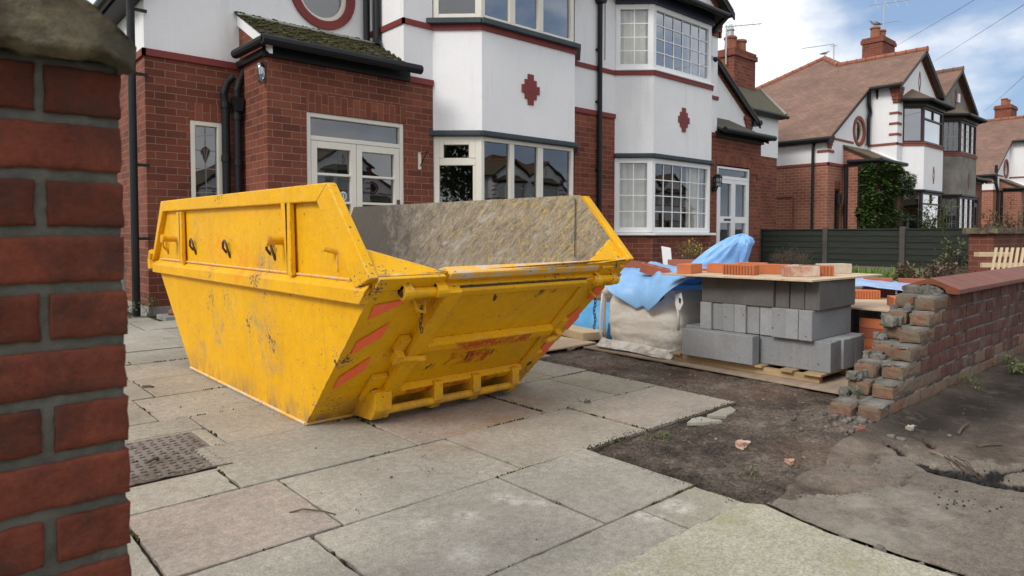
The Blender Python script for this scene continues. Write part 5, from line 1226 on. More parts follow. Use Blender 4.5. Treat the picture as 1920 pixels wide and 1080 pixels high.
# torn mortar and bats between the leaves
for q in range(26):
    k = rr.randrange(0, 7); z = .02+.0865*k; cx = BKX[k]-rr.uniform(-.04, .10); cy = rr.uniform(1.43, 1.55); s = rr.uniform(.015, .034)
    if k == 0: cx = rr.uniform(3.68, 3.95)
    rough_box(gm, cx-s, cx+s, cy-s*.8, cy+s*.8, z-.01, z+rr.uniform(.02, .06), .012, 30, (6, 6, 5), seed=q)
for q in range(16):
    cx, cy = rr.uniform(4.66, 5.0), rr.uniform(1.33, 1.52); s = rr.uniform(.02, .055); rough_box(gm, cx-s, cx+s, cy-s*.7, cy+s*.7, .612, .615+rr.uniform(.02, .065)*(1 if cx > 4.75 else .6), .016, 30, (5, 5, 3), seed=q)
gm.box(3.74, 10.6, 1.306, 1.53, -.08, .02)
gm.build('mortar', 'mortar', gw, smooth=True)
x = 4.79; i = 0
while x < 10.4:
    L = (.205, .20, .33, .225, .30)[i % 5]
    g = G(); sk_ = .14 if i == 0 else 0
    prof = [(1.238, .630), (1.238, .660), (1.415, .722), (1.602, .656), (1.602, .628), (1.55, .630)]+[(1.42+.105*math.cos(a), .632+.050*math.sin(a)) for a in [math.pi*t/8 for t in range(0, 9)]]+[(1.30, .630)]
    A = [(x+sk_*(p[0]-1.238)/.364*(.9), p[0], p[1]) for p in prof]; Bq = [(x+L-.004, p[0], p[1]) for p in prof]; n = len(prof)
    g.add(A+Bq, [list(range(n))], 1); g.add(A+Bq, [[n+j for j in range(n)][::-1]]+[(j, (j+1) % n, n+(j+1) % n, n+j) for j in range(n)], 0)
    g.build('coping_tile', ['coping_tile', 'raw_clay'], gw, bevel=.004); x += L; i += 1

# ------------------------------------------------------------------ masonry stock
def mk(name, g, mats, label, cat, group=None, **kw):
    o = g.build(name, mats, None, **kw); return tag(o, label, cat, group)
BL, BH, BT = .60, .205, .1005
def block(label, x, y, z, along='y', L=BL, T_=BT, H=BH, mat='concrete_block'):
    g = G(); n = (2, 2, 2)
    if along == 'y': g.box(-T_/2, T_/2, -L/2, L/2, 0, H)
    else: g.box(-L/2, L/2, -T_/2, T_/2, 0, H)
    o = g.build('concrete_block', mat, bevel=.005); o.location = (x, y, z); o.rotation_euler = (0, 0, rnd(-.012, .012))
    return tag(o, label, 'concrete block', 'grey concrete blocks stacked on the pallet')
PZ = .078
plt_ = thing('pallet', (4.9, 2.55, 0), "low wooden pallet under the stacked grey concrete blocks", 'pallet')
slats = [(1.905, 2.03), (2.10, 2.19), (2.32, 2.41), (2.56, 2.63), (2.78, 2.86), (2.99, 3.09)]
for y0, y1 in slats:
    g = G(); g.box(4.40, 5.30, y0, y1, PZ-.016, PZ-.001); g.build('deck_slat', 'pallet_wood', plt_, bevel=.002)
for xa in (4.435, 4.84, 5.22):
    g = G(); prof = []
    g.box(xa, xa+.05, 1.93, 3.07, .014, PZ-.017); g.build('stringer', 'pallet_wood', plt_, bevel=.002)
z = PZ
def zc(k): return PZ+k*(BH+.001)
block("lowest grey block jutting out at the front left of the pallet stack", 4.415, 2.66, zc(0), 'y', L=.585, T_=.10)
block("grey block at the front right of the bottom row, facing the skip", 4.545, 2.135, zc(0), 'y', L=.50)
for i in range(5):
    block("bottom row grey block, %s behind the front right block, its end facing the footway" % ('first second third fourth fifth'.split()[i]), 4.647+i*.1025, 2.145+rnd(-.012, .012), zc(0), 'y', L=.50)
for i in range(4):
    block("bottom row grey block, %s behind the front left block" % ('first second third fourth'.split()[i]), 4.60+i*.103, 2.74, zc(0), 'y', L=.60)
mid = [(2.80, 4.445), (2.70, 4.47), (2.617, 4.455), (2.522, 4.455), (2.42, 4.475), (2.318, 4.475), (2.218, 4.47), (2.17-.0, 4.445)]
ys_ = [(2.798, .0), (2.698, .022), (2.60, .008), (2.505, .008), (2.402, .028), (2.300, .028), (2.17, 0), (2.073, 0), (1.978, -.004)]
w_ = [.095, .085, .092, .092, .095, .10, .10, .092, .092]
nm = "leftmost second third fourth fifth sixth seventh eighth rightmost".split()
yy = 2.845
for i in range(9):
    T2 = w_[i]; c = yy-T2/2; yy -= T2+.0015
    block("%s block of the nine standing on end in the middle row of the stack" % nm[i], 4.45+ys_[i][1]+.32, c, zc(1), 'x', L=.64, T_=T2)
block("long grey block at the front left of the top row, just under the plywood", 4.51, 2.555, zc(2)-.0, 'y', L=.57, H=.198, mat='dark_block')
for i in range(5): block("top row grey block, %s behind the long front block" % ('first second third fourth fifth'.split()[i]), 4.614+i*.1025, 2.56, zc(2), 'y', L=.57, H=.198, mat='dark_block')
for i in range(3): block("top row grey block with its end showing, %s from the right corner" % ('third second first'.split()[i]), 4.785, 2.215-i*.102, zc(2), 'x', L=.60, T_=.0995, H=.198, mat='dark_block')
# plywood sheets
def sheet_box(label, pts, z, t, mat='plywood'):
    g = G(); g.prism([(x, y, z) for x, y in pts], (0, 0, t)); o = g.build('plywood_sheet', mat, None, bevel=.0015, seg=1); return tag(o, label, 'plywood sheet')
ZP = zc(2)+.198+.001
sheet_box("plywood sheet on top of the grey block stack, bricks standing on it", [(4.36, 1.955), (5.42, 1.90), (5.42, 3.08), (4.27, 3.08)], ZP, .014)
sheet_box("dusty plywood sheet on the ground under the pallet and the white bag", [(4.275, 1.70), (5.65, 1.66), (5.7, 3.98), (4.345, 3.955)], .000, .013, 'plywood_dusty')
sheet_box("plywood offcut on the ground behind the skip, beside the blue bundle", [(3.35, 4.02), (4.56, 3.99), (4.60, 5.05), (3.35, 5.05)], .010, .016)
g = G(); g.box(0, .26, -.30, .30, 0, .075); o = mk('timber_offcut', g, 'pale_timber', "short thick timber offcut lying on the plywood behind the skip", 'timber', bevel=.004); o.location = (4.62, 4.42, .02); o.rotation_euler = (0, 0, R(-16))
# bricks
def brick_mesh(kind):
    L, Wd, Hh = .235, .112, .073; g = G()
    if kind == 'solid': g.box(-L/2, L/2, -Wd/2, Wd/2, 0, Hh)
    elif kind == 'slotted':
        n = 10; w = L/(2*n+1)
        g.box(-L/2, L/2, -Wd/2+.012, Wd/2, 0, Hh)
        for i in range(n+1): g.box(-L/2+2*i*w, -L/2+(2*i+1)*w, -Wd/2, -Wd/2+.013, 0, Hh)
    elif kind == 'holed':
        F = lambda s, z, w: (s, z, Hh-w)
        for i in range(3):
            cx = -L/2+L*(i+.5)/3; hw = L/6
            n = 20; per = []
            circ_fill(g, lambda s, z, w, cx=cx: (s, z, Hh), cx, 0, .0385, .025, 20)
            g.poly([(cx-hw, -Wd/2, Hh), (cx+hw, -Wd/2, Hh), (cx+hw, -.0385, Hh), (cx-hw, -.0385, Hh)]); g.poly([(cx-hw, .0385, Hh), (cx+hw, .0385, Hh), (cx+hw, Wd/2, Hh), (cx-hw, Wd/2, Hh)])
            if hw > .0385:
                for sx in (-1, 1): g.poly([(cx+sx*.0385, -.0385, Hh), (cx+sx*hw, -.0385, Hh), (cx+sx*hw, .0385, Hh), (cx+sx*.0385, .0385, Hh)])
            c = [(cx+.025*math.cos(2*math.pi*(j+.5)/20), .025*math.sin(2*math.pi*(j+.5)/20)) for j in range(20)]
            g.add([(x, y, Hh) for x, y in c]+[(x, y, .01) for x, y in c], [(j, (j+1) % 20, 20+(j+1) % 20, 20+j) for j in range(20)]+[[20+j for j in range(20)]])
        g.poly([(-L/2, -Wd/2, 0), (L/2, -Wd/2, 0), (L/2, Wd/2, 0), (-L/2, Wd/2, 0)])
        for q in ([(-L/2, -Wd/2), (L/2, -Wd/2)], [(L/2, -Wd/2), (L/2, Wd/2)], [(L/2, Wd/2), (-L/2, Wd/2)], [(-L/2, Wd/2), (-L/2, -Wd/2)]): g.poly([(*q[0], 0), (*q[1], 0), (*q[1], Hh), (*q[0], Hh)])
    return g
PROTO = {}
def brick(label, x, y, z, rz=0, kind='solid', mat='orange_brick', group=None, rx=0, ry=0):
    key = (kind, mat)
    if key not in PROTO:
        o = brick_mesh(kind).build('brick', mat, None, bevel=0 if kind == 'holed' else .0025, fix=kind != 'holed', seg=1); PROTO[key] = o
    else:
        o = PROTO[key].copy(); COL.objects.link(o)
    o.location = (x, y, z); o.rotation_euler = (R(rx), R(ry), R(rz))
    return tag(o, label, 'brick', group)
zb_ = ZP+.0145; gp = 'bricks on the plywood over the block stack'
brick("smooth orange brick at the left end of the top plywood", 4.43, 2.93, zb_, 12, group=gp)
brick("orange brick behind the slotted brick on the top plywood", 4.70, 2.80, zb_, -70, group=gp)
brick("orange slotted brick in the middle of the top plywood", 4.56, 2.575, zb_, -82, 'slotted', group=gp)
brick("plain orange brick just right of the slotted brick on the plywood", 4.83, 2.445, zb_, -60, group=gp)
brick("orange brick at the back of the top plywood below the tall blue sheet", 4.98, 2.72, zb_, -72, group=gp)
brick("dusty pinkish brick at the right of the top plywood", 4.685, 2.185, zb_, -50, mat='dusty_brick', group=gp)
brick("slotted orange brick beside the dusty brick on the top plywood", 4.875, 2.16, zb_, -64, 'slotted', group=gp)
brick("cream coloured brick behind the dusty brick on the top plywood", 4.80, 2.275, zb_, 28, mat='cream_brick', group=gp)
brick("pale cream brick at the far right corner of the top plywood", 5.26, 2.195, zb_, -30, mat='cream_brick', group=gp)

# second stack behind the wall end: plywood on bricks and blocks
ZQ = .44
sheet_box("lower plywood sheet behind the broken wall, bricks standing on it", [(5.22, 1.68), (6.7, 1.60), (6.9, 2.75), (5.25, 2.80)], ZQ, .014)
gq = 'bricks on the lower plywood behind the wall'
for lb, x, y, rz, kd, mt in (("orange brick at the left front of the lower plywood", 5.86, 2.42, -35, 'solid', 'orange_brick'), ("slotted orange brick at the middle of the lower plywood", 6.02, 2.26, -50, 'slotted', 'orange_brick'),
                             ("dark red brick right behind the slotted brick on the lower plywood", 6.30, 2.24, -45, 'solid', 'new_red_brick'), ("orange brick at the right front of the lower plywood, beside the broken wall", 5.55, 1.83, 30, 'solid', 'orange_brick'),
                             ("slotted orange brick behind the right front brick of the lower plywood", 5.80, 1.86, 10, 'slotted', 'orange_brick'), ("brick at the left edge of the lower plywood, half hidden by the blocks", 5.42, 2.46, -60, 'solid', 'orange_brick')):
    brick(lb, x, y, ZQ+.015, rz, kd, mt, gq)
for lb, x, y in (("long red brick behind the pale blue sheet, left one", 6.62, 2.36), ("long red brick behind the pale blue sheet, right one", 6.72, 2.10), ("red brick at the back of the lower plywood near the coping", 6.74, 1.85)): brick(lb, x, y, ZQ+.015+.073*.0, -75, 'solid', 'new_red_brick', gq); brick(lb.replace('brick', 'brick on top', 1), x, y, ZQ+.015+.0735, -72, 'solid', 'new_red_brick', gq)
g = G()
def pb(u, v):
    x = 6.05+.65*u+.06*v; y = 2.52-.85*v+.10*u; return (x, y, ZQ+.092+.055*u+.02*math.sin(v*5+u*2)+.008*fbm(x, y, 0, 9, 3)-.012*(v < .1))
g.grid(pb, 24, 24); o = mk('plastic_sheet', g, 'pale_blue_sheet', "pale blue plastic sheet lying over bricks on the lower plywood", 'plastic sheet', smooth=True, fix=False)
sm = o.modifiers.new('s', 'SOLIDIFY'); sm.thickness = .003
gs = 'bricks stacked under the lower plywood'; k = 0
for col_, (x, y) in enumerate(((5.36, 1.90), (5.50, 1.78))):
    for lv in range(5 if col_ == 0 else 4):
        brick("stacked brick under the lower plywood, %s of its pile, %s pile" % (('bottom', 'second', 'third', 'fourth', 'top')[lv], ('left', 'right')[col_]), x+rnd(-.006, .006), y, lv*.0745, 90 if lv % 2 else 86, 'slotted' if lv % 2 else 'solid', 'orange_brick' if (lv+col_) % 3 else 'new_red_brick', gs)
for lb, x, y in (("loose brick on the ground beside the pallet, nearer the stack", 5.30, 2.03), ("loose brick on the ground behind the pallet corner", 5.42, 2.30), ("loose brick on the ground next to the brick piles", 5.56, 2.06)): brick(lb, x, y, .014, rnd(-40, 40), 'solid', 'new_red_brick')
for i in range(2):
    for j in range(2):
        g = G(); g.box(-.05, .05, -.25, .25, 0, .205); o = g.build('concrete_block', 'concrete_block', bevel=.005); o.location = (6.0+i*.5, 2.55-.0*j, .014+.207*j)
        tag(o, "grey block holding up the back of the lower plywood, %s, %s one" % (('nearer', 'farther')[i], ('bottom', 'upper')[j]), 'concrete block')

# ------------------------------------------------------------------ bulk bags and blue sheets
def bag_mesh(g, cx, cy, wx, wy, z0, z1, seed=0, rot=0):
    NU, NV = 220, 60
    def fn(u, v):
        a = 2*math.pi*u; z = z0+(z1-z0)*v
        bul = .985+.085*math.sin(math.pi*min(1, v*.95+.05))**.7-.05*max(0, v-.86)/.14
        c, s = math.cos(a), math.sin(a); e = 4.2
        r = (abs(c)**e+abs(s)**e)**(-1/e)
        wr = .014*fbm(u*14, v*6, seed, 1, 5)+.016*math.sin(u*57+4*v+seed+2*nz(u*9, v*3, 1, 1))*max(0, v-.62)/.38+.012*math.sin(u*44+v*9)*max(0, .35-v)/.35+.006*math.sin(v*26+5*nz(u*5, v, 2, 1))
        sag = -.02*math.sin(v*9)*.3
        rr_ = r*bul*(1+wr)+sag*.2
        x, y = c*rr_*wx/2, s*rr_*wy/2
        return (cx+x, cy+y, z+.012*fbm(u*9, v, seed+3, 1, 3)*(v > .9)-.006*math.sin(u*30)*(v < .05))
    g.grid(fn, NU, NV)
    g.add([fn(i/NU, 1.0) for i in range(NU)], [list(range(NU))])
bb = thing('bulk_bag', (4.95, 3.5, 0), "bulging white woven builders' bag beside the grey blocks, covered by a blue sheet", 'bulk bag')
g = G(); bag_mesh(g, 4.93, 3.475, .86, .76, .016, .545); g.build('woven_sack', 'woven_bag', bb, smooth=True)
def strap(P, w, nm, mat='woven_bag'):
    g = G(); n = len(P); pts = []
    for i, p in enumerate(P):
        p = Vector(p); pts += [p+Vector((0, -w/2, 0)), p+Vector((0, w/2, 0)), p+Vector((-.006, w/2, 0)), p+Vector((-.006, -w/2, 0))]
    g.add(pts, [(4*i+j, 4*i+(j+1) % 4, 4*(i+1)+(j+1) % 4, 4*(i+1)+j) for i in range(n-1) for j in range(4)]); g.build(nm, mat, bb, smooth=True)
g = G(); g.tube([(4.50, 3.86, .02), (4.475, 3.865, .14), (4.47, 3.86, .26), (4.475, 3.855, .38), (4.485, 3.85, .47), (4.51, 3.86, .52), (4.54, 3.87, .47), (4.53, 3.865, .3), (4.52, 3.86, .1)], .013, 8); g.build('lifting_strap', 'woven_bag', bb, smooth=True)
g = G(); g.tube([(4.50, 3.10, .50), (4.47, 3.08, .47), (4.475, 3.06, .38), (4.49, 3.07, .24)], .011, 8); g.build('lifting_strap', 'woven_bag', bb, smooth=True)
g = G()
def skirt(u, v): y = 3.86-.78*u; return (4.47-.085*v-.015*math.sin(u*9)+.25*max(0, abs(u-.5)-.42), y, .060*(1-v)**1.5+.016+.006*abs(fbm(u*22, v*3, 1, 1, 4))+(.02*(1-u) if v > .2 else .02*(1-u)))
g.grid(skirt, 50, 8); g.build('base_skirt', 'woven_bag', bb, smooth=True, fix=False)
def roll(u, v):
    a = v*math.pi*1.5; y = 3.86-.30*u; rr_ = .045+.014*fbm(u*6, v*2, 4, 1, 3); return (4.52+.05*u-rr_*math.sin(a)*1.1, y, .525-.05*u+rr_*math.cos(a)+.02*fbm(u*5, v, 2, 1, 2))
g = G(); g.grid(roll, 24, 14); g.build('rolled_rim', 'woven_bag', bb, smooth=True, fix=False)
g = G(); g.poly([(4.462, 3.085, .525), (4.458, 3.02, .545), (4.46, 3.005, .46), (4.464, 3.04, .40), (4.462, 3.07, .43)]); lb = g.build('paper_label', 'sticker', bb, fix=False); s_ = lb.modifiers.new('s', 'SOLIDIFY'); s_.thickness = .003
g = G(); g.poly([(4.452, 3.045, .505), (4.452, 3.02, .50), (4.452, 3.025, .46), (4.452, 3.04, .465)]); g.build('printing', 'bird_dark', lb, fix=False)
g = G(); g.tube([(4.50, 3.30, .56), (4.478, 3.26, .50), (4.472, 3.22, .475), (4.476, 3.20, .50)], .008, 6); g.tube([(4.476, 3.22, .475), (4.475, 3.26, .455), (4.478, 3.30, .46)], .005, 5); g.build('tie_cord', 'navy_fascia', bb, smooth=True)
# blue sheet over the bag
def lerp_pts(P, t):
    for (a, va), (b, vb) in zip(P[:-1], P[1:]):
        if t <= b: return va+(vb-va)*(t-a)/max(1e-6, b-a)
    return P[-1][1]
def tarp(u, v):
    y = 3.90-.95*u
    zend = lerp_pts([(0, .645), (.13, .63), (.20, .56), (.28, .49), (.45, .372), (.53, .405), (.60, .368), (.74, .47), (.9, .59), (1, .66)], u)
    hang = max(0, .665-zend)
    vt = .70
    top = .665+.035*math.sin(u*3.1)+.022*fbm(u*4, v*4, 2, 1, 4)+.03*max(0, u-.75)*2+.03*math.sin(v*4+u*3)
    if v < vt:
        x = 5.42-(5.42-4.55)*(v/vt); z = top-.10*max(0, .3-v)/.3
        z -= .02*(v/vt)**4
    else:
        t = (v-vt)/(1-vt); x = 4.55-.115*math.sin(t*math.pi/2)-.055*t*math.sin(u*9.5)*(u > .15)-.04*math.sin(u*math.pi)*t; z = top-.02-(top-.02-zend)*(t**1.5)
        z += .012*math.sin(u*26+t*3)*t*(1-t)*4
    fold = .030*(1-abs(math.sin(u*7+v*3.1+.8*math.sin(v*5))))**2+.022*(1-abs(math.sin(u*4.3-v*5.7+1.1)))**3+.006*math.sin(u*17-v*6)
    return (x+.010*math.sin(u*21+v*5), y+.02*math.sin(v*8+u*4), z+fold*(1 if v < vt else .4))
g = G(); g.grid(tarp, 110, 90); o = mk('blue_sheet', g, 'blue_polythene', "light blue polythene sheet draped over the white bulk bag, bricks holding it down", 'plastic sheet', smooth=True, fix=False)
s_ = o.modifiers.new('s', 'SOLIDIFY'); s_.thickness = .003
def tz(u, v): return tarp(u, v)
gt = 'red bricks holding the blue sheet down'
for lb, u, v, rz, kd, rx, ry in (("red brick at the left of the blue sheet, partly hidden by the skip corner", .13, .57, -40, 'holed', 0, 8), ("red brick with three holes, tilted on the front of the blue sheet", .55, .66, -58, 'holed', 6, 14), ("dark red brick at the back of the blue sheet, the white offcut behind it", .33, .10, -52, 'solid', 0, 0), ("red brick under the left tip of the top plywood", .86, .52, -50, 'solid', 0, 0)):
    p = tz(u, v); brick(lb, p[0], p[1], p[2]+.005, rz, kd, 'new_red_brick', gt, rx, ry)
# tall bunched blue sheet on a second bag behind
b2 = thing('bulk_bag', (5.7, 3.5, 0), "white builders' bag behind the grey blocks, hidden under the tall bunched blue sheet", 'bulk bag'); g = G(); bag_mesh(g, 5.72, 3.50, .75, .75, .0, .64, 5); g.build('woven_sack', 'woven_bag', b2, smooth=True)
def bunch(u, v):
    # u round the bundle, v from hem to tip
    a = 2*math.pi*u
    prof = lerp_pts([(0, .42), (.2, .46), (.4, .56), (.6, .66), (.78, .66), (.90, .50), (.97, .26), (1, .02)], v)
    c, s = math.cos(a), math.sin(a)
    L = -.60*(1-v)**2.3                      # tail swept to the left of the picture
    fold = 1+.16*(1-2*abs(math.sin(a*2.5+2.2*v)))+.12*(1-2*abs(math.sin(a*4.5+1+3*v)))+.05*math.sin(a*17-5*v)
    r = .40*prof*fold
    k = max(0, -(c*(-.748)+s*.664)*-1)
    cx, cy = 5.55+.03*math.sin(v*5), 3.22
    ext = max(0, -.748*c+.664*s)
    x = cx+r*c*.46-.748*.62*ext*(1-v)**1.5
    y = cy+r*s*.46+.664*.62*ext*(1-v)**1.5
    lean = .10*v*v
    return (x+.748*lean, y-.664*lean, .60+.40*(v**.92)-.05*ext*(1-v)+.012*math.sin(a*7))
g = G(); g.grid(bunch, 150, 60); o = mk('blue_sheet', g, 'blue_polythene', "tall bunched up blue polythene sheet standing behind the bricks on the plywood", 'plastic sheet', smooth=True, fix=False)
# blue bundle on the ground behind the skip
bx_ = thing('wrapped_bundle', (5.3, 4.7, 0), "bright blue polythene wrapped bundle on the ground between the skip and the white bag", 'wrapped bundle')
def bund(u, v):
    a = math.pi*v; x = 5.25-.40*math.cos(a)*(1+.06*math.sin(u*9)); y = 5.35-1.25*u; z = .015+.30*math.sin(a)**.6*(1-.25*abs(u-.4))+.02*fbm(u*7, v*5, 3, 1, 4)+.012*math.sin(u*31+v*9)
    return (x, y, z)
g = G(); g.grid(bund, 60, 36)
ends = [[bund(e, j/36) for j in range(37)] for e in (0, 1)]
for e in ends: g.add(e, [list(range(37))])
g.build('wrapping', 'bright_blue_sheet', bx_, smooth=True)
g = G(); g.grid(lambda u, v: (4.90-.10*v+.03*math.sin(u*12), 5.0-.75*u, .075*(1-v)+.018+.025*abs(math.sin(u*11+v*3))), 40, 8); g.build('loose_hem', 'bright_blue_sheet', bx_, smooth=True, fix=False)
g = G(); g.prism([(5.83, 4.16, .55), (5.90, 4.10, .55), (5.88, 4.12, .86), (5.80, 4.18, .88)], (.01, .012, 0)); mk('board_offcut', g, 'white_plastic', "upright white board offcut standing behind the blue sheet", 'board offcut', bevel=.004)

# ------------------------------------------------------------------ fence and right-hand pier
fn_ = thing('fence', (15.75, 6, 0), "dark green timber fence with grey posts and concrete gravel boards between the two gardens", 'fence')
py_ = [8.40, 6.76, 5.135, 3.55]
for y in py_:
    g = G(); g.box(15.69, 15.81, y-.055, y+.055, -.05, 1.17); g.build('fence_post', 'post_concrete', fn_, bevel=.012)
for a, b in zip(py_[:-1], py_[1:]):
    g = G(); n = 6
    for k in range(n):
        z0 = .30+.135*k; g.hexa([(15.735, b+.056, z0), (15.735, a-.056, z0), (15.765, a-.056, z0), (15.765, b+.056, z0), (15.752, b+.056, z0+.15), (15.752, a-.056, z0+.15), (15.772, a-.056, z0+.15), (15.772, b+.056, z0+.15)])
    g.box(15.72, 15.785, b+.056, a-.056, 1.105, 1.135); g.build('fence_panel', 'dark_timber', fn_)
    g = G(); g.box(15.725, 15.775, b+.056, a-.056, .0, .295); g.build('gravel_board', 'board_concrete', fn_, bevel=.004)
g = G(); g.box(15.70, 15.80, 8.50, 8.60, 0, 1.28); g.build('gate_post', 'dark_timber', fn_)
rp_ = thing('brick_pier', (14.5, 3.2, 0), "dark brick pier with mossy stone cap at the right edge, beside the fence end", 'brick pier')
g = G(); g.box(13.42, 15.6, 3.0, 3.35, 0, 1.02); g.build('brickwork', 'dark_brick', rp_)
g = G(); rough_box(g, 13.33, 15.7, 2.93, 3.42, 1.02, 1.115, .012, 8, (24, 6, 3)); g.build('capstone', 'old_stone', rp_)
sp_ = thing('slatted_pallet', (12.1, 2.5, 0), "pale slatted wooden pallet leaning against the brick pier at the right edge", 'pallet')
dr = Vector((.748, -.664, 0)); bk_ = Vector((.664, .748, 0))
p0 = Vector((11.98, 2.80, .0))+dr*.06
for i in range(9):
    b = p0+dr*(.085*i); t_ = b+dr*.34+bk_*.30+Vector((0, 0, .80)); d2 = dr*.036; th = bk_*.02
    g = G(); g.hexa([b, b+d2, b+d2+th, b+th, t_, t_+d2, t_+d2+th, t_+th]); g.build('slat', 'pale_timber', sp_)
for k in (.25, .62):
    b = p0+dr*(.16*k-.02)+bk_*(.30*k+.025)+Vector((0, 0, .80*k)); g = G(); e = dr*.80; th = bk_*.05; u = Vector((0, 0, .07)); g.hexa([b, b+e, b+e+th, b+th, b+u, b+e+u, b+e+th+u, b+th+u]); g.build('cross_rail', 'pale_timber', sp_)
g = G(); b = Vector((11.86, 2.93, .655))+bk_*.42+dr*.42; e = dr*.5; th = bk_*.12; u = Vector((0, 0, .07)); g.hexa([b, b+e, b+e+th, b+th, b+u, b+e+u, b+e+th+u, b+th+u]); mk('timber_beam', g, 'pale_timber', "pale timber beam lying level behind the leaning slatted pallet", 'timber')

# ------------------------------------------------------------------ manhole, stones, twigs
mh = thing('manhole_cover', (.66, 3.28, 0), "grey iron manhole cover with raised chequer studs, partly caked with mud", 'manhole cover')
g = G(); g.box(.31, 1.010, 2.957, 3.60, -.05, -.004); g.build('cover_plate', 'manhole_iron', mh, bevel=.004)
g = G()
for i in range(16):
    for j in range(15):
        x = .345+.042*i; y = 2.99+.042*j
        if x > .985 or y > 3.585: continue
        if (i+j) % 2: g.box(x-.013, x+.013, y-.006, y+.006, -.005, .003)
        else: g.box(x-.006, x+.006, y-.013, y+.013, -.005, .003)
st_ = g.build('chequer_studs', 'manhole_iron', mh, bevel=.002, seg=1); tag(st_, kind='stuff')
g = G(); g.box(.26, 1.062, 2.915, 2.956, -.05, -.002); g.box(.26, 1.062, 3.601, 3.64, -.05, -.002); g.box(1.011, 1.062, 2.956, 3.601, -.05, .0); g.box(.26, .309, 2.956, 3.601, -.05, -.002); g.build('surround', 'flagstone', mh, bevel=.004)
g = G(); g.grid(lambda u, v: (.31+.69*u, 2.960+.20*v*(1-.75*u**1.5), .0035*(1-v)**.5+.004*fbm(u*9, v*3, 1, 1, 4)-.004*(v > .75-.45*u+.2*nz(u*7, 0, 3, 1))-.003*v), 60, 16); g.build('mud', 'soil', mh, smooth=True, fix=False)
def stone(label, pts, h, mat='stone_fragment', z=0.0, nm='stone_fragment', cat='stone', amp=.006):
    g = G(); xs_ = [p[0] for p in pts]; ys2 = [p[1] for p in pts]; c = (sum(xs_)/len(xs_), sum(ys2)/len(ys2))
    P = []
    for (ax, ay), (bx, by) in zip(pts, pts[1:]+pts[:1]):
        for t in (0, .33, .66): P.append((ax+(bx-ax)*t+rnd(-amp, amp), ay+(by-ay)*t+rnd(-amp, amp)))
    n = len(P); A = [(x, y, z-.02) for x, y in P]; B2 = [(x, y, z+h) for x, y in P]; C3 = [(c[0]+(x-c[0])*.9, c[1]+(y-c[1])*.9, z+h+.004) for x, y in P]
    g.add(A+B2+C3, [(k*n+i, k*n+(i+1) % n, (k+1)*n+(i+1) % n, (k+1)*n+i) for k in (0, 1) for i in range(n)]+[[2*n+i for i in range(n)]])
    return mk(nm, g, mat, label, cat)
stone("flat broken slab corner on the soil beside the paving edge", [(3.04, 2.02), (3.14, 1.95), (3.22, 1.92), (3.19, 2.03), (3.12, 2.045)], -.004)
stone("larger broken slab piece on the soil beyond the other slab fragment", [(3.25, 2.03), (3.31, 1.945), (3.46, 1.97), (3.52, 2.04), (3.40, 2.045)], -.004)
def lump(label, x, y, s, mat, nm, cat, flat=.6, z=0):
    g = G(); rough_box(g, x-s, x+s, y-s*.7, y+s*.7, z-.008, z+s*flat, s*.35, 12/s*.06, (5, 5, 4), seed=x*7); return mk(nm, g, mat, label, cat, smooth=False)
lump("pinkish brick chip lying on the soil in front of the plywood", 2.90, 1.62, .028, 'dusty_brick', 'brick_chip', 'brick chip')
lump("small buff brick chip on the soil nearer the broken wall", 2.84, 1.36, .020, 'dusty_brick', 'brick_chip', 'brick chip')
lump("orange crushed brick lump at the foot of the broken wall", 3.53, 1.31, .045, 'raw_clay', 'brick_chip', 'brick chip', .5)
lump("grey mortar lump on the ground right of the wall foot", 3.52, 1.14, .026, 'rubble', 'mortar_lump', 'mortar lump', .7)
lump("upright buff stone piece beside the wall foot", 3.74, 1.17, .022, 'stone_fragment', 'stone_piece', 'stone', 1.2)
lump("bent piece of tarmac crust lifted beside the trench", 3.42, 1.07, .03, 'rubble', 'tarmac_piece', 'tarmac piece', .35)
def twig(label, P, r, mat='twig'):
    g = G(); g.tube(P, [r*(1-.5*i/len(P)) for i in range(len(P))], 6); mk('twig', g, mat, label, 'twig', smooth=True)
twig("thin curved twig on the pinkish flagstone at the lower left", [(.967, 2.295, .003), (1.01, 2.27, .012), (1.06, 2.215, .008), (1.085, 2.17, .003)], .0035)
twig("dark thick twig on the soil right of the broken wall", [(3.83, .98, .012), (3.93, .99, .02), (4.03, .985, .03)], .008)
twig("short straight twig lying on the dark dirt at the right", [(3.66, .86, .014), (3.72, .83, .016), (3.77, .79, .014)], .008)
twig("pale curved root lying over the tarmac by the trench", [(3.42, .99, .008), (3.38, .94, .022), (3.32, .88, .022), (3.26, .845, .010)], .0045, 'dry_stem')
twig("long thin twig on the soil near the slab edge", [(2.80, 1.30, .0), (2.86, 1.34, .02), (3.02, 1.40, .02), (3.18, 1.50, .01)], .004)
twig("short bit of stick on the flagstone beside the skip", [(1.07, 4.86, .004), (1.10, 4.82, .010), (1.12, 4.80, .004)], .009)
twig("small stick on the manhole cover", [(.715, 3.21, .006), (.74, 3.22, .010), (.77, 3.235, .006)], .006)
g = G()
for q in range(7):
    a = q*.8; g.tube([(3.335+.03*math.cos(a), .875+.03*math.sin(a), .03), (3.31+.05*math.cos(a+1), .83+.03*math.sin(a*2), .025), (3.27+.04*math.cos(a*1.7), .78+.03*math.sin(a), -.01), (3.25+.03*math.cos(a), .73+.03*math.sin(a*3), -.03)], .0024, 5)
mk('root_tangle', g, 'twig', "tangle of brown roots hanging into the broken tarmac trench", 'roots', smooth=True)
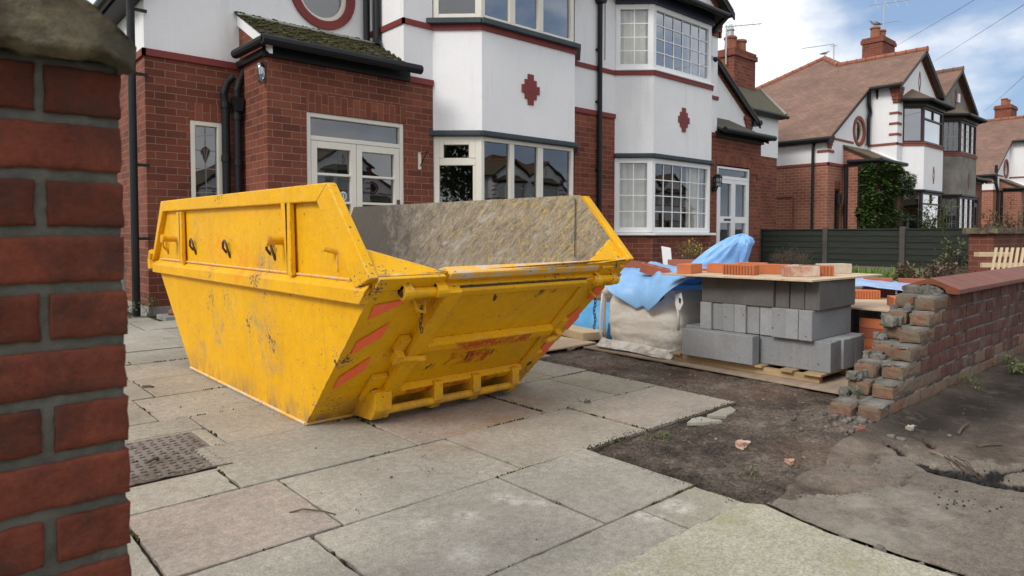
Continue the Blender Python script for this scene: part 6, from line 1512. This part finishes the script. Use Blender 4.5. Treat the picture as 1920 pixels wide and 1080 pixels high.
# loose gravel and rubble: uncountable
g = G(); rr = random.Random(21)
for q in range(3200):
    x = rr.uniform(2.3, 4.9); y = rr.uniform(.98, 3.6)
    if in_paving(x, y) or (x > 4.25 and y > 1.66) or (y > 1.28 and y < 1.56 and x > 3.72): continue
    s = rr.uniform(.0015, .005)*(2.4 if rr.random() < .05 else 1); z = soil_z(x, y)+s*.3
    if y < 1.2 and x > 2.45: z = .008
    if y < 1.2 and x > 3.2 and rr.random() < .85: continue
    a = rr.random()*3
    P = [(x+s*math.cos(a+t)*(1.3 if i % 2 else .9), y+s*math.sin(a+t), z+rr.uniform(-.2, .2)*s) for i, t in enumerate((0, 1.4, 3.0, 4.5))]
    g.add(P+[(x, y, z+s*.8), (x, y, z-s*.5)], [(0, 1, 4), (1, 2, 4), (2, 3, 4), (3, 0, 4), (1, 0, 5), (2, 1, 5), (3, 2, 5), (0, 3, 5)])
tag(g.build('gravel', 'pebbles', None, fix=False), "small pale stones scattered over the bare soil", 'gravel', kind='stuff')
g = G()
for r, (y0, y1) in enumerate(ROWS[:9]):
    for x in [JOINTS[r][0]+.012*i for i in range(420)]:
        if x > JOINTS[r][-1]: break
        if fbm(x, y0, 0, 2.4, 3)+.5*nz(x, y0, 2, 23) > .22 and rr.random() < .8:
            s_ = rr.uniform(.002, .0075); y = y0-.003+rr.gauss(0, .003); g.lathe([(s_, -.008), (s_*.9, .001), (s_*.4, .0035)], (x, y, 0), 5)
    for xj in JOINTS[r]:
        y = y0
        while y < y1:
            if fbm(xj, y, 3, 2.4, 3)+.5*nz(xj, y, 2, 23) > .15 and rr.random() < .8:
                s_ = rr.uniform(.002, .008); g.lathe([(s_, -.008), (s_*.9, .001), (s_*.4, .004)], (xj+rr.gauss(0, .004), y, 0), 5)
            y += .012
tag(g.build('joint_moss', 'moss', None, smooth=True), "dark green moss growing along the flagstone joints", 'moss', kind='stuff')
g = G()
for q in range(1100):
    e_ = rr.choice(((2.30, 1.49, 2.30, 2.06), (2.30, 2.07, 3.64, 2.07), (3.65, 2.08, 3.66, 3.7), (2.29, 1.27, 2.31, 1.49), (2.30, 2.07, 3.64, 2.07)))
    t_ = rr.random(); x = e_[0]+(e_[2]-e_[0])*t_-(rr.gauss(0, .03)*(.4+1.2*abs(nz(t_*9, 3, 1, 1))))*(1 if e_[0] == e_[2] or abs(e_[0]-e_[2]) < .1 else 0); y = e_[1]+(e_[3]-e_[1])*t_+(rr.gauss(0, .03)*(.4+1.2*abs(nz(t_*9, 5, 1, 1))) if abs(e_[1]-e_[3]) < .01 else 0)
    s_ = rr.uniform(.0008, .0034); g.lathe([(s_, -.004), (s_*.9, s_*.5), (s_*.3, s_)], (x, y, .001), 5)
for q in range(260):
    x = rr.uniform(.4, 2.3); y = rr.uniform(1.3, 4.5); s_ = rr.uniform(.001, .0028)*(2.2 if rr.random() < .04 else 1); g.lathe([(s_, -.003), (s_*.9, s_*.5), (s_*.3, s_)], (x, y, .0), 5)
tag(g.build('soil_crumbs', 'soil', None), "dark soil crumbs spilled over the edges of the flagstones", 'soil crumbs', kind='stuff')
g = G()
for q in range(170):
    a = rr.gauss(0, .13); b = rr.gauss(0, .075); x = 3.70+a; y = 1.34+b*1.4
    if x > 3.76 and 1.29 < y < 1.55: continue
    s = rr.uniform(.004, .016)*(1.5 if rr.random() < .12 else 1)
    rough_box(g, x-s, x+s, y-s*.8, y+s*.8, max(soil_z(x, y), 0)-.004, max(soil_z(x, y), 0)+s*1.1, s*.35, 30, (4, 4, 3), seed=q)
for q in range(230):
    y = rr.uniform(-.6, 1.18); x = 2.258+.010*nz(y, 3, 3, 2.2)+rr.gauss(0, .010); s_ = rr.uniform(.002, .008)*(1.5 if rr.random() < .1 else 1)
    rough_box(g, x-s_, x+s_, y-s_, y+s_, -.03, -.016+s_*1.6, s_*.5, 40, (3, 3, 2), seed=q)
tag(g.build('rubble', 'rubble', None, smooth=True), "grey crumbled mortar rubble around the broken wall end", 'rubble', kind='stuff')
g = G()
for q in range(150):
    t_ = rr.random(); k_ = int(t_*6.99); a_, b_ = CR1[k_][:2], CR1[k_+1][:2]; u_ = rr.random()
    x = a_[0]+(b_[0]-a_[0])*u_+rr.gauss(0, .022); y = a_[1]+(b_[1]-a_[1])*u_+rr.gauss(0, .022); s_ = rr.uniform(.003, .012)
    rough_box(g, x-s_, x+s_, y-s_*.8, y+s_*.8, -.030, -.030+s_*2.4, s_*.45, 30, (3, 3, 2), seed=q)
for q in range(110):
    x = 3.02+rr.gauss(0, .13); y = .72+rr.gauss(0, .07); s_ = rr.uniform(.0012, .0042)*(1.6 if rr.random() < .06 else 1)
    rough_box(g, x-s_, x+s_, y-s_*.8, y+s_*.8, .002, .006+s_*.8, s_*.5, 60, (2, 2, 2), seed=q)
tag(g.build('asphalt_crumbs', 'asphalt_edge', None, smooth=True), "black broken asphalt crumbs in and around the trench", 'asphalt crumbs', kind='stuff')

# ------------------------------------------------------------------ plants
def leaf(g, p, d, up, L, w, m=0, curl=.15):
    d = d.normalized(); s = d.cross(up)
    if s.length < 1e-4: s = d.orthogonal()
    s.normalize(); n = s.cross(d)
    a = p; b = p+d*L*.45+s*w/2+n*L*curl*.5; c = p+d*L-n*L*curl*.3; e = p+d*L*.45-s*w/2+n*L*curl*.5
    g.add([a, b, c, e], [(0, 1, 2), (0, 2, 3)], m)
def rv(r=random): 
    while True:
        v = Vector((r.uniform(-1, 1), r.uniform(-1, 1), r.uniform(-1, 1)))
        if .01 < v.length < 1: return v
def plant(name, label, cat, base, rx, ry, h, nstem, nleaf, L, w, leafm, stemm='twig', seed=1, top=.0, droop=.2, hollow=.3, stemr=.006, split=None, group=None):
    rr = random.Random(seed); t = thing(name, base, label, cat, group); b = Vector(base); gs_ = G(); gl = G(); gl2 = G()
    tips = []
    for i in range(nstem):
        a = rr.uniform(0, 6.28); k = rr.random()**.5; e = b+Vector((rx*k*math.cos(a), ry*k*math.sin(a), h*rr.uniform(.55, 1.0)*(1-.25*k)))
        s = b+Vector((rx*.25*math.cos(a)*rr.random(), ry*.25*math.sin(a)*rr.random(), 0)); m1 = s.lerp(e, .5)+Vector((rr.uniform(-.1, .1)*rx, rr.uniform(-.1, .1)*ry, .12*h))
        gs_.tube([s, s.lerp(m1, .6), m1, m1.lerp(e, .6)+Vector((0, 0, .02*h)), e], [stemr, stemr*.85, stemr*.7, stemr*.5, stemr*.3], 5); tips.append((s, m1, e))
        for q in range(2):
            t0 = rr.uniform(.3, .9); p = m1.lerp(e, t0); e2 = p+rv(rr)*h*.22+Vector((0, 0, h*.08)); gs_.tube([p, p.lerp(e2, .5)+rv(rr)*.01, e2], [stemr*.45, stemr*.35, stemr*.2], 4); tips.append((p, p.lerp(e2, .5), e2))
    for i in range(nleaf):
        s, m1, e = rr.choice(tips); t0 = rr.uniform(hollow, 1.05); p = (m1.lerp(e, (t0-.5)*2) if t0 > .5 else s.lerp(m1, t0*2))+rv(rr)*L*.5
        if (p.z-b.z)/h < top and rr.random() < .85: continue
        d = rv(rr)+(p-(b+Vector((0, 0, h*.4)))).normalized()*.8-Vector((0, 0, droop)); (gl2 if split and rr.random() < split[1] else gl) and leaf(gl2 if split and rr.random() < split[1] else gl, p, d, Vector((0, 0, 1)), L*rr.uniform(.6, 1.25), w*rr.uniform(.7, 1.2))
    if gs_.f: gs_.build('stems', stemm, t, fix=False)
    if gl.f: gl.build('foliage', leafm, t, fix=False)
    if gl2.f: gl2.build('flowers', split[0], t, fix=False)
    return t
plant('shrub', "twiggy shrub with yellow green leaf tips under the leaded bay window", 'shrub', (10.75, 7.02, .05), .36, .36, .95, 60, 520, .055, .03, 'yellow_leaf', seed=3, top=.60, stemr=.005)
plant('dry_shrub', "dry brown clump of thin stems against the left end of the fence", 'shrub', (13.7, 6.6, .02), .50, .42, .78, 150, 260, .05, .015, 'brown_leaf', seed=4, top=.3, stemr=.005)
plant('shrub', "bronze and green leafed shrub behind the garden wall coping", 'shrub', (11.9, 3.55, .0), .50, .46, .62, 40, 900, .085, .042, 'bronze_leaf', seed=5, split=('red_leaf', .25))
plant('shrub', "dark sparse shrub between the bronze shrub and the climbing rose", 'shrub', (13.2, 3.55, .0), .55, .45, .55, 50, 300, .06, .028, 'brown_leaf', seed=15)
plant('climbing_rose', "climbing rose with pale green leaves at the right end of the fence", 'climber', (15.2, 4.0, .05), .35, .40, .98, 26, 420, .085, .05, 'rose_leaf', seed=6)
plant('daffodil_clump', "bright green clump of daffodil leaves behind the block stack", 'daffodils', (13.6, 5.5, .05), .50, .42, .36, 4, 10, .05, .03, 'flower_cream', seed=7)
for lb, c, n, h, sd in (("wide green clump of spring bulb leaves below the second fence post", (13.9, 5.35, .05), 420, .34, 8), ("smaller green leaf clump right of the bulb leaves below the fence", (14.2, 4.62, .05), 160, .36, 9)):
    t = thing('bulb_plants', c, lb, 'plant'); g = G(); rr = random.Random(sd)
    for i in range(n):
        p = Vector((c[0]+rr.gauss(0, .22), c[1]+rr.gauss(0, .30), c[2]-.02)); a = rr.uniform(0, 6.28); hh = h*rr.uniform(.5, 1.1); o_ = Vector((math.cos(a), math.sin(a), 0))*hh*rr.uniform(.1, .55); w = Vector((-math.sin(a), math.cos(a), 0))*.011
        q = p+o_*.4+Vector((0, 0, hh*.65)); e = p+o_+Vector((0, 0, hh)); g.add([p-w, p+w, q+w, q-w, e], [(0, 1, 2, 3), (3, 2, 4)])
    g.build('leaves', 'green_blade', t, fix=False)
# ivy over the neighbour's porch: leaves hung over the porch front and roof edge
iv = thing('ivy', (23.9, 8.0, 0), "large dark green ivy covering the front of the neighbouring porch", 'ivy'); g = G(); rr = random.Random(12)
for i in range(3200):
    z = rr.uniform(.5, 3.22); w_ = rr.random(); p = Vector((22.50-.22*rr.random()*(1+fbm(w_, z, 3, 2, 3)), 8.1+.62*w_*(.7+.5*nz(z*2, 0, 0, 1)), z)); leaf(g, p, Vector((-.6-rr.random(), rr.uniform(-.8, .6), rr.uniform(-1, .5))), Vector((0, 0, 1)), rr.uniform(.07, .13), rr.uniform(.07, .12))
for i in range(9500):
    u = rr.random(); zt_ = 3.25+.12*nz(u*6, 0, 0, 1)-.25*max(0, u-.85)*4; x = 22.45+2.4*u; lo = .4 if u < .55 else .6; z = rr.uniform(lo, zt_)
    dep = .20+.28*fbm(x, z, 0, 1.7, 4); 
    if fbm(x, z, 7, 2.3, 3) < -.33: continue
    if u > .50 and z < 2.3 and fbm(x, z, 4, 1.9, 3) < .12: continue
    y = 8.18-rr.random()**.4*max(.06, dep)*1.5; p = Vector((x, y, z)); leaf(g, p, Vector((rr.uniform(-.8, .8), -.6-rr.random(), rr.uniform(-1, .5))), Vector((0, 0, 1)), rr.uniform(.07, .13), rr.uniform(.07, .12))
g.build('foliage', 'ivy_leaf', iv, fix=False)
g = G()
for i in range(16):
    x = 22.9+2.0*i/15; P_ = [(x+.12*nz(i, k, 0, 1.3), 8.16-.05*k/6, .02+3.1*k/7) for k in range(8)]; g.tube(P_, [.022*(1-.6*k/8) for k in range(8)], 6)
g.build('stems', 'twig', iv, fix=False)
plant('rose_bush', "loose leafy bush in front of the neighbour's dark bay window, right of the ivy", 'bush', (25.4, 7.4, 0), .6, .5, 2.35, 26, 900, .10, .06, 'ivy_leaf', seed=13, stemr=.012)
plant('garden_shrub', "straggly shrub standing before the grey house's bay window", 'shrub', (30.2, 6.6, 0), .55, .45, 1.9, 26, 330, .10, .05, 'rose_leaf', seed=14, split=('flower_cream', .06))
plant('garden_shrub', "reddish leafed shrub beside the grey house, left of the far downpipes", 'shrub', (36.0, 8.0, 0), .75, .6, 2.2, 34, 700, .12, .06, 'red_leaf', seed=16)
plant('garden_shrub', "dark leafed shrub at the right edge in front of the orange brick porch", 'shrub', (20.0, 3.75, 0), .42, .35, 1.45, 24, 380, .08, .04, 'red_leaf', seed=17, split=('rose_leaf', .3))
plant('garden_shrub', "dark climber around the far downpipes beside the orange brick porch", 'climber', (30.6, 6.1, 0), .9, .4, 2.4, 26, 520, .10, .05, 'red_leaf', seed=18)
for i, (lb, c, r, h, n) in enumerate((("small green weed left of the black downpipe at the house corner", (1.86, 9.0, .0), .10, .26, 70), ("small green weed right of the black downpipe at the house corner", (2.07, 8.98, .0), .12, .26, 90), ("green weeds growing at the foot of the garden wall", (5.0, 1.22, .0), .16, .10, 130), ("second patch of weeds farther along the garden wall foot", (5.9, 1.20, 0), .20, .12, 110),
                                   ("tiny yellow green weed in the mortar of the broken wall end", (3.80, 1.44, .10), .025, .07, 30), ("small grass tuft on the soil beside the paving step", (2.72, 1.98, -.01), .07, .03, 70), ("tiny weed in the soil beside the tarmac edge", (2.60, 1.42, -.01), .03, .02, 24), ("tuft of moss and grass in a flagstone joint", (2.94, 2.65, -.01), .05, .025, 40))):
    plant('weed', lb, 'weed', c, r, r, h, 8, n, .045 if h > .1 else .022, .02 if h > .1 else .008, 'weed_leaf', 'weed_stem' if False else 'twig', seed=30+i, stemr=.002, hollow=.1)

# ------------------------------------------------------------------ roofscape bits, birds, wires, pots
def aerial(label, base, h, arms, parent_dir, cat='tv aerial'):
    t = thing('tv_aerial', base, label, cat); b = Vector(base); g = G(); g.tube([b, b+Vector((0, 0, h))], .022, 6); g.build('mast', 'galvanised', t)
    g = G()
    for z, L0, L1, n, el in arms:
        d = Vector(parent_dir).normalized(); s = Vector((-d.y, d.x, 0)); c = b+Vector((0, 0, z)); A, B2 = c-d*L0, c+d*L1+Vector((0, 0, .06*(L0+L1))); g.tube([A, B2], .014, 5)
        for k in range(n):
            p = A.lerp(B2, (k+.8)/(n+.2)); v = (s*.6+Vector((0, 0, 1 if el > 0 else 0))).normalized()*abs(el); g.tube([p-v, p+v], .008, 4)
    g.build('antenna', 'galvanised', t)
aerial("tall tv aerial with two antennas on the neighbouring chimney", (28.98, 10.3, 8.72), 1.55, [(1.46, .62, 1.05, 4, .30), (.72, .1, .75, 0, .2)], (.8, -.6, .1))
aerial("small tv aerial behind the neighbouring roof ridge", (27.0, 11.4, 7.6), .85, [(.80, 1.3, .0, 0, .1), (.80, .12, .12, 1, .06)], (.8, -.6, .1))
aerial("tv aerial with angled prongs on the nearer red chimney", (17.45, 10.4, 5.9), 1.12, [(1.06, .05, 1.05, 6, .12)], (.8, -.6, .05))
g = G(); g.lathe([(.10, 0), (.09, .15), (.12, .18), (.10, .22), (.05, .35)], (17.85, 10.5, 6.78), 12); mk('chimney_cowl', g, 'galvanised', "grey metal cowl on the left pot of the nearer chimney", 'chimney cowl')
def gull(label, p, d, s=1.0):
    t = thing('gull', p, label, 'bird'); P_ = Vector(p); d = Vector(d).normalized(); u = Vector((0, 0, 1))
    pts = [(-.20, .10), (-.10, .13), (.02, .16), (.11, .18), (.16, .235), (.20, .25), (.24, .24)]; rad = [.012, .045, .07, .055, .034, .034, .012]
    g = G(); g.tube([P_+(d*a+u*b)*s for a, b in pts], [r*s for r in rad], 10); bd = g.build('body', 'bird_grey', t, smooth=True)
    sd = Vector((-d.y, d.x, 0)); g = G()
    for k in (-1, 1): g.add([P_+(d*.10+u*.20+sd*.055*k)*s, P_+(d*.0+u*.21+sd*.075*k)*s, P_+(d*-.30+u*.12+sd*.02*k)*s, P_+(d*-.05+u*.10+sd*.07*k)*s], [(0, 1, 2, 3)])
    g.build('wing', 'bird_dark', t, fix=False)
    g = G(); g.tube([P_+(d*.235+u*.24)*s, P_+(d*.29+u*.23)*s], [.012*s, .003*s], 6); g.build('beak', 'dry_stem', t)
    g = G(); [g.tube([P_+(d*.02+sd*.03*k+u*.10)*s, P_+(d*.02+sd*.03*k)*s], .008*s, 5) for k in (-1, 1)]; g.build('legs', 'dry_stem', t)
gull("dark gull standing on the neighbouring chimney pot", (28.25, 10.35, 9.13), (-.8, .6, 0), 1.0)
gull("small gull perched on the peak of the neighbouring roof", (27.56, 12, 8.22), (.7, -.7, 0), .75)
def wire(label, a, b, sag, r=.005):
    g = G(); A, B2 = Vector(a), Vector(b); g.tube([A.lerp(B2, i/24)+Vector((0, 0, -sag*4*(i/24)*(1-i/24))) for i in range(25)], r, 5); mk('telephone_wire', g, 'wire_black', label, 'wire')
wire("thin telephone wire running from the neighbouring chimney up out of the top of the view", (28.9, 10.0, 8.35), (4.5, -1.2, 3.4), .04)
wire("second telephone wire, running above the grey house gable towards the upper right corner", (36.5, 10.9, 9.2), (8.0, .15, 4.0), .03, .0055)
wire("third telephone wire, lowest one, over the farthest roof at the right", (49.0, 11.6, 8.55), (16.0, 2.6, 4.6), .03, .006)
pt = thing('terracotta_pot', (2.33, 8.62, 0), "terracotta pot with flared foot standing on a grey slab by the house corner", 'pot')
g = G(); g.lathe([(.125, .0), (.13, .025), (.115, .05), (.085, .07), (.07, .12), (.062, .3), (.06, .55), (.08, .58), (.08, .62)], (2.31, 8.62, .05), 20); g.build('pot_body', 'terracotta', pt, smooth=True)
g = G(); g.box(2.10, 2.56, 8.42, 8.80, -.01, .045); mk('stone_slab', g, 'cement_grey', "small grey slab under the terracotta pot at the house corner", 'slab', bevel=.006)
g = G(); g.tube([(1.45, 8.55, 1.55), (1.44, 8.55, 1.28), (1.50, 8.55, 1.20), (1.58, 8.55, 1.18), (1.56, 8.55, .95), (1.50, 8.55, .6), (1.48, 8.55, .05)], [.02, .03, .03, .03, .035, .05, .06], 8); mk('iron_gate_post', g, 'black_paint', "black curved iron gate post half hidden behind the dark brick pier", 'gate post')
g = G(); g.tube([(1.78, 9.0, .62), (1.78, 9.0, .0)], .045, 10); g.lathe([(.06, 0), (.06, .04)], (1.78, 9.0, .58), 10); mk('waste_pipe', g, 'cement_grey', "short grey waste pipe left of the black downpipe at the house corner", 'pipe')
g = G(); g.tube([(4.27, 3.98, .012), (4.18, 3.92, .016), (4.12, 3.93, .012), (4.20, 3.99, .010), (4.30, 3.96, .02)], .006, 6); mk('rope_end', g, 'dry_stem', "pale frayed rope end lying at the corner of the dusty plywood", 'rope', smooth=True)

# tree across the road, mirrored in the angled bay panes
tr_ = thing('street_tree', (-15.5, -11.2, 0), "large dense tree across the road, mirrored dark in the angled bay panes", 'tree')
g = G(); tb_ = Vector((-15.5, -11.2, 0)); g.tube([tb_, tb_+Vector((.1, 0, 2.2)), tb_+Vector((0, .2, 4.5)), tb_+Vector((.2, 0, 8))], [.32, .24, .17, .05], 10)
rr = random.Random(77); gl = G()
for i in range(26):
    a = rr.uniform(0, 6.28); z0 = rr.uniform(2.0, 6.5); L = rr.uniform(2.0, 4.2); p = tb_+Vector((0, .1, z0)); e = p+Vector((math.cos(a)*L, math.sin(a)*L, rr.uniform(.4, 2.4))); m1 = p.lerp(e, .5)+rv(rr)*.3; g.tube([p, m1, e], [.09, .06, .02], 5)
    for q in range(150):
        t0 = rr.uniform(.25, 1.1); c = p.lerp(e, t0)+rv(rr)*.75; leaf(gl, c, rv(rr), Vector((0, 0, 1)), rr.uniform(.25, .45), rr.uniform(.18, .30))
g.build('trunk', 'twig', tr_, fix=False); gl.build('crown', 'ivy_leaf', tr_, fix=False)
